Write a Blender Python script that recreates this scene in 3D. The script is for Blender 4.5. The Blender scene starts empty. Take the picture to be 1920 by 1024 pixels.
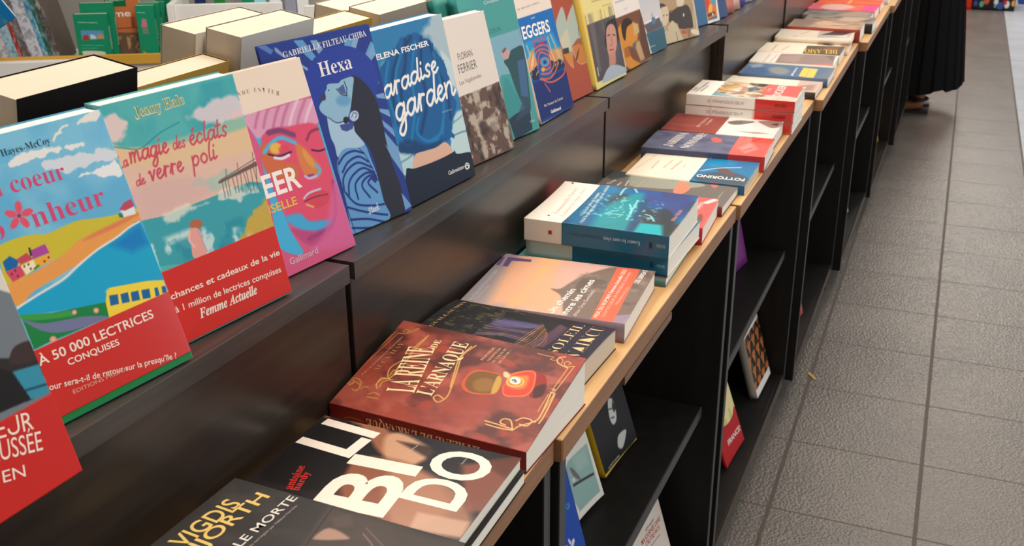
import bpy, bmesh, math, random, unicodedata
import numpy as np
from mathutils import Matrix, Vector

SC = bpy.context.scene
COL = SC.collection

# ---------------------------------------------------------------- camera
F_PX, YAW, PITCH, ROLL, CAM_H = 1970.2575, 0.39518908, 0.38692124, -0.0082176, 1.3453276
fw = Vector((-math.sin(YAW) * math.cos(PITCH), math.cos(YAW) * math.cos(PITCH), -math.sin(PITCH)))
rt = Vector((math.cos(YAW), math.sin(YAW), 0.0))
up = rt.cross(fw)
rt2 = math.cos(ROLL) * rt + math.sin(ROLL) * up
up2 = -math.sin(ROLL) * rt + math.cos(ROLL) * up
cam_data = bpy.data.cameras.new('camera')
cam = bpy.data.objects.new('camera', cam_data)
COL.objects.link(cam)
cam.matrix_world = Matrix(((rt2.x, up2.x, -fw.x, 0), (rt2.y, up2.y, -fw.y, 0), (rt2.z, up2.z, -fw.z, CAM_H), (0, 0, 0, 1)))
cam_data.sensor_fit = 'HORIZONTAL'
cam_data.sensor_width = 36.0
cam_data.lens = F_PX * 36.0 / 1920.0
cam_data.clip_start = 0.02
cam_data.dof.use_dof = True
cam_data.dof.focus_distance = 1.15
cam_data.dof.aperture_fstop = 18.0
SC.camera = cam

# ---------------------------------------------------------------- light and exposure
SC.view_settings.view_transform = 'Standard'
SC.view_settings.look = 'None'
SC.view_settings.gamma = 1.0
SC.view_settings.use_curve_mapping = False
SC.view_settings.exposure = 0.0
world = bpy.data.worlds.new('world')
SC.world = world
world.use_nodes = True
world.node_tree.nodes['Background'].inputs[0].default_value = (1.0, 0.95, 0.90, 1)
world.node_tree.nodes['Background'].inputs[1].default_value = 0.33


def area(name, loc, target, sx, sy, power, color):
    d = bpy.data.lights.new(name, 'AREA')
    d.shape = 'RECTANGLE'
    d.size, d.size_y, d.energy, d.color = sx, sy, power, color
    o = bpy.data.objects.new(name, d)
    COL.objects.link(o)
    o.location = loc
    o.rotation_euler = (Vector(target) - Vector(loc)).to_track_quat('-Z', 'Y').to_euler()
    return o


area('ceiling_lamp_over_table', (-0.55, 1.2, 2.75), (-0.40, 1.2, 0), 0.5, 1.6, 20, (1.0, 0.87, 0.72))
area('ceiling_lamp_over_far_table', (-0.30, 3.6, 2.75), (-0.30, 3.6, 0), 0.5, 1.6, 22, (1.0, 0.87, 0.72))
area('ceiling_lamp_over_aisle', (1.0, 0.6, 2.75), (0.2, 1.2, 0.5), 0.7, 1.8, 24, (1.0, 0.90, 0.78))
area('ceiling_lamp_down_the_aisle', (0.7, 4.8, 2.75), (0.5, 4.8, 0.0), 0.7, 2.0, 20, (1.0, 0.90, 0.80))
area('shop_window_daylight', (3.6, 4.5, 1.7), (0.0, 2.6, 0.6), 3.0, 2.0, 75, (0.78, 0.88, 1.0))
area('ceiling_lamp_far_down_the_aisle', (0.2, 9.4, 2.75), (0.2, 9.4, 0.0), 0.8, 3.6, 110, (1.0, 0.92, 0.82))
area('ceiling_lamp_over_guides', (-1.2, 2.0, 2.6), (-1.5, 2.2, 0.9), 1.0, 1.6, 36, (1.0, 0.97, 0.92))


# ---------------------------------------------------------------- materials
def lin(c):
    return tuple(((x / 255.0) / 12.92 if x / 255.0 <= 0.04045 else ((x / 255.0 + 0.055) / 1.055) ** 2.4) for x in c)


MATS = {}


def mat(name, col=None, rough=0.5, spec=0.5, build=None, coat=0.0):
    if name in MATS:
        return MATS[name]
    m = bpy.data.materials.new(name)
    m.use_nodes = True
    nt = m.node_tree
    b = nt.nodes['Principled BSDF']
    if col is not None:
        b.inputs['Base Color'].default_value = (*lin(col), 1)
    b.inputs['Roughness'].default_value = rough
    b.inputs['Specular IOR Level'].default_value = spec
    b.inputs['Coat Weight'].default_value = coat
    b.inputs['Coat Roughness'].default_value = 0.15
    if build:
        build(nt, b)
    MATS[name] = m
    return m


def N(nt, t, **kw):
    n = nt.nodes.new(t)
    for k, v in kw.items():
        setattr(n, k, v)
    return n


def ramp(nt, fac, stops):
    r = N(nt, 'ShaderNodeValToRGB')
    e = r.color_ramp.elements
    while len(e) < len(stops):
        e.new(0.5)
    for el, (p, c) in zip(e, stops):
        el.position = p
        el.color = (*lin(c), 1)
    nt.links.new(fac, r.inputs[0])
    return r.outputs[0]


def obj_noise(nt, scale, detail=3.0, rough=0.55):
    tc = N(nt, 'ShaderNodeTexCoord')
    mp = N(nt, 'ShaderNodeMapping')
    mp.inputs['Scale'].default_value = scale
    nt.links.new(tc.outputs['Object'], mp.inputs[0])
    n = N(nt, 'ShaderNodeTexNoise')
    n.inputs['Scale'].default_value = 1.0
    n.inputs['Detail'].default_value = detail
    n.inputs['Roughness'].default_value = rough
    nt.links.new(mp.outputs[0], n.inputs['Vector'])
    return n.outputs['Fac']


def bump(nt, b, h, strength, dist):
    bn = N(nt, 'ShaderNodeBump')
    bn.inputs['Strength'].default_value = strength
    bn.inputs['Distance'].default_value = dist
    nt.links.new(h, bn.inputs['Height'])
    nt.links.new(bn.outputs[0], b.inputs['Normal'])


def noise_mat(name, stops, scale, rough=0.5, spec=0.5, detail=3.0, bmp=None):
    def build(nt, b):
        f = obj_noise(nt, scale, detail)
        nt.links.new(ramp(nt, f, stops), b.inputs['Base Color'])
        if bmp:
            bump(nt, b, f, *bmp)
    return mat(name, None, rough, spec, build)


M_WOOD = noise_mat('beech_veneer', [(0.3, (196, 150, 98)), (0.5, (212, 168, 114)), (0.7, (224, 182, 128))], (60, 3, 60), 0.42, 0.4, 5)
M_WOODSHADE = noise_mat('beech_shaded_edge', [(0.3, (132, 92, 62)), (0.7, (154, 110, 76))], (50, 4, 90), 0.5, 0.3, 4)  # same beech, with the shade of the edge faces put into its colour
M_BLACK = noise_mat('black_brown_laminate', [(0.35, (37, 30, 26)), (0.65, (48, 40, 34))], (90, 7, 90), 0.3, 0.5, 4)
M_LEDGE = noise_mat('black_ash_ledge', [(0.35, (52, 48, 45)), (0.65, (66, 61, 57))], (110, 6, 110), 0.33, 0.5, 4)
M_EDGE = mat('worn_black_edge', (64, 62, 60), 0.45, 0.5)
M_CARC = noise_mat('black_carcass_board', [(0.35, (21, 19, 18)), (0.65, (27, 25, 23))], (40, 40, 5), 0.5, 0.25, 3)
M_SHELF_EDGE = mat('dark_grey_shelf_edge', (70, 69, 68), 0.5, 0.3)
M_PAGE = noise_mat('page_edges', [(0.3, (232, 224, 208)), (0.7, (247, 241, 228))], (3, 3, 2600), 0.85, 0.1, 2)
M_PAGEC = noise_mat('cream_page_edges', [(0.3, (206, 190, 168)), (0.7, (216, 201, 180))], (3, 3, 2600), 0.85, 0.1, 2)
M_WHITE = noise_mat('white_painted_board', [(0.3, (226, 222, 216)), (0.7, (236, 232, 226))], (6, 6, 6), 0.55, 0.3, 3)


def art_mat(rough=0.42):
    def build(nt, b):
        a = N(nt, 'ShaderNodeAttribute', attribute_name='Col')
        nt.links.new(a.outputs['Color'], b.inputs['Base Color'])
    return mat('printed_cover_%d' % int(rough * 100), None, rough, 0.12 if rough > .34 else 0.4, build)


def flat_mat(col, rough=0.45):
    col = tuple(int(c) for c in col)
    return mat('ink_%d_%d_%d_%d' % (*col, int(rough * 100)), col, rough, 0.12 if rough > .34 else 0.4)


# ---------------------------------------------------------------- objects
def link(name, me, m=None, parent=None, M=None):
    o = bpy.data.objects.new(name, me)
    COL.objects.link(o)
    if m is not None:
        for x in (m if isinstance(m, (list, tuple)) else [m]):
            me.materials.append(x)
    if parent is not None:
        o.parent = parent
    if M is not None:
        o.matrix_local = M
    return o


def tag(o, label=None, cat=None, group=None, kind=None):
    if label: o['label'] = label
    if cat: o['category'] = cat
    if group: o['group'] = group
    if kind: o['kind'] = kind
    return o


def empty(name, M, label, cat, group=None):
    o = bpy.data.objects.new(name, None)
    COL.objects.link(o)
    o.empty_display_size = 0.05
    o.matrix_world = M
    return tag(o, label, cat, group)


class MB:
    """collects boxes, tubes and lathes into one mesh"""
    def __init__(s):
        s.bm = bmesh.new()

    def box(s, x0, x1, y0, y1, z0, z1, bev=0.0):
        r = bmesh.ops.create_cube(s.bm, size=1.0)
        vs = r['verts']
        for v in vs:
            v.co = Vector((x0 + (v.co.x + .5) * (x1 - x0), y0 + (v.co.y + .5) * (y1 - y0), z0 + (v.co.z + .5) * (z1 - z0)))
        if bev:
            es = list({e for v in vs for e in v.link_edges})
            bmesh.ops.bevel(s.bm, geom=es, offset=bev, segments=2, affect='EDGES', profile=0.5)
        return s

    def prism(s, pts, z0, z1):
        a = [s.bm.verts.new((p[0], p[1], z0)) for p in pts]
        b = [s.bm.verts.new((p[0], p[1], z1)) for p in pts]
        n = len(pts)
        s.bm.faces.new(a[::-1]); s.bm.faces.new(b)
        for i in range(n):
            s.bm.faces.new((a[i], a[(i + 1) % n], b[(i + 1) % n], b[i]))
        return s

    def tube(s, pts, rad, seg=10):
        rings = []
        pts = [Vector(p) for p in pts]
        for i, p in enumerate(pts):
            d = (pts[min(i + 1, len(pts) - 1)] - pts[max(i - 1, 0)]).normalized()
            a = d.orthogonal().normalized() if i == 0 else (a - d * a.dot(d)).normalized()
            b = d.cross(a)
            r = rad[i] if isinstance(rad, (list, tuple)) else rad
            rings.append([s.bm.verts.new(p + r * (math.cos(t) * a + math.sin(t) * b)) for t in np.linspace(0, 2 * math.pi, seg, endpoint=False)])
        for q, w in zip(rings, rings[1:]):
            for k in range(seg):
                s.bm.faces.new((q[k], q[(k + 1) % seg], w[(k + 1) % seg], w[k]))
        s.bm.faces.new(rings[0][::-1]); s.bm.faces.new(rings[-1])
        return s

    def build(s, name, m, parent=None, smooth=False, M=None):
        bmesh.ops.recalc_face_normals(s.bm, faces=s.bm.faces)
        me = bpy.data.meshes.new(name)
        s.bm.to_mesh(me); s.bm.free()
        if smooth:
            me.polygons.foreach_set('use_smooth', [True] * len(me.polygons))
        return link(name, me, m, parent, M)


# ---------------------------------------------------------------- lettering
_UP = 'ABCDEFGHIJKLMNOPQRSTUVWXYZ'
_STY = {'serif': (0x1D400, 0x1D41A, 0x1D7CE), 'script': (0x1D4D0, 0x1D4EA, None), 'mono': (0x1D670, 0x1D68A, 0x1D7F6), 'italic': (0x1D468, 0x1D482, None)}
_FO = None
_TC = {}


def _map(s, font):
    if font not in _STY:
        return s
    A, a, d = _STY[font]
    o = ''
    for ch in s:
        if ch in _UP: o += chr(A + ord(ch) - 65)
        elif 'a' <= ch <= 'z': o += chr(a + ord(ch) - 97)
        elif ch.isdigit() and d: o += chr(d + int(ch))
        else: o += ch
    return o


def _raw(s, bold):
    global _FO
    k = (s, bold)
    if k in _TC:
        return _TC[k]
    if _FO is None:
        _FO = bpy.data.objects.new('lettering', bpy.data.curves.new('lettering', 'FONT'))
        COL.objects.link(_FO)
    c = _FO.data
    c.body, c.offset, c.resolution_u, c.fill_mode = s, bold, 4, 'FRONT'
    dg = bpy.context.evaluated_depsgraph_get()
    dg.update()
    ev = _FO.evaluated_get(dg)
    me = ev.to_mesh()
    v = np.empty(len(me.vertices) * 3, np.float32)
    me.vertices.foreach_get('co', v)
    fs = [tuple(p.vertices) for p in me.polygons]
    ev.to_mesh_clear()
    _TC[k] = (v.reshape(-1, 3)[:, :2].astype(float), fs)
    return _TC[k]


def text_mesh(s, font='sans', bold=0.0):
    """verts (cap height 1, starting at x 0), faces, width"""
    s = s.replace('œ', 'oe').replace('Œ', 'OE') if font in _STY else s
    marks, base = [], ''
    if font in _STY:
        for ch in s:
            d = unicodedata.normalize('NFD', ch)
            if len(d) > 1:
                marks.append((len(base), d[1], ch.isupper()))
            base += d[0]
    else:
        base = s
    m = _map(base, font)
    fat = 0.0
    if font == 'script': fat, bold = max(bold, 0.0), min(bold, 0.0)
    cap = _raw(_map('H', font), 0)[0][:, 1].max()
    v, f = _raw(m, bold)
    if not len(v):
        return np.zeros((0, 2)), [], 0.0
    v = v.copy(); f = list(f)
    x0, x1 = v[:, 0].min(), v[:, 0].max()
    for i, mk, big in marks:
        a = _raw(m[:i] + '|', 0)[0][:, 0].max() if i else x0
        b = _raw(m[:i + 1], 0)[0][:, 0].max()
        cx, cy, q = (a + b) / 2, (cap * 1.12 if big else cap * 0.80), cap * .09
        n = len(v)
        sg = {'\u0301': 1, '\u0300': -1}.get(mk, 0)
        quad = [(cx - q - sg * q, cy), (cx + q * .4 - sg * q, cy), (cx + q + sg * q, cy + 2 * q), (cx - q * .2 + sg * q, cy + 2 * q)]
        v = np.vstack([v, quad]); f.append((n, n + 1, n + 2, n + 3))
    if fat:      # heavier weight: the letters repeated a hair to every side
        v0, f0, n = v, f, len(v)
        for k in range(8):
            a = math.pi * k / 4
            v = np.vstack([v, v0 + (fat * math.cos(a), fat * math.sin(a))])
            f = f + [tuple(i + n * (k + 1) for i in q) for q in f0]
    v[:, 0] -= x0
    return v / cap, f, (x1 - x0) / cap


# ---------------------------------------------------------------- painted covers (colour per mesh point)
def vnoise(X, Y, seed):
    """smooth value noise, X and Y in cells"""
    xi, yi = np.floor(X).astype(int), np.floor(Y).astype(int)
    fx, fy = X - xi, Y - yi
    fx, fy = fx * fx * (3 - 2 * fx), fy * fy * (3 - 2 * fy)
    def h(a, b):
        n = (a * 374761393 + b * 668265263 + seed * 982451653) & 0xffffffff
        n = ((n ^ (n >> 13)) * 1274126177) & 0xffffffff
        return ((n ^ (n >> 16)) & 0xffff) / 65535.0
    return (h(xi, yi) * (1 - fx) + h(xi + 1, yi) * fx) * (1 - fy) + (h(xi, yi + 1) * (1 - fx) + h(xi + 1, yi + 1) * fx) * fy


def fbm(X, Y, seed, o=4):
    t, a, s = 0.0, 0.5, 0.0
    for k in range(o):
        t = t + a * vnoise(X * 2 ** k, Y * 2 ** k, seed + k)
        s += a
        a *= .5
    return t / s


class Cv:
    def __init__(s, w, h, res, base):
        s.w, s.h, s.res = w, h, res
        s.nx, s.ny = max(2, int(round(w / res)) + 1), max(2, int(round(h / res)) + 1)
        s.X, s.Y = np.meshgrid(np.linspace(0, w, s.nx), np.linspace(0, h, s.ny))
        s.C = np.empty((s.ny, s.nx, 3)); s.C[:] = base
        s.texts = []

    def put(s, a, col, sl=None):
        C = s.C if sl is None else s.C[sl]
        C += a[..., None] * (np.asarray(col, float) - C)

    def _sl(s, P, m):
        lo, hi = P.min(0) - m, P.max(0) + m
        i0, i1 = int(max(0, lo[0] / s.w * (s.nx - 1))), int(min(s.nx, hi[0] / s.w * (s.nx - 1) + 2))
        j0, j1 = int(max(0, lo[1] / s.h * (s.ny - 1))), int(min(s.ny, hi[1] / s.h * (s.ny - 1) + 2))
        return (slice(j0, j1), slice(i0, i1)) if i1 > i0 and j1 > j0 else None

    def _dist(s, P, sl, closed):
        X, Y = s.X[sl], s.Y[sl]
        d = np.full(X.shape, 1e9); ins = np.zeros(X.shape, bool)
        n = len(P)
        for i in range(n if closed else n - 1):
            a, b = P[i], P[(i + 1) % n]
            e = b - a
            L = e @ e + 1e-18
            t = np.clip(((X - a[0]) * e[0] + (Y - a[1]) * e[1]) / L, 0, 1)
            d = np.minimum(d, (X - a[0] - t * e[0]) ** 2 + (Y - a[1] - t * e[1]) ** 2)
            if closed and a[1] != b[1]:
                ins ^= ((a[1] > Y) != (b[1] > Y)) & (X < (b[0] - a[0]) * (Y - a[1]) / (b[1] - a[1]) + a[0])
        return np.sqrt(d), ins

    def _pts(s, L):
        return np.array(L, float).reshape(-1, 2) * (s.w, s.h)

    def poly(s, col, soft, L, alpha=1.0, jit=0.0):
        P = s._pts(L)
        if len(P) >= 9 or (soft > 0 and len(P) >= 5):      # organic outline: rounded corners
            Q = np.vstack([P[-1:], P, P[:2]]); o = []
            for i in range(1, len(Q) - 2):
                for t in (0, .25, .5, .75):
                    o.append(.5 * ((2 * Q[i]) + (-Q[i - 1] + Q[i + 1]) * t + (2 * Q[i - 1] - 5 * Q[i] + 4 * Q[i + 1] - Q[i + 2]) * t * t + (-Q[i - 1] + 3 * Q[i] - 3 * Q[i + 1] + Q[i + 2]) * t ** 3))
            P = np.array(o)
        soft = max(soft, s.res)
        sl = s._sl(P, soft + jit)
        if sl is None: return
        d, ins = s._dist(P, sl, True)
        d = np.where(ins, d, -d)
        if jit:      # watercolour edge
            q = 1 / (jit * 2.2)
            d = d + jit * 2.4 * (fbm(s.X[sl] * q, s.Y[sl] * q, int(P[0, 0] * 1e5) % 997, 4) - .5)
        s.put(np.clip(.5 + d / soft, 0, 1) * alpha, col, sl)

    def line(s, col, wid, soft, L, alpha=1.0, smooth=True):
        P = s._pts(L); soft = max(soft, s.res)
        if smooth and len(P) > 2:
            Q = np.vstack([2 * P[0] - P[1], P, 2 * P[-1] - P[-2]]); o = []
            for i in range(1, len(Q) - 2):
                for t in np.linspace(0, 1, 5, endpoint=False):
                    o.append(.5 * ((2 * Q[i]) + (-Q[i - 1] + Q[i + 1]) * t + (2 * Q[i - 1] - 5 * Q[i] + 4 * Q[i + 1] - Q[i + 2]) * t * t + (-Q[i - 1] + 3 * Q[i] - 3 * Q[i + 1] + Q[i + 2]) * t ** 3))
            P = np.array(o + [Q[-2]])
        sl = s._sl(P, wid + soft)
        if sl is None: return
        d, _ = s._dist(P, sl, False)
        s.put(np.clip(.5 + (wid / 2 - d) / soft, 0, 1) * alpha, col, sl)

    def ops(s, L):
        for o in L:
            k = o[0]
            if k == 'p': s.poly(*o[1:])
            elif k == 'l': s.line(*o[1:])
            elif k == 'g':      # gradient between two points: col0, col1, u0,v0,u1,v1
                a = np.array(o[3:5]) * (s.w, s.h); b = np.array(o[5:7]) * (s.w, s.h); e = b - a
                t = np.clip(((s.X - a[0]) * e[0] + (s.Y - a[1]) * e[1]) / (e @ e), 0, 1)[..., None]
                s.C[:] = np.array(o[1]) * (1 - t) + np.array(o[2]) * t
            elif k == 'n':      # blotches of a colour: col, sx, sy (cells), lo, hi, seed, u0,v0,u1,v1, alpha
                col, sx, sy, lo, hi, seed, u0, v0, u1, v1, al = o[1:]
                U, V = s.X / s.w, s.Y / s.h
                f = fbm(U * sx, V * sy, seed)
                e = .02
                m = np.clip((U - u0) / e, 0, 1) * np.clip((u1 - U) / e, 0, 1) * np.clip((V - v0) / e, 0, 1) * np.clip((v1 - V) / e, 0, 1)
                s.put(np.clip((f - lo) / (hi - lo), 0, 1) * m * al, col)
            elif k == 't':
                s.texts.append(o[1:])


def lin_arr(C):
    c = np.clip(C, 0, 255) / 255.0
    return np.where(c <= .04045, c / 12.92, ((c + .055) / 1.055) ** 2.4)


def sheet(name, cv, fmap, rough, parent, thick=0.0004, M=None):
    """a printed sheet: grid of coloured points, rim, and its lettering, all one mesh. fmap(X, Y, dz) -> local xyz arrays"""
    ny, nx = cv.ny, cv.nx
    top = fmap(cv.X.ravel(), cv.Y.ravel(), 0.0)
    idx = np.arange(nx * ny).reshape(ny, nx)
    q = np.stack([idx[:-1, :-1], idx[:-1, 1:], idx[1:, 1:], idx[1:, :-1]], -1).reshape(-1, 4)
    ring = np.concatenate([idx[0, :], idx[1:, -1], idx[-1, -2::-1], idx[-2:0:-1, 0]])
    low = fmap(cv.X.ravel()[ring], cv.Y.ravel()[ring], -thick)
    n0, nr = nx * ny, len(ring)
    r2 = n0 + np.arange(nr)
    rq = np.stack([ring, r2, np.roll(r2, -1), np.roll(ring, -1)], -1)
    V = [top, low]; nv = n0 + nr
    faces = [q, rq]
    C = cv.C.reshape(-1, 3)
    cols = [C, C[ring]]
    mats = [art_mat(rough)]
    poly_extra, mi_extra = [], []
    for (s, col, font, bold, u0, v0, u1, v1, cap) in cv.texts:
        tv, tf, wd = text_mesh(s, font, bold)
        if not len(tv): continue
        a = np.array((u0 * cv.w, v0 * cv.h)); b = np.array((u1 * cv.w, v1 * cv.h))
        e = b - a; L = np.linalg.norm(e); e /= L; nn = np.array((-e[1], e[0]))
        P = a + tv[:, :1] * (L / wd) * e + tv[:, 1:] * cap * nn
        keep = (P[:, 0] > 0) & (P[:, 0] < cv.w) & (P[:, 1] > 0) & (P[:, 1] < cv.h)
        V.append(fmap(P[:, 0], P[:, 1], 0.00015 + 0.00003 * (np.arange(len(P)) * 9 // len(P)) * (font == 'script')))
        m = flat_mat(col, rough)
        if m not in mats: mats.append(m)
        for f in tf:
            if all(keep[i] for i in f):
                poly_extra.append([i + nv for i in f]); mi_extra.append(mats.index(m))
        cols.append(np.full((len(P), 3), 128.0)); nv += len(P)
    V = np.vstack(V)
    Q = np.vstack(faces)
    loops = np.concatenate([Q.ravel(), np.array([i for f in poly_extra for i in f], int)]).astype(np.int32)
    tot = np.concatenate([np.full(len(Q), 4), np.array([len(f) for f in poly_extra], int)]).astype(np.int32)
    start = np.concatenate([[0], np.cumsum(tot)[:-1]]).astype(np.int32)
    me = bpy.data.meshes.new(name)
    me.vertices.add(len(V)); me.vertices.foreach_set('co', V.astype(np.float32).ravel())
    me.loops.add(len(loops)); me.loops.foreach_set('vertex_index', loops)
    me.polygons.add(len(tot)); me.polygons.foreach_set('loop_start', start); me.polygons.foreach_set('loop_total', tot)
    me.polygons.foreach_set('material_index', np.concatenate([np.zeros(len(Q), int), np.array(mi_extra, int)]).astype(np.int32))
    me.update(calc_edges=True)
    at = me.color_attributes.new('Col', 'FLOAT_COLOR', 'POINT')
    rgba = np.ones((len(V), 4), np.float32); rgba[:, :3] = lin_arr(np.vstack(cols))
    at.data.foreach_set('color', rgba.ravel())
    if len(Q):
        sm = np.zeros(len(tot), bool); sm[:(nx - 1) * (ny - 1)] = True
        me.polygons.foreach_set('use_smooth', sm)
    return link(name, me, mats, parent, M)


# ---------------------------------------------------------------- books
# a book's own axes: x from spine to fore edge, y from foot to head, z from back cover to front cover
def lying(x, y, yaw, zb, tilt=0.0):
    yaw = math.radians(yaw)
    r = Vector((-math.sin(yaw), math.cos(yaw), 0)); u = Vector((-math.cos(yaw), -math.sin(yaw), 0)); o = Vector((0, 0, 1))
    if tilt:
        R = Matrix.Rotation(tilt, 3, u)
        r2 = R @ r
        if r2.z < 0: R = Matrix.Rotation(-tilt, 3, u); r2 = R @ r
        r, o = r2, R @ o
    return Matrix(((r.x, u.x, o.x, x), (r.y, u.y, o.y, y), (r.z, u.z, o.z, zb), (0, 0, 0, 1)))


def resting(P, t):
    x, y, yaw, lean, w, h, roll, z = P
    yaw, lean, roll = math.radians(yaw), math.radians(lean), math.radians(roll)
    d = Vector((math.sin(yaw), math.cos(yaw), 0)); n = Vector((-math.cos(yaw), math.sin(yaw), 0))
    u = Vector((0, 0, 1)) * math.cos(lean) + n * math.sin(lean)
    d, u = d * math.cos(roll) + u * math.sin(roll), u * math.cos(roll) - d * math.sin(roll)
    o = d.cross(u)
    p = Vector((x, y, z)) - d * w - o * t
    return Matrix(((d.x, u.x, o.x, p.x), (d.y, u.y, o.y, p.y), (d.z, u.z, o.z, p.z), (0, 0, 0, 1)))


def standing(x, y, z, yaw, lean, w, t):
    """(x, y): foot of the fore edge of the front cover, facing +x turned by yaw and leaning back by lean; z: what it stands on"""
    yaw, lean = math.radians(yaw), math.radians(lean)
    d = Vector((math.sin(yaw), math.cos(yaw), 0)); n = Vector((-math.cos(yaw), math.sin(yaw), 0))
    u = Vector((0, 0, 1)) * math.cos(lean) + n * math.sin(lean)
    o = d.cross(u)
    p = Vector((x, y, z)) - d * w + Vector((0, 0, t * math.sin(lean))) - o * t
    return Matrix(((d.x, u.x, o.x, p.x), (d.y, u.y, o.y, p.y), (d.z, u.z, o.z, p.z), (0, 0, 0, 1)))


def book(name, label, M, w, h, t, cover=(200, 200, 200), art=None, spine=None, spine_art=None, back=None, page=None, curl=(0, 2), res=0.0016,
         rough=0.42, band=None, group=None, cat='book', inset=0.0012, shear=0.0):
    A = ART.get(art, {}) if art else {}
    root = empty(name, M, label, cat, group)
    ca, cp = curl
    cz = lambda X, Y=0: ca * np.clip(np.asarray(X, float) / w, 0, 1) ** cp
    ct = 0.0005
    # pages: a block whose top follows the cover
    bm = bmesh.new()
    nx = 10 if ca else 1
    xs = np.linspace(0.0006, w - inset, nx + 1)
    rows = []
    for x in xs:
        zt = t - ct + float(cz(x)) * (0.85 if ca > 0 else 1.0)
        yb, yt = (t - ct) * shear, (t - zt) * shear      # a standing paperback slumps: its leaves slide so that foot and head stay level
        rows.append([bm.verts.new((x, inset + yb, ct)), bm.verts.new((x, h - inset + yb, ct)), bm.verts.new((x, h - inset + yt, zt)), bm.verts.new((x, inset + yt, zt))])
    for a, b in zip(rows, rows[1:]):
        for k in range(4):
            bm.faces.new((a[k], a[(k + 1) % 4], b[(k + 1) % 4], b[k]))
    bm.faces.new(rows[0]); bm.faces.new(rows[-1][::-1])
    bmesh.ops.recalc_face_normals(bm, faces=bm.faces)
    me = bpy.data.meshes.new('page_block'); bm.to_mesh(me); bm.free()
    link('page_block', me, page or M_PAGE, root)
    # covers
    cv = Cv(w, h, res, A.get('base', cover)); cv.ops(A.get('ops', []))
    fm = lambda X, Y, dz: np.stack([X, Y, t + cz(X) + dz], -1)
    sheet('front_cover', cv, fm, rough, root, ct)
    MB().box(0, w, t * shear, h + t * shear, 0, ct).build('back_cover', flat_mat(back or spine or cover, rough), root)
    S = ART.get(spine_art, {}) if spine_art else {}
    sv = Cv(h, t, res if S else 0.01, S.get('base', spine or cover)); sv.ops(S.get('ops', []))
    sheet('spine', sv, lambda X, Y, dz: np.stack([-0.0005 - dz + 0 * X, X + Y * shear, t - Y], -1), rough, root, ct)
    B = A.get('band') if band is None else band
    if B:
        y0, y1 = B['y0'] * h, B['y1'] * h
        bv = Cv(w + 0.0006, y1 - y0, B.get('res', res), B.get('base', (200, 40, 35))); bv.ops(B.get('ops', []))
        bo = sheet('paper_band', bv, lambda X, Y, dz: np.stack([X - 0.0006, Y + y0, t + cz(X) + 0.0006 + dz], -1), B.get('rough', 0.3), root, 0.0003)
        bo['label'] = B.get('label', 'printed paper band')
        if B.get('sp') is not None:
            wv = Cv(y1 - y0, t + .0006, B.get('res', res), B['sp']); wv.ops(B.get('spops', []))
            so = sheet('band_spine', wv, lambda X, Y, dz: np.stack([-0.0011 - dz + 0 * X, X + y0, t + .0006 - Y], -1), B.get('rough', 0.3), bo, 0.0003)
    return root
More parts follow.
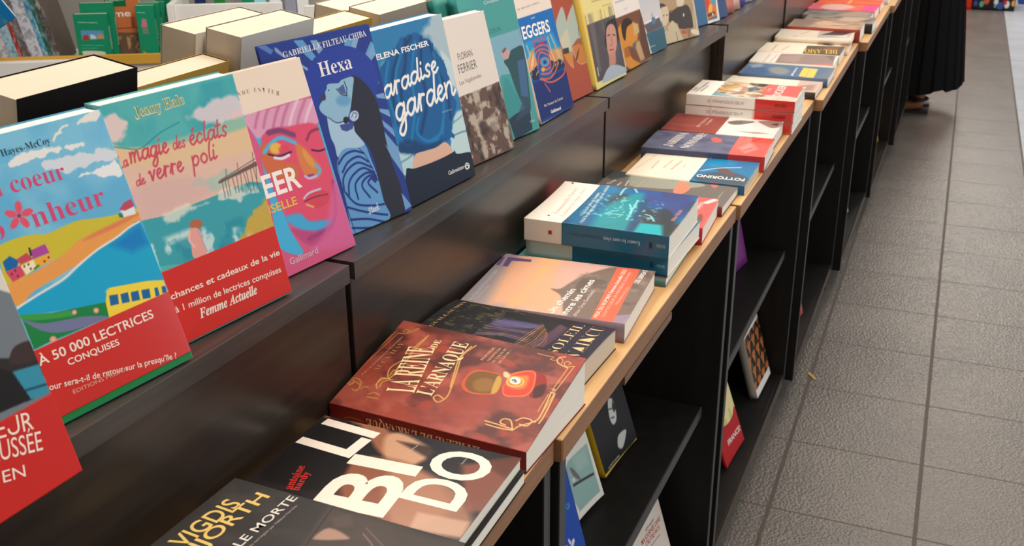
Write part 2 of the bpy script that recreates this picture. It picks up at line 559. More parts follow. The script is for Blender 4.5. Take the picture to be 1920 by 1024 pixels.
POSE = {'F0': [-0.5355, 0.4725, 3.0, 16.0, 0.14, 0.205, 0.0, 0.9583], 'F1': [-0.5388, 0.6116, 8.9158, 18.8568, 0.142, 0.2101, 0.1358, 0.9583], 'F2': [-0.5398, 0.7572, 9.2252, 13.0591, 0.142, 0.2064, 0.1466, 0.9583], 'F3': [-0.5476, 0.8889, 9.3314, 16.6464, 0.142, 0.1996, 0.149, 0.9583], 'F4': [-0.5453, 1.0121, 12.9811, 13.6602, 0.1606, 0.2117, 0.4653, 0.9587], 'F5': [-0.5348, 1.165, 6.0754, 12.4611, 0.148, 0.2027, 0.0512, 0.9583], 'F6': [-0.5371, 1.3023, 9.0293, 14.8101, 0.142, 0.1888, 0.0184, 0.9582], 'F7': [-0.5433, 1.4138, 8.3185, 13.463, 0.142, 0.205, 0.0137, 0.9583], 'F8': [-0.5439, 1.5664, 2.0944, 14.4112, 0.1304, 0.205, -0.1107, 0.9582], 'F9': [-0.5481, 1.6781, 5.233, 15.7838, 0.142, 0.205, 0.0319, 0.9583], 'F10': [-0.5407, 1.8284, 1.7957, 13.6947, 0.1392, 0.205, -0.0175, 0.9583], 'F11': [-0.5368, 2.0022, 2.6244, 15.8597, 0.142, 0.205, 0.0337, 0.9583], 'F12': [-0.5373, 2.1263, 7.8745, 14.1332, 0.142, 0.205, 0.0194, 0.9583], 'F13': [-0.5098, 2.2945, 15.7662, 14.5037, 0.1454, 0.205, 0.0598, 0.9583], 'F14': [-0.5123, 2.5153, 13.2545, 13.5, 0.142, 0.205, 0.0035, 0.9583], 'vigdis': [-0.2973, 0.4584, -2.2934, 0.143, 0.2188, 0.8506, 0.8], 'libido': [-0.3112, 0.6217, -0.0545, 0.143, 0.2096, 0.8277, 0.7999], 'reine': [-0.312, 0.779, -3.5, 0.149, 0.2205, 0.8242, 0.8008], 'soleil': [-0.3195, 0.9275, -3.0, 0.135, 0.2097, 0.8296, 0.8], 'chemin': [-0.308, 1.08, 3.2, 0.172, 0.209, 0.8256, 0.8], 'favier': [-0.3051, 1.2663, -0.4638, 0.1623, 0.2052, 0.8704, 0.8388], 'turq': [-0.306, 1.262, 1.0, 0.14, 0.215, 0.8122, 0.8], 'red': [-0.2975, 1.4352, 2.4, 0.142, 0.215, 0.827, 0.8], 'grey': [-0.2968, 1.5702, -0.8513, 0.1409, 0.225, 0.814, 0.8008], 'fott': [-0.2852, 1.6924, 0.063, 0.1453, 0.2062, 0.8162, 0.8005], 'jardins': [-0.2778, 1.8356, 2.4988, 0.1437, 0.2243, 0.8287, 0.8002], 'redbrown': [-0.2877, 1.9794, 0.6404, 0.143, 0.2181, 0.8258, 0.8], 'dicker': [-0.2705, 2.117, 0.0, 0.146, 0.22, 0.8685, 0.846], 'brown14': [-0.2713, 2.4547, -0.4169, 0.1436, 0.2201, 0.8174, 0.8004], 'blue15': [-0.2612, 2.5942, 0.0249, 0.143, 0.2142, 0.8219, 0.8003], 'cream16': [-0.2668, 2.7484, 1.4342, 0.143, 0.2103, 0.8243, 0.8], 'amo17': [-0.2675, 2.8931, 0.5854, 0.143, 0.2153, 0.8251, 0.8], 'cream18': [-0.2614, 3.1169, 1.5581, 0.143, 0.2118, 0.8245, 0.8], 'brown19': [-0.2507, 3.2546, -0.0263, 0.1524, 0.2105, 0.8382, 0.8001], 'grey20': [-0.2545, 3.5851, -1.9412, 0.143, 0.2127, 0.8247, 0.8], 'pink21': [-0.2486, 3.7216, -1.8618, 0.1453, 0.2217, 0.8267, 0.8], 'yellowblack': [-0.3925, 1.4562, 3.4664, 18.0, 0.127, 0.205, 0.0, 0.4405], 'pale': [-0.3971, 1.2818, 4.3717, 18.1, 0.142, 0.205, 0.0, 0.4405], 'blueleaf': [-0.3624, 1.1342, 2.9106, 15.0, 0.142, 0.205, 0.0, 0.4405], 'journee': [-0.3236, 1.5514, 2.882, 16.6, 0.142, 0.21, 0.0, 0.1095], 'francesca': [-0.31, 2.0757, 3.3747, 19.8, 0.13, 0.205, 0.0, 0.1095], 'pattern': [-0.3066, 2.4193, 2.458, 16.8, 0.143, 0.165, 0.0, 0.1095]}
ART = {}
ART['F0'] = {'base':(112,120,128),'ops':[['p',(46,40,40),0.0,[0.784,0.379,0.877,0.351,0.928,0.377,1.042,0.372,1.031,0.267,0.899,0.194,0.718,0.213,0.647,0.238]],['p',(60,45,42),0.00083,[0.892,0.374,0.955,0.383,1.038,0.366,1.012,0.309,0.865,0.333]],['p',(52,140,165),0.0,[0.854,0.309,1.0,0.291,0.991,0.189,0.889,0.197]],['l',(35,70,90),0.00167,0.00042,[0.878,0.233,1.009,0.216]],['p',(30,26,26),0.0,[0.769,0.356,0.849,0.31,0.889,0.197,0.714,0.207,0.661,0.226]],['p',(214,206,196),0.0,[0.779,0.661,1.025,0.536,1.04,0.745,0.781,0.751]]],'band':{'y0':-0.113,'y1':0.182,'base':(196,42,36),'ops':[['t','EUR',(238,220,205),'sans',0.0,0.654,0.839,0.842,0.737,0.01237],['t','CHAUSSÉE',(238,220,205),'sans',0.0,0.445,0.73,0.843,0.469,0.01306],['t','EN',(238,220,205),'sans',0.0,0.594,0.378,0.709,0.309,0.00786]],'label':'red paper band slipped below the book','rough':0.4}}
ART['F1'] = {'base':(122,186,214),'ops':[['n',(96,170,208),5,6,0.35,0.65,3,-1,-1,2,2,1.0],['p',(222,220,212),0.00089,[0.833,0.976,0.889,0.994,0.978,1.006,0.971,0.974,0.906,0.964,0.834,0.964],1,0.00246],['l',(228,222,208),0.00173,0.00032,[0.663,0.933,0.693,0.953,0.723,0.954]],['l',(228,222,208),0.00153,0.00033,[0.699,0.95,0.738,0.97,0.775,0.973]],['p',(226,224,220),0.00061,[0.385,0.898,0.485,0.919,0.662,0.911,0.803,0.902,0.802,0.889,0.649,0.89,0.484,0.891,0.394,0.887],1,0.00266],['p',(206,212,220),0.00127,[0.543,0.868,0.656,0.875,0.838,0.86,0.975,0.844,0.982,0.813,0.865,0.817,0.741,0.818,0.668,0.815,0.579,0.847],1,0.00361],['p',(226,226,226),0.00067,[0.725,0.787,0.798,0.798,0.945,0.799,0.976,0.803,0.993,0.75,0.87,0.769,0.785,0.778],1,0.00311],['p',(92,172,212),0.002,[0.29,0.907,0.379,0.902,0.429,0.943,0.36,0.945,0.315,0.947],0.6],['p',(198,182,52),0.0,[0.134,0.657,0.17,0.648,0.249,0.652,0.357,0.646,0.426,0.633,0.503,0.636,0.626,0.641,0.741,0.627,0.863,0.617,0.999,0.613,0.992,0.58,0.833,0.585,0.654,0.575,0.496,0.546,0.296,0.53,0.134,0.511,0.139,0.592,0.104,0.609]],['n',(176,168,48),8,20,0.5,0.7,8,0.0,0.42,1.0,0.62,0.0],['p',(226,152,78),0.0004,[0.134,0.511,0.25,0.521,0.405,0.535,0.489,0.548,0.583,0.574,0.713,0.583,0.836,0.59,0.99,0.6,0.991,0.563,0.918,0.556,0.833,0.541,0.674,0.522,0.533,0.496,0.385,0.478,0.253,0.464,0.137,0.436]],['p',(206,110,80),0.00221,[0.614,0.567,0.712,0.582,0.984,0.598,0.982,0.587,0.796,0.571],0.7],['p',(26,158,198),0.0,[0.132,0.424,0.263,0.441,0.423,0.458,0.534,0.485,0.669,0.515,0.828,0.534,0.904,0.548,0.984,0.556,1.005,0.352,0.995,0.323,0.642,0.376,0.608,0.33,0.136,0.403]],['p',(20,112,184),0.00686,[0.762,0.519,0.98,0.554,0.991,0.474,0.87,0.467],0.8],['l',(226,222,214),0.00141,0.0003,[0.132,0.431,0.259,0.447,0.419,0.465,0.53,0.491,0.672,0.52,0.812,0.538,0.898,0.555,0.983,0.564]],['p',(30,124,66),0.0,[0,0,1,0,1,0.22,0,0.22]],['p',(30,124,66),0.0,[0.135,0.404,0.3,0.37,0.608,0.332,0.591,0.277,0.202,0.281,0.132,0.278]],['p',(60,150,70),0.00081,[0.136,0.404,0.314,0.366,0.391,0.355,0.395,0.334,0.229,0.362,0.147,0.384]],['p',(112,116,152),0.0005,[0.137,0.386,0.222,0.351,0.35,0.33,0.467,0.313,0.584,0.279,0.429,0.281,0.288,0.299,0.202,0.332]],['p',(222,150,124),0.00032,[0.426,0.339,0.424,0.337,0.42,0.335,0.416,0.334,0.412,0.334,0.408,0.335,0.404,0.336,0.401,0.338,0.399,0.341,0.399,0.343,0.4,0.346,0.402,0.348,0.405,0.35,0.409,0.351,0.414,0.351,0.418,0.351,0.422,0.349,0.425,0.347,0.427,0.345,0.427,0.342]],['p',(240,220,200),0.0,[0.417,0.342,0.416,0.341,0.415,0.34,0.414,0.34,0.412,0.34,0.411,0.34,0.41,0.34,0.409,0.341,0.408,0.342,0.408,0.343,0.408,0.344,0.409,0.345,0.41,0.345,0.412,0.346,0.413,0.346,0.415,0.345,0.416,0.345,0.417,0.344,0.417,0.343,0.418,0.342]],['p',(222,150,124),0.00033,[0.549,0.314,0.547,0.312,0.543,0.31,0.538,0.308,0.533,0.308,0.528,0.309,0.524,0.311,0.52,0.313,0.518,0.316,0.518,0.319,0.519,0.322,0.521,0.325,0.525,0.327,0.53,0.328,0.535,0.328,0.54,0.327,0.545,0.326,0.548,0.323,0.55,0.32,0.551,0.317]],['p',(240,220,200),0.0,[0.539,0.317,0.538,0.316,0.537,0.316,0.535,0.315,0.534,0.315,0.532,0.315,0.531,0.316,0.53,0.317,0.529,0.317,0.529,0.318,0.53,0.319,0.53,0.32,0.531,0.321,0.533,0.321,0.534,0.321,0.536,0.321,0.537,0.32,0.538,0.32,0.539,0.319,0.539,0.318]],['p',(222,150,124),0.00031,[0.266,0.279,0.262,0.275,0.258,0.273,0.252,0.271,0.246,0.271,0.24,0.272,0.235,0.274,0.231,0.277,0.228,0.281,0.228,0.285,0.229,0.289,0.232,0.292,0.237,0.294,0.242,0.296,0.249,0.296,0.255,0.295,0.26,0.293,0.264,0.29,0.266,0.286,0.267,0.282]],['p',(240,220,200),0.0,[0.251,0.283,0.251,0.282,0.25,0.281,0.248,0.281,0.247,0.281,0.246,0.281,0.244,0.282,0.243,0.282,0.243,0.283,0.243,0.284,0.243,0.285,0.244,0.286,0.245,0.286,0.246,0.287,0.248,0.287,0.249,0.286,0.25,0.286,0.251,0.285,0.252,0.284,0.252,0.283]],['p',(236,206,62),0.0,[0.636,0.369,0.66,0.375,0.895,0.345,0.996,0.324,0.99,0.27,0.591,0.276,0.605,0.333]],['p',(26,96,152),0.0,[0.638,0.35,0.691,0.342,0.676,0.307,0.624,0.313]],['p',(26,96,152),0.0,[0.705,0.338,0.754,0.335,0.744,0.298,0.696,0.304]],['p',(26,96,152),0.0,[0.77,0.33,0.819,0.325,0.809,0.29,0.757,0.296]],['p',(26,96,152),0.0,[0.837,0.322,0.89,0.315,0.878,0.281,0.827,0.288]],['p',(26,96,152),0.0,[0.921,0.31,0.944,0.307,0.938,0.275,0.91,0.278]],['p',(26,96,152),0.0,[0.968,0.304,0.994,0.301,0.989,0.276,0.96,0.278]],['p',(204,70,104),0.0,[0.148,0.557,0.236,0.562,0.237,0.524,0.163,0.517]],['p',(26,98,160),0.0,[0.153,0.592,0.199,0.603,0.235,0.577,0.212,0.559,0.15,0.558]],['p',(236,222,184),0.0,[0.232,0.558,0.309,0.564,0.31,0.537,0.245,0.524]],['p',(186,70,92),0.0,[0.225,0.584,0.288,0.594,0.312,0.567,0.237,0.563]],['p',(232,162,62),0.0,[0.315,0.56,0.399,0.565,0.414,0.539,0.33,0.533]],['p',(166,70,152),0.0,[0.312,0.597,0.4,0.602,0.407,0.568,0.31,0.566]],['p',(60,40,60),0.0,[0.307,0.608,0.318,0.607,0.312,0.578,0.301,0.579]],['p',(60,50,60),0.0,[0.178,0.543,0.177,0.541,0.176,0.54,0.174,0.54,0.173,0.54,0.171,0.54,0.17,0.54,0.169,0.541,0.168,0.542,0.168,0.544,0.169,0.545,0.17,0.546,0.171,0.547,0.173,0.547,0.175,0.548,0.176,0.548,0.178,0.547,0.178,0.546,0.179,0.545,0.179,0.544]],['p',(60,50,60),0.0,[0.202,0.549,0.201,0.548,0.2,0.547,0.198,0.547,0.197,0.546,0.195,0.547,0.194,0.547,0.193,0.548,0.192,0.549,0.192,0.55,0.193,0.552,0.194,0.553,0.195,0.554,0.197,0.554,0.198,0.555,0.2,0.555,0.201,0.554,0.202,0.553,0.203,0.552,0.203,0.551]],['p',(60,50,60),0.0,[0.205,0.529,0.204,0.528,0.202,0.527,0.201,0.526,0.199,0.526,0.198,0.526,0.196,0.526,0.195,0.527,0.195,0.528,0.195,0.53,0.195,0.531,0.196,0.532,0.198,0.533,0.199,0.534,0.201,0.534,0.203,0.534,0.204,0.533,0.205,0.532,0.205,0.531,0.205,0.53]],['p',(60,50,60),0.0,[0.255,0.552,0.254,0.551,0.253,0.55,0.251,0.549,0.249,0.549,0.248,0.549,0.246,0.55,0.245,0.551,0.245,0.552,0.245,0.553,0.246,0.554,0.247,0.556,0.248,0.557,0.25,0.557,0.251,0.557,0.253,0.557,0.254,0.557,0.255,0.556,0.256,0.555,0.256,0.553]],['p',(60,50,60),0.0,[0.28,0.554,0.279,0.553,0.278,0.552,0.276,0.551,0.274,0.551,0.273,0.551,0.271,0.552,0.27,0.553,0.27,0.554,0.27,0.555,0.27,0.556,0.271,0.557,0.273,0.558,0.275,0.559,0.276,0.559,0.278,0.559,0.279,0.559,0.28,0.558,0.281,0.557,0.281,0.555]],['p',(60,50,60),0.0,[0.283,0.537,0.282,0.536,0.281,0.535,0.279,0.534,0.277,0.534,0.276,0.534,0.274,0.535,0.273,0.536,0.273,0.537,0.273,0.538,0.273,0.539,0.274,0.541,0.276,0.541,0.277,0.542,0.279,0.542,0.281,0.542,0.282,0.542,0.283,0.541,0.284,0.54,0.284,0.538]],['p',(60,50,60),0.0,[0.397,0.553,0.396,0.552,0.395,0.551,0.393,0.55,0.391,0.55,0.39,0.55,0.388,0.55,0.387,0.551,0.387,0.552,0.387,0.554,0.387,0.555,0.388,0.556,0.39,0.557,0.391,0.558,0.393,0.558,0.395,0.558,0.396,0.557,0.397,0.556,0.398,0.555,0.398,0.554]],['p',(60,50,60),0.0,[0.368,0.545,0.367,0.544,0.365,0.543,0.364,0.542,0.362,0.542,0.36,0.542,0.359,0.543,0.358,0.544,0.357,0.545,0.357,0.546,0.358,0.547,0.359,0.549,0.36,0.55,0.362,0.55,0.364,0.55,0.365,0.55,0.367,0.55,0.368,0.549,0.368,0.548,0.368,0.546]],['p',(60,120,60),0.0,[0.291,0.536,0.324,0.544,0.332,0.537,0.296,0.53]],['p',(216,224,224),0.0,[0.895,0.625,0.988,0.626,0.981,0.595,0.889,0.599]],['p',(184,70,94),0.0,[0.888,0.629,0.932,0.649,0.985,0.654,0.99,0.624,0.922,0.619]],['p',(50,110,100),0.0,[0.873,0.617,0.899,0.614,0.897,0.596,0.873,0.603]],['t','u cœur',(206,70,112),'serif',-0.008,0.224,0.801,0.657,0.794,0.01271],['t','b   nheur',(206,70,112),'serif',-0.008,0.139,0.665,0.829,0.664,0.01466],['p',(216,82,104),0.00041,[0.35,0.769,0.355,0.767,0.359,0.764,0.361,0.758,0.361,0.752,0.359,0.746,0.355,0.739,0.349,0.734,0.343,0.73,0.336,0.727,0.33,0.727,0.324,0.729,0.321,0.733,0.319,0.738,0.319,0.744,0.321,0.751,0.325,0.757,0.33,0.763,0.337,0.767,0.344,0.769]],['p',(216,82,104),0.00042,[0.409,0.725,0.407,0.721,0.402,0.717,0.394,0.714,0.385,0.712,0.374,0.71,0.363,0.71,0.353,0.712,0.345,0.714,0.34,0.717,0.338,0.721,0.34,0.725,0.345,0.728,0.352,0.731,0.362,0.734,0.373,0.735,0.384,0.735,0.394,0.734,0.402,0.731,0.407,0.728]],['p',(216,82,104),0.00041,[0.353,0.673,0.347,0.673,0.34,0.674,0.333,0.678,0.328,0.683,0.323,0.689,0.32,0.695,0.32,0.701,0.322,0.707,0.325,0.711,0.33,0.713,0.337,0.714,0.343,0.712,0.35,0.709,0.356,0.704,0.36,0.698,0.363,0.692,0.364,0.685,0.362,0.68,0.358,0.676]],['p',(216,82,104),0.0004,[0.262,0.687,0.26,0.691,0.26,0.695,0.264,0.7,0.27,0.705,0.277,0.71,0.286,0.714,0.296,0.717,0.304,0.718,0.312,0.717,0.317,0.715,0.319,0.712,0.318,0.707,0.315,0.702,0.309,0.697,0.301,0.692,0.292,0.688,0.283,0.685,0.274,0.684,0.267,0.685]],['p',(216,82,104),0.0004,[0.26,0.745,0.265,0.748,0.272,0.75,0.281,0.749,0.29,0.748,0.299,0.745,0.307,0.741,0.314,0.737,0.318,0.732,0.318,0.728,0.316,0.724,0.312,0.721,0.304,0.72,0.296,0.72,0.286,0.721,0.277,0.724,0.269,0.728,0.263,0.733,0.259,0.737,0.258,0.742]],['p',(160,50,80),0.0,[0.337,0.718,0.336,0.716,0.333,0.714,0.329,0.713,0.325,0.713,0.322,0.713,0.319,0.714,0.316,0.716,0.315,0.718,0.314,0.72,0.315,0.722,0.317,0.724,0.32,0.726,0.323,0.727,0.327,0.727,0.331,0.727,0.334,0.726,0.336,0.724,0.338,0.722,0.338,0.72]],['t','Hayes-McCoy',(40,58,74),'serif',-0.006,0.359,0.925,0.643,0.927,0.00502]],'band':{'y0':0.027,'y1':0.276,'base':(198,44,38),'ops':[['t','À 50 000 LECTRICES',(240,222,208),'sans',0.012,0.129,0.774,0.85,0.728,0.0067],['t','CONQUISES',(240,222,208),'sans',0.012,0.274,0.611,0.59,0.573,0.00469],['t','L’amour sera-t-il de retour sur la presqu’île ?',(240,222,208),'sans',0.006,0.041,0.456,0.894,0.007,0.00455],['t','ÉDITIONS PRISMA',(226,160,140),'sans',0.0,0.24,0.216,0.581,0.177,0.0028]],'label':'glossy red paper band','rough':0.14}}
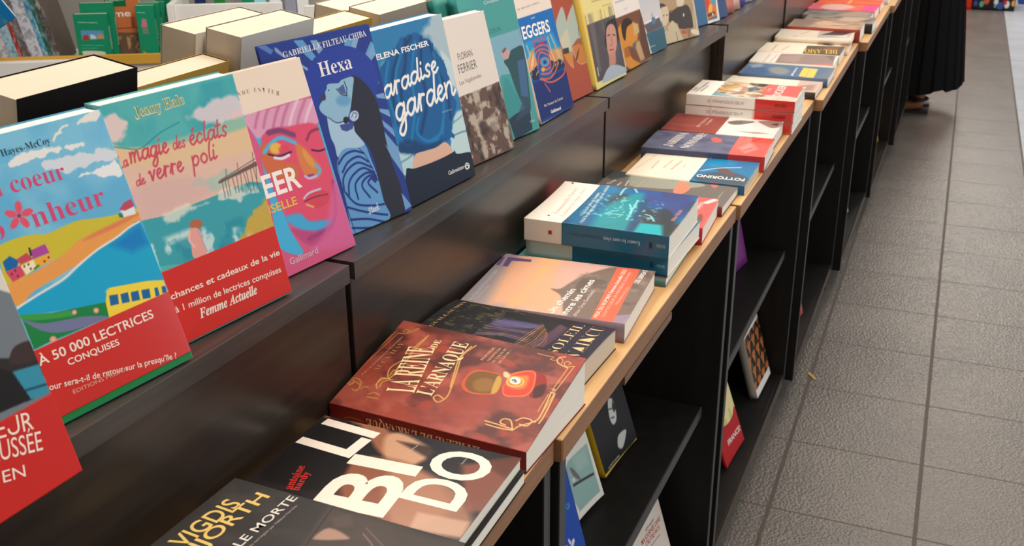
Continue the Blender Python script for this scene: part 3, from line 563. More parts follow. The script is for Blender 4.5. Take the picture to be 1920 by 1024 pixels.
ART['F2'] = {'base':(86,176,176),'ops':[['n',(60,160,170),5,4,0.4,0.65,11,0,0.7,1,1,1.0],['p',(222,200,196),0.0029,[-0.005,0.95,0.082,0.948,0.155,0.923,0.136,0.896,0.066,0.863,0.008,0.861,-0.013,0.908],1,0.00464],['p',(206,200,204),0.00392,[0.573,0.881,0.732,0.911,0.978,0.895,1.019,0.816,0.823,0.827,0.626,0.838],1,0.00653],['p',(222,196,196),0.00273,[0.787,0.844,1.009,0.842,1.036,0.801,0.82,0.821],1,0.00546],['p',(224,190,150),0.00293,[-0.009,0.829,0.082,0.822,0.269,0.802,0.583,0.798,0.812,0.804,1.033,0.796,1.017,0.605,0.439,0.528,0.025,0.53]],['p',(126,186,168),0.00337,[0.697,0.804,1.031,0.814,1.032,0.771,0.791,0.765,0.466,0.782,0.266,0.797],0.8],['p',(224,186,166),0.00475,[0.011,0.74,0.321,0.708,0.633,0.683,1.05,0.643,0.99,0.508,0.539,0.508,0.025,0.53]],['p',(214,176,170),0.006,[0.028,0.665,0.496,0.636,0.63,0.551,0.229,0.534,0.028,0.535],0.8],['p',(150,196,184),0.00395,[0.479,0.603,0.719,0.632,0.818,0.596,0.63,0.551],0.6,0.00658],['l',(20,130,140),0.00094,0.00059,[-0.01,0.844,0.082,0.822,0.181,0.805,0.341,0.842,0.499,0.863],0.8,True],['p',(60,158,170),0.00049,[0.025,0.53,0.224,0.524,0.551,0.53,0.995,0.517,0.976,0.293,0.922,0.24,0.057,0.344,0.044,0.434]],['n',(206,222,222),9,12,0.5,0.6,21,0,0.12,1,0.45,0.9],['n',(40,140,160),7,10,0.56,0.66,23,0.2,0.14,1,0.42,0.8],['p',(228,222,208),0.00252,[0.212,0.52,0.341,0.547,0.462,0.529,0.775,0.517,0.97,0.493,0.966,0.462,0.648,0.499,0.422,0.495,0.257,0.488],0.8,0.0063],['p',(196,164,72),0.00287,[0.861,0.406,0.971,0.448,1.057,0.444,0.999,0.288,0.68,0.293,0.775,0.336],1,0.00574],['n',(220,190,120),30,6,0.5,0.6,25,0.75,0.12,1,0.34,0.8],['l',(110,84,80),0.00164,0.00027,[0.662,0.578,0.994,0.609]],['l',(110,84,80),0.00082,0.00027,[0.677,0.585,0.996,0.624]],['p',(112,86,82),0.0,[0.665,0.584,0.743,0.588,1.006,0.607,0.998,0.592,0.749,0.578,0.664,0.572]],['l',(110,92,84),0.00082,0.00027,[0.688,0.574,0.677,0.508]],['l',(110,92,84),0.00083,0.00028,[0.712,0.575,0.705,0.506]],['l',(110,92,84),0.00083,0.00028,[0.738,0.58,0.724,0.509]],['l',(110,92,84),0.00084,0.00028,[0.775,0.582,0.772,0.512]],['l',(110,92,84),0.00084,0.00028,[0.812,0.585,0.796,0.51]],['l',(110,92,84),0.00085,0.00028,[0.846,0.582,0.824,0.508]],['l',(110,92,84),0.00085,0.00028,[0.872,0.586,0.877,0.504]],['l',(110,92,84),0.00085,0.00028,[0.897,0.588,0.89,0.495]],['l',(110,92,84),0.00086,0.00029,[0.937,0.594,0.921,0.496]],['l',(110,92,84),0.00086,0.00029,[0.962,0.595,0.963,0.482]],['l',(110,92,84),0.00087,0.00029,[0.988,0.597,0.956,0.515]],['l',(110,92,84),0.00083,0.00028,[0.743,0.622,0.727,0.582]],['l',(110,92,84),0.00084,0.00028,[0.843,0.632,0.833,0.581]],['l',(110,92,84),0.00086,0.00029,[0.988,0.654,0.971,0.6]],['p',(176,104,72),0.00053,[0.456,0.441,0.452,0.436,0.444,0.431,0.432,0.428,0.417,0.427,0.402,0.428,0.387,0.431,0.374,0.436,0.365,0.441,0.359,0.447,0.358,0.454,0.362,0.459,0.371,0.464,0.382,0.466,0.397,0.467,0.412,0.467,0.427,0.464,0.44,0.459,0.45,0.454,0.455,0.447]],['p',(226,160,150),0.00065,[0.345,0.434,0.417,0.424,0.422,0.351,0.411,0.31,0.322,0.319,0.331,0.377]],['l',(236,186,170),0.00209,0.00039,[0.347,0.427,0.327,0.396,0.35,0.361]],['l',(190,160,165),0.00159,0.0004,[0.409,0.42,0.422,0.351,0.43,0.324]],['t','Jenny Hale',(228,228,190),'serif',0.022,0.208,0.921,0.576,0.927,0.00869],['t','Jenny Hale',(126,160,96),'serif',-0.006,0.212,0.923,0.572,0.927,0.00843],['l',(200,72,92),0.00118,0.0003,[0.0212,0.801,0.0156,0.7762,0.0098,0.7538,0.0177,0.7525,0.0354,0.7563]],['l',(200,72,92),0.00118,0.0003,[0.0683,0.7725,0.0608,0.7783,0.0494,0.7741,0.0438,0.7628,0.0479,0.7544,0.056,0.756,0.0664,0.7688,0.0692,0.7763]],['l',(200,72,92),0.00118,0.0003,[0.0694,0.7782,0.0655,0.7638,0.067,0.7553,0.0738,0.7605]],['l',(200,72,92),0.00181,0.0003,[0.1017,0.8003,0.0994,0.7805,0.0935,0.7608]],['l',(200,72,92),0.00181,0.0003,[0.0982,0.7805,0.1162,0.7983,0.126,0.7963,0.1249,0.7805,0.1196,0.7607]],['l',(200,72,92),0.00181,0.0003,[0.1249,0.7805,0.143,0.7982,0.1545,0.7962,0.1522,0.7765,0.1531,0.7618,0.1707,0.7705]],['l',(200,72,92),0.00181,0.0003,[0.2278,0.7901,0.2147,0.8,0.1928,0.7942,0.1807,0.7764,0.1871,0.7626,0.2024,0.7645,0.2237,0.7842,0.23,0.7961]],['l',(200,72,92),0.00181,0.0003,[0.2306,0.7992,0.2211,0.7763,0.2228,0.7625,0.2361,0.7704]],['l',(200,72,92),0.00181,0.0003,[0.2872,0.79,0.2741,0.7999,0.2522,0.794,0.2401,0.7763,0.2466,0.7624,0.2618,0.7644,0.2832,0.7841,0.2894,0.7959]],['l',(200,72,92),0.00181,0.0003,[0.29,0.7991,0.2803,0.7683,0.2687,0.7367,0.2481,0.7209,0.235,0.7308,0.253,0.7486,0.2926,0.7702]],['l',(200,72,92),0.00181,0.0003,[0.3096,0.799,0.3025,0.7761,0.303,0.7623,0.3211,0.7702]],['l',(200,72,92),0.00181,0.0003,[0.3187,0.8164,0.321,0.8196]],['l',(200,72,92),0.00181,0.0003,[0.3296,0.7781,0.3515,0.7839,0.3622,0.7938,0.3514,0.7997,0.3344,0.7879,0.3312,0.7702,0.3443,0.7602,0.369,0.772]],['l',(200,72,92),0.00128,0.0003,[0.4355,0.7818,0.4276,0.7884,0.414,0.7845,0.4062,0.7728,0.41,0.7635,0.4194,0.7648,0.4329,0.7778,0.437,0.7857]],['l',(200,72,92),0.00128,0.0003,[0.4509,0.8145,0.4393,0.7883,0.4322,0.7699,0.4338,0.7628,0.4422,0.7686]],['l',(200,72,92),0.00128,0.0003,[0.445,0.7738,0.4586,0.7777,0.4654,0.7842,0.4588,0.7882,0.4481,0.7804,0.4459,0.7685,0.4538,0.7619,0.4693,0.7697]],['l',(200,72,92),0.00128,0.0003,[0.4722,0.7657,0.4814,0.7617,0.4899,0.7682,0.4825,0.7775,0.484,0.7854,0.4939,0.7893,0.4977,0.784]],['l',(200,72,92),0.00183,0.0003,[0.5363,0.7781,0.5619,0.7837,0.5744,0.7936,0.5617,0.7997,0.5418,0.788,0.5381,0.7701,0.5535,0.7599,0.5824,0.7714]],['l',(200,72,92),0.00183,0.0003,[0.568,0.8136,0.5844,0.8254]],['l',(200,72,92),0.00183,0.0003,[0.6332,0.7907,0.6209,0.7989,0.5975,0.7872,0.5918,0.7693,0.6057,0.7591,0.6336,0.7687]],['l',(200,72,92),0.00183,0.0003,[0.6814,0.838,0.6609,0.8063,0.6494,0.7745,0.6513,0.7597,0.6705,0.7682]],['l',(200,72,92),0.00183,0.0003,[0.7338,0.7872,0.7184,0.7974,0.6928,0.7918,0.6787,0.774,0.6863,0.7599,0.7041,0.7617,0.7291,0.7813,0.7364,0.7932]],['l',(200,72,92),0.00183,0.0003,[0.7371,0.7964,0.7261,0.7734,0.7281,0.7593,0.7436,0.7671]],['l',(200,72,92),0.00183,0.0003,[0.7807,0.8285,0.7658,0.7968,0.7545,0.7689,0.7592,0.7577,0.7781,0.7646]],['l',(200,72,92),0.00183,0.0003,[0.7514,0.805,0.7906,0.8084]],['l',(200,72,92),0.00183,0.0003,[0.7867,0.7625,0.8043,0.7562,0.8203,0.766,0.8057,0.7802,0.8082,0.7921,0.8268,0.7979,0.8343,0.7898]],['l',(200,72,92),0.00121,0.0003,[0.1142,0.6847,0.1057,0.6897,0.0926,0.6861,0.0861,0.6766,0.0908,0.6695,0.1,0.6708,0.112,0.6816,0.1153,0.6879]],['l',(200,72,92),0.00121,0.0003,[0.1261,0.7111,0.1173,0.69,0.1121,0.6753,0.1144,0.6698,0.1222,0.6746]],['l',(200,72,92),0.00121,0.0003,[0.1245,0.6788,0.1375,0.6824,0.1436,0.6878,0.1366,0.6907,0.1268,0.6841,0.1258,0.6747,0.1344,0.6698,0.1489,0.6765]],['l',(200,72,92),0.00185,0.0003,[0.1879,0.705,0.1978,0.7069,0.1998,0.6724,0.2141,0.6897,0.23,0.709]],['l',(200,72,92),0.00185,0.0003,[0.2393,0.6879,0.2626,0.6938,0.2737,0.7035,0.2619,0.7092,0.2441,0.6976,0.2412,0.6803,0.2556,0.6708,0.2817,0.6824]],['l',(200,72,92),0.00185,0.0003,[0.2824,0.6786,0.2986,0.6997,0.3069,0.7113]],['l',(200,72,92),0.00185,0.0003,[0.3069,0.7113,0.3021,0.6902,0.297,0.6709]],['l',(200,72,92),0.00185,0.0003,[0.3018,0.6921,0.3158,0.7075,0.3328,0.7064]],['l',(200,72,92),0.00185,0.0003,[0.3334,0.6788,0.3496,0.7,0.3579,0.7115]],['l',(200,72,92),0.00185,0.0003,[0.3579,0.7115,0.3531,0.6904,0.3481,0.6712]],['l',(200,72,92),0.00185,0.0003,[0.3528,0.6923,0.3668,0.7077,0.3838,0.7067]],['l',(200,72,92),0.00185,0.0003,[0.3924,0.6887,0.4156,0.6945,0.4268,0.7042,0.415,0.7099,0.3971,0.6983,0.3943,0.681,0.4087,0.6715,0.4348,0.6831]],['l',(200,72,92),0.00184,0.0003,[0.5182,0.7141,0.5096,0.6751,0.4981,0.6362]],['l',(200,72,92),0.00184,0.0003,[0.5135,0.6946,0.536,0.7134,0.5568,0.7084,0.5575,0.6909,0.5333,0.6752,0.513,0.6829]],['l',(200,72,92),0.00184,0.0003,[0.6082,0.7145,0.585,0.7046,0.5799,0.6871,0.5982,0.6755,0.6214,0.6854,0.6257,0.7029,0.6082,0.7145]],['l',(200,72,92),0.00184,0.0003,[0.6759,0.7536,0.6563,0.7225,0.6461,0.6913,0.6488,0.6769,0.6682,0.6856]],['l',(200,72,92),0.00184,0.0003,[0.6873,0.714,0.68,0.6914,0.6814,0.6778,0.7028,0.6857]],['l',(200,72,92),0.00184,0.0003,[0.6973,0.7312,0.7,0.7343]]],'band':{'y0':0.005,'y1':0.315,'base':(204,46,38),'ops':[['t','chances et cadeaux de la vie',(240,222,208),'sans',0.014,0.085,0.617,0.982,0.576,0.00537],['t','à 1 million de lectrices conquises',(240,222,208),'sans',0.01,0.088,0.433,0.955,0.335,0.0054],['t','Femme Actuelle',(240,222,208),'italic',0.012,0.244,0.224,0.717,0.196,0.008]],'label':'red paper band with white print','rough':0.4}}
ART['F3'] = {'base':(204,84,124),'ops':[['p',(66,168,210),0.00149,[0.334,0.802,0.478,0.794,0.421,0.666,0.365,0.551,0.336,0.404,0.311,0.297,0.287,0.147,0.478,0.073,0.429,0.2,0.419,0.274,0.386,0.422,0.392,0.629]],['p',(210,150,178),0.00179,[0.342,0.794,0.612,0.794,1.015,0.785,1.0,0.664,0.832,0.676,0.67,0.687,0.515,0.702,0.406,0.675,0.368,0.708]],['l',(186,104,142),0.00339,0.00185,[0.548,0.845,0.458,0.783,0.401,0.73],0.8,True],['l',(186,104,142),0.00343,0.00187,[0.622,0.834,0.531,0.772,0.473,0.719],0.8,True],['l',(186,104,142),0.00349,0.0019,[0.71,0.822,0.617,0.759,0.558,0.705],0.8,True],['l',(186,104,142),0.00353,0.00193,[0.787,0.811,0.692,0.747,0.632,0.694],0.8,True],['l',(226,192,206),0.00357,0.00195,[0.858,0.801,0.763,0.737,0.702,0.682],0.8,True],['l',(186,104,142),0.00362,0.00197,[0.931,0.79,0.834,0.726,0.772,0.671],0.8,True],['l',(226,192,206),0.00366,0.002,[1.005,0.78,0.906,0.715,0.844,0.66],0.8,True],['p',(214,74,104),0.00247,[0.513,0.699,0.725,0.686,0.93,0.669,0.997,0.599,1.008,0.501,0.979,0.38,0.91,0.244,0.815,0.144,0.61,0.171,0.468,0.263,0.432,0.385,0.378,0.535,0.39,0.629]],['p',(196,104,56),0.00335,[0.392,0.629,0.479,0.642,0.519,0.551,0.666,0.496,0.639,0.43,0.477,0.46,0.376,0.514],0.9],['p',(206,124,62),0.00289,[0.712,0.596,0.79,0.561,0.841,0.501,0.886,0.442,0.846,0.401,0.742,0.41,0.696,0.477],0.9],['p',(216,150,70),0.00228,[0.764,0.565,0.81,0.521,0.848,0.463,0.806,0.456,0.759,0.508],0.8],['l',(110,58,104),0.00525,0.00216,[0.5,0.687,0.611,0.681,0.725,0.64],0.9,True],['l',(84,170,212),0.00398,0.00153,[0.411,0.605,0.503,0.637,0.603,0.646,0.715,0.601]],['p',(224,172,76),0.0022,[0.579,0.597,0.572,0.589,0.56,0.584,0.544,0.58,0.527,0.579,0.51,0.581,0.494,0.585,0.481,0.591,0.473,0.599,0.469,0.607,0.471,0.615,0.479,0.623,0.49,0.629,0.506,0.632,0.523,0.633,0.54,0.632,0.556,0.628,0.569,0.621,0.578,0.614,0.581,0.605]],['p',(206,66,86),0.00223,[0.645,0.578,0.639,0.572,0.628,0.567,0.614,0.564,0.598,0.564,0.582,0.565,0.567,0.569,0.555,0.575,0.547,0.581,0.544,0.589,0.546,0.596,0.552,0.602,0.563,0.607,0.577,0.61,0.592,0.61,0.608,0.609,0.623,0.605,0.635,0.6,0.644,0.593,0.647,0.586],0.8],['l',(70,36,60),0.002,0.00062,[0.442,0.591,0.528,0.566,0.654,0.566]],['l',(222,216,232),0.0028,0.00124,[0.487,0.565,0.552,0.55,0.624,0.554]],['l',(140,48,84),0.00295,0.00131,[0.83,0.597,0.89,0.629,0.983,0.632]],['l',(84,30,60),0.00214,0.00066,[0.849,0.542,0.915,0.525,0.986,0.524]],['l',(96,168,206),0.00331,0.00132,[0.841,0.465,0.871,0.434,0.835,0.414]],['p',(130,60,120),0.00132,[0.809,0.416,0.806,0.414,0.799,0.412,0.788,0.41,0.775,0.41,0.76,0.411,0.746,0.413,0.734,0.416,0.724,0.419,0.719,0.422,0.717,0.425,0.72,0.428,0.727,0.43,0.738,0.431,0.751,0.431,0.765,0.43,0.779,0.429,0.792,0.426,0.802,0.423,0.808,0.42]],['l',(196,176,214),0.0026,0.00098,[0.711,0.43,0.744,0.413,0.815,0.411]],['p',(204,66,84),0.00081,[0.631,0.323,0.714,0.341,0.808,0.339,0.888,0.307,0.851,0.264,0.749,0.255,0.674,0.276]],['l',(120,40,66),0.00129,0.00049,[0.636,0.313,0.756,0.314,0.872,0.304]],['l',(196,190,220),0.0021,0.00097,[0.637,0.328,0.701,0.344,0.818,0.343]],['l',(222,160,110),0.00227,0.0013,[0.645,0.295,0.7,0.271]],['p',(64,160,206),0.00313,[0.413,0.275,0.554,0.267,0.634,0.21,0.853,0.175,0.812,0.139,0.631,0.159,0.489,0.207]],['p',(170,60,120),0.00315,[0.437,0.213,0.629,0.156,0.833,0.148,0.696,0.096,0.552,0.1],0.7],['l',(146,54,116),0.00441,0.00238,[0.957,0.354,0.913,0.229,0.812,0.144,0.572,0.132],0.8,True],['l',(66,168,210),0.00436,0.00134,[0.992,0.651,0.996,0.436,0.998,0.241,1.012,0.086],0.9,True],['p',(206,96,150),0.00512,[0.996,0.362,1.012,0.086,1.033,0.005,0.549,0.071,0.733,0.133],0.7],['p',(228,208,190),0.0,[0.149,1.057,1.0,1.021,1.0,0.95,1.004,0.801,0.354,0.798,-0.007,0.794]],['t','N D E',(110,96,88),'serif',-0.02,0.34,0.89,0.45,0.891,0.00406],['t','E N T',(110,96,88),'serif',-0.02,0.489,0.89,0.586,0.876,0.00426],['t','I E R',(110,96,88),'serif',-0.02,0.609,0.87,0.703,0.842,0.00444],['t','EER',(240,228,222),'sans',0.024,0.301,0.395,0.657,0.389,0.021],['t','ISELLE',(226,178,76),'sans',0.02,0.292,0.32,0.564,0.315,0.00774],['t','Gallimard',(206,168,190),'sans',0.012,0.333,0.05,0.615,0.048,0.00614]]}
ART['F4'] = {'base':(38,58,136),'ops':[['p',(128,154,196),0.0,[0.13,0.984,0.149,0.977,0.211,0.928,0.179,0.932,0.131,0.962]],['p',(92,150,196),0.0,[0.299,0.996,0.377,0.99,0.456,0.896,0.416,0.88,0.367,0.917]],['p',(122,160,196),0.0,[0.438,0.98,0.496,0.976,0.529,0.926,0.483,0.908]],['p',(96,155,196),0.0,[0.746,0.954,0.819,0.946,0.765,0.897,0.72,0.912]],['p',(130,165,200),0.0,[0.819,0.946,0.876,0.942,0.806,0.875,0.766,0.893]],['p',(96,155,196),0.0,[0.982,0.913,1.024,0.887,0.886,0.803,0.864,0.83]],['p',(130,165,200),0.0,[0.31,0.882,0.371,0.848,0.355,0.839,0.314,0.865]],['p',(84,120,180),0.0,[0.002,1.002,0.066,1.001,0.118,0.97,0.089,0.954]],['p',(118,160,202),0.0,[0.863,0.825,0.999,0.895,1.04,0.861,0.901,0.797]],['p',(118,160,202),0.0,[0.911,0.708,0.967,0.725,0.966,0.693,0.91,0.694]],['p',(118,160,202),0.0,[0.909,0.643,0.989,0.641,0.995,0.608,0.915,0.626]],['p',(118,160,202),0.0,[0.893,0.573,1.0,0.549,1.019,0.501,0.9,0.557]],['p',(112,156,202),0.0,[0.91,0.51,0.995,0.449,1.007,0.396,0.914,0.474]],['p',(112,156,202),0.0,[0.899,0.456,1.006,0.339,1.021,0.241,0.904,0.341]],['p',(112,156,202),0.0,[0.934,0.109,1.0,0.023,0.913,0.013]],['p',(40,62,152),0.00055,[0.963,0.702,0.92,0.649,0.848,0.606,0.755,0.579,0.65,0.568,0.546,0.576,0.451,0.6,0.376,0.638,0.325,0.686,0.303,0.739,0.312,0.793,0.351,0.843,0.416,0.885,0.502,0.914,0.602,0.927,0.706,0.924,0.804,0.903,0.887,0.866,0.945,0.817,0.972,0.761]],['p',(42,42,56),0.0,[0.727,0.766,0.797,0.743,0.868,0.679,0.905,0.595,0.91,0.505,0.904,0.381,0.915,0.252,0.942,0.119,0.919,0.007,0.743,-0.005,0.747,0.104,0.738,0.214,0.748,0.311,0.712,0.415,0.636,0.481,0.64,0.532,0.707,0.564,0.695,0.592,0.638,0.61,0.705,0.703]],['p',(164,194,216),0.0,[0.426,0.609,0.507,0.566,0.566,0.557,0.632,0.525,0.635,0.489,0.696,0.409,0.579,0.411,0.505,0.424,0.426,0.397,0.423,0.457,0.407,0.511]],['p',(142,182,206),0.0,[0.499,0.757,0.591,0.749,0.628,0.76,0.737,0.76,0.707,0.702,0.634,0.6,0.567,0.559,0.49,0.563,0.429,0.599,0.381,0.633,0.376,0.663,0.424,0.689,0.45,0.694,0.455,0.722,0.476,0.736]],['p',(92,150,192),0.00419,[0.663,0.649,0.656,0.641,0.643,0.635,0.626,0.631,0.605,0.63,0.585,0.632,0.565,0.636,0.549,0.643,0.537,0.651,0.532,0.66,0.532,0.669,0.539,0.676,0.552,0.683,0.569,0.686,0.589,0.688,0.61,0.686,0.629,0.682,0.646,0.675,0.658,0.667,0.664,0.658],0.8],['p',(58,60,92),0.0,[0.388,0.702,0.451,0.721,0.443,0.684,0.408,0.686]],['l',(40,46,78),0.00123,0.00021,[0.561,0.723,0.596,0.691,0.641,0.678]],['l',(40,46,78),0.00125,0.00021,[0.647,0.749,0.653,0.71,0.637,0.677]],['p',(76,92,150),0.0,[0.571,0.722,0.634,0.738,0.639,0.687,0.598,0.694]],['p',(40,46,70),0.0,[0.498,0.726,0.497,0.725,0.496,0.724,0.494,0.724,0.492,0.724,0.489,0.724,0.487,0.724,0.485,0.725,0.484,0.726,0.484,0.727,0.484,0.728,0.484,0.729,0.486,0.73,0.488,0.73,0.49,0.73,0.492,0.73,0.494,0.73,0.496,0.729,0.498,0.728,0.498,0.727]],['l',(40,52,84),0.00101,0.0002,[0.429,0.599,0.49,0.563,0.567,0.559]],['p',(176,198,216),0.0,[0.696,0.556,0.685,0.55,0.673,0.546,0.659,0.545,0.645,0.545,0.633,0.549,0.624,0.554,0.618,0.561,0.616,0.568,0.619,0.576,0.626,0.584,0.636,0.59,0.649,0.594,0.662,0.595,0.676,0.595,0.688,0.592,0.698,0.586,0.704,0.58,0.705,0.572,0.702,0.564]],['l',(60,74,110),0.00084,0.00021,[0.635,0.567,0.659,0.585,0.691,0.576,0.666,0.558]],['p',(46,32,42),0.0,[0.6,0.558,0.597,0.553,0.591,0.549,0.584,0.546,0.577,0.545,0.569,0.545,0.562,0.547,0.556,0.551,0.553,0.555,0.552,0.561,0.553,0.566,0.556,0.571,0.562,0.575,0.569,0.578,0.576,0.579,0.584,0.579,0.591,0.577,0.597,0.573,0.6,0.569,0.602,0.564]],['p',(62,76,142),0.0,[0.511,0.548,0.642,0.54,0.62,0.511,0.559,0.506,0.518,0.521]],['p',(98,154,204),0.0,[0.426,0.395,0.506,0.427,0.63,0.409,0.697,0.41,0.716,0.343,0.741,0.232,0.742,0.105,0.752,-0.002,0.41,-0.01,0.392,0.109,0.4,0.264,0.391,0.335]],['l',(36,52,128),0.00247,0.00021,[0.417,0.364,0.493,0.398,0.583,0.401,0.664,0.375]],['l',(36,52,128),0.00248,0.00021,[0.433,0.318,0.503,0.357,0.608,0.367,0.688,0.326]],['l',(36,52,128),0.00249,0.00021,[0.407,0.228,0.425,0.285,0.49,0.323,0.594,0.338,0.706,0.292]],['l',(36,52,128),0.0025,0.00021,[0.436,0.187,0.467,0.255,0.532,0.29,0.627,0.303,0.718,0.263]],['l',(36,52,128),0.00254,0.00021,[0.513,0.162,0.516,0.232,0.577,0.264,0.664,0.273,0.726,0.244]],['l',(36,52,128),0.00259,0.00022,[0.623,0.148,0.577,0.211,0.602,0.241,0.672,0.254,0.726,0.226]],['l',(36,52,128),0.00262,0.00022,[0.703,0.158,0.639,0.22,0.683,0.243]],['l',(36,52,128),0.00249,0.00021,[0.411,0.218,0.487,0.141,0.635,0.101,0.739,0.087]],['l',(36,52,128),0.0025,0.00021,[0.399,0.142,0.53,0.092,0.677,0.046,0.746,0.027]],['l',(36,52,128),0.00251,0.00021,[0.401,0.076,0.559,0.045,0.721,-0.009]],['l',(36,52,128),0.00252,0.00021,[0.397,0.033,0.538,0.001,0.649,-0.016]],['p',(36,52,128),0.0,[0.669,0.237,0.718,0.252,0.735,0.224,0.707,0.206]],['l',(30,34,60),0.00085,0.00021,[0.63,0.409,0.682,0.35,0.738,0.214]],['l',(30,34,60),0.00082,0.00021,[0.429,0.396,0.397,0.334,0.396,0.256,0.399,0.107,0.412,-0.006]],['p',(116,158,202),0.0,[0.885,0.384,0.992,0.274,1.015,0.169,0.918,0.306]],['p',(110,154,202),0.0,[0.931,0.111,0.992,0.02,0.93,0.014]],['t','GABRIELLE',(216,214,222),'serif',0.0,0.183,0.926,0.523,0.934,0.00582],['t','FILTEAU-CHIBA',(216,214,222),'serif',0.0,0.535,0.932,0.955,0.944,0.00631],['t','Hexa',(236,230,228),'serif',-0.004,0.45,0.798,0.753,0.803,0.01478],['l',(206,214,226),0.00126,0.0003,[0.5784,0.0715,0.5859,0.0669,0.5953,0.0742,0.5868,0.0831,0.586,0.0923,0.5953,0.098,0.6002,0.0932]],['l',(206,214,226),0.00126,0.0003,[0.616,0.0992,0.6122,0.0854,0.6095,0.0734,0.6118,0.0688,0.6184,0.0722]],['l',(206,214,226),0.00126,0.0003,[0.6064,0.0885,0.6207,0.091]],['l',(206,214,226),0.00126,0.0003,[0.6321,0.0866,0.6241,0.0819,0.6229,0.0742,0.6299,0.0695,0.6379,0.0742,0.6388,0.0819,0.6321,0.0866]],['l',(206,214,226),0.00126,0.0003,[0.6591,0.0848,0.6541,0.0879,0.646,0.0824,0.6449,0.0747,0.6506,0.0708,0.6604,0.0756]],['l',(206,214,226),0.00126,0.0003,[0.6731,0.106,0.6669,0.087,0.6635,0.0715]],['l',(206,214,226),0.00126,0.0003,[0.6799,0.0895,0.6666,0.0802,0.679,0.0725,0.6844,0.0762]]]}
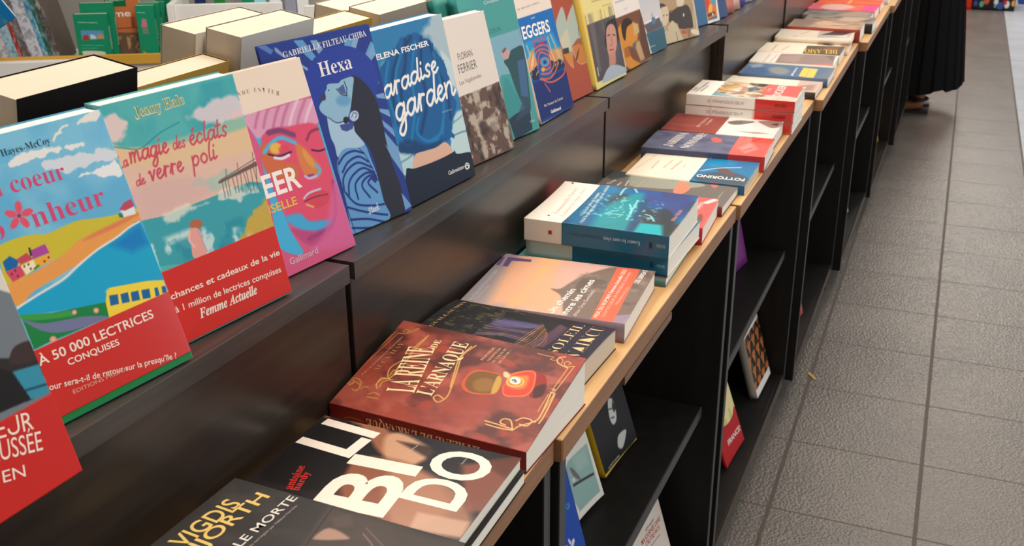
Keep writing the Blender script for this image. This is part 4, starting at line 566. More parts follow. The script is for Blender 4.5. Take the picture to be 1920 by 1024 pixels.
ART['F5'] = {'base':(40,118,168),'ops':[['p',(166,184,192),0.00885,[0.807,0.986,0.991,1.012,1.036,0.935,1.05,0.695,1.047,0.498,0.953,0.547,0.9,0.691,0.829,0.824,0.656,0.915],1,0.01032],['p',(120,160,180),0.00532,[0.038,0.824,0.21,0.865,0.091,0.786,0.001,0.756],0.5],['p',(190,210,212),0.00452,[0.871,0.796,0.994,0.702,1.0,0.551,0.915,0.587],0.9,0.00754],['p',(186,210,212),0.00396,[0.902,0.433,1.058,0.363,1.028,0.132,0.775,0.171,0.745,0.288],1,0.00792],['p',(176,206,212),0.0028,[0.022,0.343,0.208,0.289,0.193,0.199,0.02,0.191],1,0.00701],['l',(90,140,165),0.00197,0.00118,[0.801,0.286,0.936,0.285,1.011,0.28]],['l',(90,140,165),0.00197,0.00157,[0.821,0.356,0.946,0.373,1.029,0.383],0.7,True],['l',(110,150,165),0.00211,0.0014,[-0.005,0.265,0.114,0.271,0.205,0.282]],['p',(10,88,146),0.00157,[0.336,0.908,0.419,0.926,0.525,0.929,0.625,0.915,0.715,0.88,0.801,0.849,0.793,0.805,0.864,0.758,0.895,0.681,0.919,0.587,0.919,0.511,0.949,0.474,0.916,0.429,0.835,0.376,0.778,0.32,0.805,0.275,0.629,0.276,0.508,0.262,0.338,0.27,0.205,0.279,0.027,0.32,0.032,0.369,0.028,0.44,0.005,0.58,0.009,0.651,-0.01,0.758,0.073,0.82,0.174,0.849],1,0.00315],['l',(6,48,96),0.00565,0.00403,[0.502,0.913,0.265,0.82,0.121,0.689,0.08,0.483],0.75,True],['l',(6,48,96),0.00577,0.00412,[0.646,0.897,0.549,0.723,0.525,0.538,0.357,0.375],0.75,True],['l',(6,48,96),0.00587,0.00419,[0.741,0.855,0.771,0.694,0.842,0.555,0.813,0.396],0.75,True],['l',(6,48,96),0.00558,0.00399,[0.423,0.907,0.353,0.779,0.22,0.645,0.165,0.438],0.75,True],['l',(20,134,190),0.00407,0.00325,[0.543,0.878,0.405,0.711,0.352,0.532,0.213,0.362],0.7,True],['l',(20,134,190),0.00422,0.00338,[0.76,0.79,0.776,0.629,0.746,0.472,0.648,0.325],0.7,True],['l',(20,134,190),0.00385,0.00308,[0.144,0.82,0.049,0.699,0.062,0.516,0.038,0.368],0.7,True],['l',(20,134,190),0.00396,0.00317,[0.365,0.868,0.199,0.738,0.162,0.592],0.7,True],['l',(16,126,184),0.00408,0.00245,[0.366,0.461,0.304,0.39,0.406,0.322,0.569,0.3],0.8,True],['l',(16,126,184),0.00429,0.00257,[0.681,0.385,0.618,0.33,0.496,0.313],0.8,True],['l',(16,126,184),0.00391,0.00235,[0.062,0.41,0.115,0.348,0.221,0.335],0.8,True],['p',(7,46,90),0.00469,[0.038,0.368,0.199,0.364,0.393,0.299,0.629,0.289,0.515,0.261,0.338,0.27,0.205,0.279,0.027,0.32],0.7],['p',(216,172,148),0.00073,[0.213,0.272,0.337,0.271,0.509,0.262,0.66,0.269,0.727,0.194,0.468,0.187,0.157,0.201]],['p',(18,28,46),0.0,[0.045,0.199,0.098,0.216,0.163,0.201,0.469,0.189,0.726,0.192,0.763,0.201,0.798,0.171,1.019,0.134,1.022,-0.006,0.012,-0.005]],['t','ELENA FISCHER',(240,236,230),'sans',0.022,0.003,0.843,0.729,0.841,0.006],['l',(240,232,226),0.00335,0.0003,[0.1084,0.6823,0.0752,0.6955,0.0277,0.6828,0.0066,0.6534,0.0261,0.633,0.0599,0.6385,0.1013,0.6725,0.1114,0.6918]],['l',(240,232,226),0.00335,0.0003,[0.1115,0.6968,0.0982,0.6598,0.107,0.6387,0.1343,0.6531]],['l',(240,232,226),0.00335,0.0003,[0.1275,0.6495,0.1555,0.6856,0.1696,0.7052]],['l',(240,232,226),0.00335,0.0003,[0.1696,0.7052,0.1658,0.6708,0.1607,0.6394]],['l',(240,232,226),0.00335,0.0003,[0.1645,0.6738,0.1896,0.7004,0.2259,0.7011]],['l',(240,232,226),0.00335,0.0003,[0.3508,0.6993,0.3176,0.7125,0.2702,0.6999,0.2491,0.6704,0.2686,0.6501,0.3024,0.6555,0.3438,0.6895,0.3538,0.7088]],['l',(240,232,226),0.00335,0.0003,[0.354,0.7138,0.3407,0.6769,0.3494,0.6557,0.3767,0.6701]],['l',(240,232,226),0.00335,0.0003,[0.4855,0.7088,0.4523,0.722,0.4049,0.7093,0.3838,0.6799,0.4033,0.6595,0.437,0.665,0.4785,0.699,0.4885,0.7183]],['l',(240,232,226),0.00335,0.0003,[0.5217,0.789,0.4954,0.725,0.4805,0.6805,0.4908,0.6644,0.5182,0.68]],['l',(240,232,226),0.00335,0.0003,[0.5398,0.7269,0.5319,0.6903,0.538,0.669,0.5761,0.6841]],['l',(240,232,226),0.00335,0.0003,[0.5542,0.7552,0.5584,0.7605]],['l',(240,232,226),0.00335,0.0003,[0.5893,0.6788,0.6254,0.672,0.6528,0.6895,0.6199,0.7089,0.6205,0.7276,0.6544,0.7393,0.6716,0.7281]],['l',(240,232,226),0.00335,0.0003,[0.6937,0.7048,0.7411,0.7174,0.7618,0.7344,0.7352,0.7419,0.7009,0.7208,0.7,0.6928,0.7332,0.6796,0.7849,0.7019]],['l',(240,232,226),0.00385,0.0003,[0.2125,0.5556,0.175,0.5752,0.1184,0.5605,0.0911,0.5218,0.112,0.4932,0.152,0.4989,0.2034,0.5427,0.2169,0.5684]],['l',(240,232,226),0.00385,0.0003,[0.2175,0.5751,0.2002,0.509,0.1781,0.4411,0.1274,0.4057,0.0898,0.4253,0.133,0.4646,0.2323,0.5144]],['l',(240,232,226),0.00385,0.0003,[0.3708,0.5615,0.3332,0.5811,0.2766,0.5664,0.2493,0.5276,0.2703,0.499,0.3102,0.5047,0.3617,0.5486,0.3751,0.5742]],['l',(240,232,226),0.00385,0.0003,[0.3757,0.581,0.3569,0.5316,0.3652,0.5026,0.3984,0.5206]],['l',(240,232,226),0.00385,0.0003,[0.3901,0.5161,0.4261,0.5635,0.4443,0.5894]],['l',(240,232,226),0.00385,0.0003,[0.4443,0.5894,0.4368,0.5429,0.4281,0.5007]],['l',(240,232,226),0.00385,0.0003,[0.4356,0.5471,0.4673,0.5818,0.5098,0.5809]],['l',(240,232,226),0.00385,0.0003,[0.6556,0.572,0.618,0.5916,0.5614,0.5769,0.5341,0.5382,0.5551,0.5096,0.595,0.5152,0.6465,0.5591,0.6599,0.5847]],['l',(240,232,226),0.00385,0.0003,[0.7051,0.6787,0.6686,0.5935,0.6472,0.5339,0.6578,0.5117,0.6911,0.5314]],['l',(240,232,226),0.00385,0.0003,[0.7007,0.5485,0.7572,0.5632,0.7829,0.5851,0.7525,0.5966,0.7105,0.5698,0.707,0.532,0.7445,0.5124,0.8071,0.5398]],['l',(240,232,226),0.00385,0.0003,[0.8316,0.5995,0.8308,0.5575,0.8205,0.5152]],['l',(240,232,226),0.00385,0.0003,[0.8276,0.5574,0.8704,0.5925,0.9103,0.5982,0.9202,0.5692,0.9131,0.527,0.9346,0.5211,0.968,0.5416]],['t','ROMAN',(150,190,214),'sans',0.0,0.708,0.439,0.85,0.435,0.00174],['t','Gallmeister',(226,224,220),'sans',0.008,0.604,0.075,0.851,0.071,0.00479],['p',(230,228,222),0.0,[0.939,0.068,0.933,0.062,0.925,0.058,0.914,0.055,0.902,0.054,0.89,0.055,0.879,0.058,0.87,0.063,0.864,0.069,0.862,0.076,0.863,0.082,0.869,0.088,0.877,0.093,0.888,0.096,0.9,0.097,0.912,0.095,0.923,0.092,0.932,0.087,0.938,0.081,0.94,0.075]],['p',(20,28,44),0.0,[0.914,0.067,0.912,0.066,0.909,0.064,0.905,0.064,0.9,0.064,0.895,0.064,0.89,0.065,0.886,0.067,0.883,0.069,0.882,0.071,0.882,0.074,0.884,0.075,0.887,0.077,0.892,0.077,0.897,0.077,0.902,0.077,0.906,0.075,0.91,0.074,0.913,0.072,0.915,0.069]],['p',(20,28,44),0.0,[0.89,0.085,0.889,0.084,0.888,0.083,0.886,0.083,0.884,0.083,0.881,0.083,0.879,0.083,0.878,0.084,0.876,0.085,0.876,0.086,0.876,0.088,0.877,0.089,0.879,0.089,0.881,0.09,0.883,0.09,0.885,0.09,0.887,0.089,0.889,0.088,0.89,0.087,0.891,0.086]],['p',(20,28,44),0.0,[0.911,0.086,0.91,0.085,0.909,0.085,0.907,0.084,0.904,0.084,0.902,0.084,0.9,0.085,0.898,0.086,0.897,0.087,0.896,0.088,0.897,0.089,0.898,0.09,0.899,0.091,0.901,0.091,0.903,0.091,0.906,0.091,0.908,0.091,0.91,0.09,0.911,0.089,0.911,0.087]],['p',(20,28,44),0.0,[0.93,0.078,0.929,0.077,0.928,0.076,0.926,0.076,0.923,0.076,0.921,0.076,0.919,0.077,0.917,0.077,0.916,0.079,0.916,0.08,0.916,0.081,0.917,0.082,0.918,0.083,0.92,0.083,0.923,0.083,0.925,0.083,0.927,0.082,0.929,0.081,0.93,0.08,0.93,0.079]]]}
ART['F6'] = {'base':(220,207,196),'ops':[['p',(96,70,58),0.0,[0.238,0.48,0.313,0.479,0.989,0.493,1.003,0.305,1.083,-0.042,-0.049,-0.032]],['n',(190,176,158),14,16,0.52,0.66,31,0,0,1,0.62,0.85],['n',(46,30,26),9,9,0.55,0.7,33,0,0,1,0.62,0.7],['p',(220,207,196),0.0,[0.089,0.999,1.001,1.005,1.031,0.495,0.311,0.478,0.201,0.465,0.064,0.666]],['p',(176,164,146),0.00422,[0.699,0.273,0.789,0.285,0.826,0.2,0.741,0.162,0.682,0.207],0.6],['t','FLORIAN',(78,70,66),'sans',-0.012,0.426,0.714,0.661,0.719,0.00877],['t','FERRIER',(70,62,58),'sans',-0.012,0.391,0.626,0.69,0.631,0.01147],['t','Les Vagabondes',(96,88,82),'sans',-0.012,0.357,0.552,0.718,0.562,0.00551],['t','Roman',(170,150,140),'sans',0.0,0.567,0.06,0.716,0.063,0.00227]]}
ART['F7'] = {'base':(70,150,145),'ops':[['p',(122,166,182),0.0,[0.239,0.703,0.43,0.706,0.985,0.713,0.993,0.594,0.884,0.061,0.559,0.091]],['p',(64,150,148),0.0,[0.371,0.407,0.5,0.448,0.654,0.438,0.697,0.326,0.787,0.196,0.697,0.09,0.444,0.079]],['p',(36,76,80),0.00105,[0.591,0.532,0.738,0.583,0.856,0.597,0.991,0.592,0.994,0.476,0.946,0.283,0.896,0.15,0.781,0.187,0.697,0.326,0.645,0.469]],['p',(62,96,134),0.00162,[0.834,0.504,0.983,0.506,0.911,0.238,0.773,0.267]],['p',(50,130,130),0.00526,[0.538,0.424,0.686,0.308,0.806,0.133,0.559,0.091,0.413,0.21],0.6],['p',(192,152,146),0.0,[0.566,0.585,0.656,0.616,0.743,0.582,0.682,0.541,0.61,0.538]],['p',(120,80,80),0.0,[0.588,0.6,0.658,0.62,0.685,0.606,0.605,0.583]],['p',(30,52,68),0.0,[0.456,0.146,0.601,0.163,0.891,0.181,0.857,0.015,0.501,-0.008]],['p',(56,70,100),0.00268,[0.57,0.109,0.819,0.251,0.904,0.179,0.896,0.14],0.7],['t','Christine',(206,220,214),'sans',0.0,0.45,0.928,0.723,0.93,0.0045],['t','CŒUR',(40,110,116),'sans',-0.01,0.398,0.734,0.658,0.733,0.0061],['p',(150,150,110),0.00069,[-0.027,0.913,-0.03,0.91,-0.036,0.907,-0.044,0.905,-0.052,0.904,-0.061,0.904,-0.069,0.905,-0.076,0.908,-0.081,0.911,-0.083,0.915,-0.082,0.918,-0.078,0.922,-0.072,0.925,-0.065,0.927,-0.056,0.928,-0.047,0.928,-0.039,0.927,-0.032,0.924,-0.028,0.921,-0.026,0.917],0.6],['t','roman',(180,214,206),'sans',0.0,0.836,0.064,0.931,0.062,0.0046]]}
ART['F8'] = {'base':(230,212,198),'ops':[['p',(22,104,176),0.0,[-0.125,0.766,0.014,0.767,1.019,0.764,1.09,-0.009,-0.106,0.01]],['p',(26,44,106),0.00933,[0.007,0.313,1.057,0.304,1.049,-0.004,-0.062,0.014]],['p',(40,160,204),0.00917,[-0.003,0.606,0.847,0.605,0.98,0.463,-0.012,0.467],0.7],['p',(226,166,96),0.00615,[-0.012,0.467,0.98,0.463,1.021,0.362,0.627,0.364,0.048,0.359],0.85],['p',(232,200,130),0.00497,[0.109,0.514,0.242,0.531,0.178,0.415,0.01,0.404],0.8],['p',(36,40,74),0.0,[-0.008,0.376,0.258,0.414,0.289,0.304,0.051,0.318]],['p',(36,40,74),0.0,[0.614,0.405,0.769,0.377,0.9,0.386,1.034,0.317,0.594,0.304]],['p',(30,84,160),0.00189,[0.273,0.566,0.63,0.552,0.606,0.284,0.215,0.313]],['l',(214,106,74),0.00317,0.00095,[0.226,0.388,0.364,0.482,0.509,0.466,0.608,0.43,0.595,0.367,0.492,0.351,0.351,0.362],0.85,True],['l',(214,106,74),0.00313,0.00094,[0.115,0.39,0.293,0.499,0.534,0.494,0.683,0.434,0.682,0.357,0.51,0.319,0.293,0.337],0.85,True],['l',(214,106,74),0.00309,0.00093,[-0.009,0.391,0.214,0.517,0.563,0.525,0.769,0.438,0.782,0.346,0.532,0.283,0.228,0.308],0.85,True],['l',(226,176,130),0.00395,0.00165,[0.686,0.568,0.706,0.45,0.732,0.384],0.8,True],['l',(226,176,130),0.00399,0.00166,[0.781,0.579,0.86,0.476,0.908,0.385],0.8,True],['l',(226,176,130),0.00371,0.00155,[0.078,0.568,0.092,0.496,-0.02,0.458],0.8,True],['l',(206,100,80),0.00255,0.00096,[0.24,0.305,0.523,0.249,0.881,0.259,1.016,0.308]],['l',(206,100,80),0.00226,0.00097,[0.326,0.263,0.424,0.188]],['p',(206,116,80),0.0,[0.587,0.395,0.571,0.385,0.544,0.377,0.509,0.373,0.468,0.372,0.427,0.375,0.389,0.381,0.358,0.39,0.337,0.401,0.328,0.412,0.331,0.423,0.346,0.433,0.373,0.441,0.408,0.445,0.448,0.446,0.489,0.443,0.527,0.437,0.559,0.428,0.581,0.418,0.591,0.406]],['p',(40,150,196),0.0,[0.557,0.398,0.544,0.39,0.524,0.385,0.496,0.381,0.465,0.381,0.434,0.383,0.405,0.387,0.381,0.394,0.365,0.403,0.358,0.411,0.361,0.42,0.373,0.428,0.393,0.434,0.42,0.437,0.45,0.438,0.482,0.436,0.511,0.431,0.535,0.424,0.552,0.416,0.559,0.407]],['p',(26,60,120),0.0,[0.502,0.402,0.496,0.398,0.486,0.395,0.473,0.394,0.459,0.393,0.444,0.394,0.431,0.396,0.42,0.4,0.413,0.404,0.41,0.408,0.411,0.412,0.417,0.416,0.427,0.419,0.439,0.421,0.454,0.421,0.468,0.421,0.482,0.418,0.493,0.415,0.5,0.411,0.503,0.406]],['p',(230,160,80),0.0013,[0.418,0.356,0.412,0.352,0.4,0.349,0.386,0.347,0.369,0.346,0.352,0.347,0.337,0.35,0.324,0.354,0.316,0.359,0.312,0.364,0.314,0.369,0.321,0.373,0.332,0.376,0.346,0.378,0.363,0.379,0.38,0.378,0.395,0.375,0.408,0.371,0.416,0.366,0.42,0.361]],['l',(226,196,90),0.00155,0.00031,[0.026,0.356,0.052,0.372]],['l',(226,196,90),0.00158,0.00032,[0.156,0.346,0.182,0.361]],['l',(226,196,90),0.00158,0.00032,[0.205,0.356,0.231,0.371]],['l',(226,196,90),0.00167,0.00033,[0.72,0.348,0.748,0.364]],['l',(226,196,90),0.00169,0.00034,[0.808,0.348,0.836,0.364]],['l',(226,196,90),0.0017,0.00034,[0.914,0.344,0.943,0.36]],['t','EGGERS',(240,236,228),'sans',0.024,0.035,0.619,0.806,0.606,0.01734],['t','DAVE',(226,226,226),'sans',0.0,0.353,0.735,0.456,0.734,0.00244],['t','LE TOUT',(206,62,72),'sans',0.012,0.248,0.546,0.606,0.544,0.00917],['t','Par l’auteur du Cercle',(226,214,190),'sans',0.0,0.173,0.104,0.727,0.092,0.00405],['t','Gallimard',(240,236,228),'sans',0.024,0.313,0.038,0.607,0.029,0.00468],['t','DU MONDE ENTIER',(150,130,120),'serif',-0.02,0.054,0.821,0.66,0.825,0.00281]]}
ART['F9'] = {'base':(164,74,50),'ops':[['p',(166,176,162),0.0,[0.7,0.727,0.73,0.634,0.696,0.403,0.663,0.306,0.622,0.241,0.491,0.338,0.453,0.475,0.449,0.607,0.574,0.682]],['p',(168,176,162),0.0,[1.167,0.773,1.192,0.726,1.142,0.605,1.115,0.425,1.082,0.267,0.957,0.242,0.808,0.254,0.716,0.333,0.665,0.507,0.741,0.611,0.939,0.703]],['p',(200,190,160),0.00526,[0.444,0.487,0.707,0.558,0.696,0.403,0.508,0.358],0.7],['p',(196,126,54),0.0,[0.461,0.369,0.671,0.372,0.663,0.306,0.622,0.241,0.513,0.318]],['p',(192,116,54),0.0,[0.713,0.401,0.899,0.414,1.11,0.379,1.082,0.267,0.957,0.242,0.808,0.254,0.729,0.326]],['p',(150,90,60),0.0,[0.696,0.403,0.888,0.449,1.046,0.449,1.115,0.425,1.101,0.369,0.894,0.409]],['l',(70,60,50),0.00174,0.00035,[1.075,0.68,0.961,0.462]],['p',(60,56,40),0.0,[0.472,0.415,0.626,0.411,0.614,0.368,0.463,0.372]],['p',(90,60,40),0.0,[0.726,0.298,0.83,0.354,0.909,0.379,0.823,0.321,0.753,0.284]]]}
ART['F10'] = {'base':(226,208,136),'ops':[['p',(232,190,84),0.0,[-0.031,0.757,0.034,0.751,0.083,0.532,0.077,0.059,-0.067,0.065]],['p',(82,74,76),0.0,[0.082,0.53,1.031,0.525,1.068,0.027,0.066,0.059]],['n',(120,112,112),20,2,0.5,0.7,41,0.06,0.12,1,0.62,0.6],['p',(44,36,36),0.00161,[0.679,0.473,0.804,0.496,0.985,0.49,0.992,0.344,0.904,0.305,0.902,0.426,0.689,0.424,0.575,0.294,0.542,0.345]],['p',(196,142,122),0.00201,[0.67,0.438,0.828,0.464,0.927,0.424,0.913,0.316,0.816,0.23,0.68,0.186,0.589,0.22,0.585,0.316]],['p',(190,130,110),0.00202,[0.589,0.22,0.811,0.231,0.749,0.129,0.537,0.131]],['p',(166,176,186),0.00157,[0.212,0.041,0.479,0.124,0.718,0.125,0.993,0.064,1.063,0.022,0.65,0.017,0.34,0.024]],['l',(60,40,40),0.00201,0.0004,[0.662,0.382,0.745,0.38]],['l',(60,40,40),0.00205,0.00041,[0.822,0.372,0.897,0.359]],['l',(150,60,60),0.00243,0.0004,[0.64,0.26,0.759,0.251]],['l',(160,104,90),0.00244,0.00122,[0.766,0.356,0.747,0.298,0.69,0.293]],['l',(220,220,214),0.00271,0.00039,[0.15,0.167,0.145,0.103]],['l',(150,140,96),0.00271,0.00116,[0.391,0.694,0.712,0.689],0.6,True],['l',(150,140,96),0.002,0.0012,[0.687,0.63,0.946,0.628],0.5,True]]}
ART['F11'] = {'base':(226,216,206),'ops':[['p',(116,70,46),0.0,[-0.28,0.479,-0.069,0.476,0.969,0.472,1.147,0.006,-0.128,-0.003]],['p',(204,134,48),0.00419,[0.115,0.408,0.394,0.417,0.675,0.363,0.685,0.258,0.489,0.177,0.179,0.2,0.286,0.085,0.542,0.001,0.299,-0.014,-0.073,0.053,-0.08,0.155,-0.068,0.328]],['p',(46,32,28),0.00252,[0.175,0.414,0.417,0.441,0.584,0.385,0.337,0.36,0.186,0.262,0.123,0.307]],['p',(196,164,110),0.0035,[0.584,0.385,0.78,0.353,0.761,0.276,0.545,0.261]],['p',(92,60,44),0.0045,[0.928,0.442,1.049,0.032,0.745,0.028,0.73,0.188]],['p',(186,150,110),0.00523,[0.462,0.206,0.69,0.206,0.745,0.028,0.566,0.024]],['p',(96,92,90),0.00347,[0.4,0.2,0.587,0.217,0.431,0.119]],['p',(160,96,40),0.00252,[0.071,0.2,0.239,0.205,0.259,0.114,0.041,0.115]],['p',(80,50,40),0.0033,[-0.18,0.079,-0.117,0.009,0.134,-0.011,0.023,0.041]],['l',(160,156,150),0.00291,0.00125,[0.129,0.606,0.467,0.603],0.7,True],['l',(180,176,170),0.00214,0.00085,[0.39,0.524,0.524,0.522],0.7,True]]}
ART['F12'] = {'base':(186,184,194),'ops':[['g',(206,198,194),(146,168,198),0.5,0.35,0.5,1.0],['p',(96,90,96),0.0,[0.339,0.288,0.895,0.316,0.978,0.212,0.423,0.199]],['p',(56,96,112),0.0,[0.374,0.198,1.037,0.209,1.035,-0.009,0.44,0.006]],['l',(226,226,226),0.00376,0.00125,[0.392,0.296,0.872,0.318]],['l',(50,50,60),0.00256,0.00043,[0.678,0.363,0.682,0.295]],['p',(90,120,150),0.00127,[0.63,0.327,0.754,0.329,0.767,0.273,0.634,0.259]],['l',(70,74,82),0.00167,0.00042,[0.412,0.254,0.405,0.201]],['l',(70,74,82),0.00168,0.00042,[0.48,0.255,0.473,0.202]],['l',(70,74,82),0.00169,0.00042,[0.548,0.256,0.542,0.202]],['l',(70,74,82),0.0017,0.00043,[0.617,0.256,0.611,0.203]],['l',(70,74,82),0.00171,0.00043,[0.687,0.257,0.68,0.204]],['l',(70,74,82),0.00172,0.00043,[0.756,0.258,0.75,0.204]],['l',(70,74,82),0.00173,0.00043,[0.827,0.259,0.821,0.205]],['l',(70,74,82),0.00174,0.00044,[0.898,0.26,0.892,0.205]],['l',(70,74,82),0.00175,0.00044,[0.97,0.261,0.964,0.206]],['p',(226,222,214),0.0,[0.447,0.003,1.026,-0.007,1.029,-0.019,0.457,-0.012]],['t','Gallimard',(190,206,210),'sans',0.0,0.417,0.059,0.594,0.06,0.0033]]}
ART['F13'] = {'base':(172,142,104),'ops':[['p',(196,176,146),0.0,[0.954,0.388,1.109,0.375,1.142,0.013,1.018,0.011,0.859,0.103]],['p',(222,210,190),0.0,[1.09,0.377,1.188,0.369,1.162,0.011,1.099,0.01]],['p',(64,52,44),0.00155,[0.498,0.335,0.653,0.336,0.773,0.34,0.858,0.27,0.865,0.117,0.795,0.095,0.472,0.119,0.423,0.178,0.211,0.211,0.233,0.297,0.354,0.313]],['p',(206,190,164),0.00116,[0.505,0.409,0.504,0.348,0.656,0.343,0.725,0.406,0.545,0.433]],['p',(120,90,70),0.00076,[0.263,0.321,0.357,0.32,0.327,0.295,0.254,0.302]],['p',(206,186,152),0.0015,[0.023,0.361,0.106,0.381,0.213,0.372,0.239,0.31,0.205,0.238,0.127,0.192,0.05,0.185,0.027,0.254]],['p',(66,52,42),0.00149,[-0.032,0.399,0.1,0.408,0.195,0.374,0.082,0.37,0.017,0.349,-0.021,0.345]],['p',(196,178,144),0.00151,[0.035,0.153,0.175,0.174,0.29,0.217,0.384,0.175,0.457,0.086,0.494,-0.0,0.188,0.003,0.039,0.005]],['l',(80,64,52),0.00174,0.00077,[0.346,0.096,0.361,0.006]],['l',(80,64,52),0.00152,0.00076,[0.132,0.124,0.112,0.159,0.022,0.127]],['p',(60,46,38),0.00075,[0.11,0.284,0.108,0.282,0.104,0.281,0.099,0.28,0.092,0.28,0.085,0.28,0.079,0.281,0.073,0.282,0.069,0.284,0.067,0.286,0.067,0.288,0.069,0.289,0.073,0.291,0.078,0.291,0.084,0.292,0.091,0.291,0.097,0.291,0.103,0.289,0.107,0.288,0.109,0.286]],['p',(60,46,38),0.00076,[0.202,0.282,0.2,0.281,0.196,0.279,0.191,0.279,0.185,0.278,0.178,0.279,0.171,0.279,0.166,0.281,0.161,0.282,0.159,0.284,0.159,0.286,0.161,0.288,0.165,0.289,0.17,0.29,0.176,0.29,0.183,0.29,0.19,0.289,0.195,0.288,0.2,0.286,0.202,0.284]],['p',(190,80,60),0.00158,[0.647,0.068,0.64,0.062,0.627,0.057,0.607,0.055,0.584,0.054,0.559,0.055,0.535,0.059,0.515,0.064,0.5,0.07,0.491,0.076,0.49,0.083,0.497,0.088,0.511,0.093,0.53,0.096,0.553,0.096,0.578,0.095,0.602,0.092,0.622,0.087,0.638,0.081,0.646,0.074]],['p',(226,214,190),0.0,[0.658,0.243,0.654,0.238,0.649,0.233,0.643,0.23,0.637,0.228,0.631,0.227,0.625,0.229,0.621,0.232,0.619,0.236,0.619,0.241,0.62,0.246,0.624,0.251,0.629,0.256,0.635,0.259,0.641,0.261,0.647,0.262,0.653,0.26,0.657,0.257,0.659,0.253,0.659,0.248]],['p',(220,206,180),0.00203,[1.011,0.016,0.993,0.01,0.966,0.008,0.93,0.009,0.892,0.014,0.853,0.022,0.818,0.032,0.791,0.043,0.773,0.054,0.767,0.064,0.773,0.072,0.79,0.078,0.818,0.08,0.852,0.079,0.891,0.075,0.93,0.067,0.965,0.057,0.993,0.046,1.011,0.035,1.017,0.024]],['p',(150,110,70),0.00158,[0.662,0.108,0.776,0.097,0.732,0.004,0.653,0.005]],['l',(120,90,60),0.002,0.0012,[0.929,0.334,0.929,0.167,0.91,0.085]]]}
ART['F14'] = {'base':(64,106,142),'ops':[['p',(228,222,214),0.0,[0.547,0.289,1.009,0.276,1.027,0.006,0.534,-0.008,0.56,0.021,0.56,0.266]],['p',(216,120,54),0.0,[0.554,0.274,0.953,0.265,0.915,0.035,0.572,0.035]],['p',(60,110,140),0.0,[0.574,0.05,0.917,0.065,0.915,0.035,0.571,0.034]],['p',(206,70,44),0.00224,[0.567,0.28,0.66,0.273,0.726,0.208,0.634,0.171,0.66,0.124,0.57,0.139]],['p',(236,190,90),0.00317,[0.703,0.21,0.822,0.201,0.755,0.116,0.606,0.114],0.8],['p',(90,150,180),0.00227,[0.779,0.264,0.946,0.251,0.942,0.191,0.791,0.188]],['p',(110,50,40),0.0018,[0.579,0.109,0.854,0.115,0.864,0.084,0.585,0.071]],['p',(226,220,200),0.0,[0.8,0.086,0.796,0.082,0.79,0.078,0.782,0.075,0.773,0.074,0.764,0.074,0.756,0.076,0.749,0.078,0.744,0.082,0.742,0.086,0.743,0.091,0.746,0.095,0.752,0.099,0.76,0.102,0.769,0.103,0.778,0.103,0.787,0.102,0.794,0.099,0.798,0.095,0.801,0.091]]]}
ART['vigdis'] = {'base':(58,55,54),'ops':[['n',(70,64,60),6,6,0.4,0.7,51,-1,-1,2,2,1.0],['p',(86,74,66),0.00725,[0.335,0.48,0.989,0.561,0.962,-0.013,0.559,-0.09],0.6],['l',(44,42,42),0.00106,0.00063,[0.979,0.543,0.409,0.474],0.7,True],['l',(90,84,78),0.00064,0.00042,[0.983,0.554,0.418,0.487],0.6,True],['p',(190,150,130),0.00277,[0.703,0.503,0.814,0.484,0.783,0.386,0.742,0.419,0.706,0.47],0.8],['p',(90,76,70),0.00414,[0.892,0.518,0.974,0.459,0.884,0.412,0.828,0.465],0.8],['l',(150,120,110),0.0014,0.001,[0.844,0.354,0.787,0.297,0.737,0.261],0.7,True],['l',(140,112,104),0.00121,0.00101,[0.897,0.363,0.83,0.29,0.788,0.241],0.6,True],['t','VIGDIS',(232,196,112),'sans',0.012,0.342,0.884,0.802,0.864,0.01621],['t','HJORTH',(232,196,112),'sans',0.012,0.287,0.821,0.928,0.798,0.01358],['t','EST-ELLE MORTE',(226,218,206),'sans',0.006,0.153,0.707,0.982,0.697,0.00821],['t','roman traduit du norvégien par Hélène Hervieu',(170,160,150),'sans',0.0,0.316,0.673,0.915,0.668,0.00238]]}
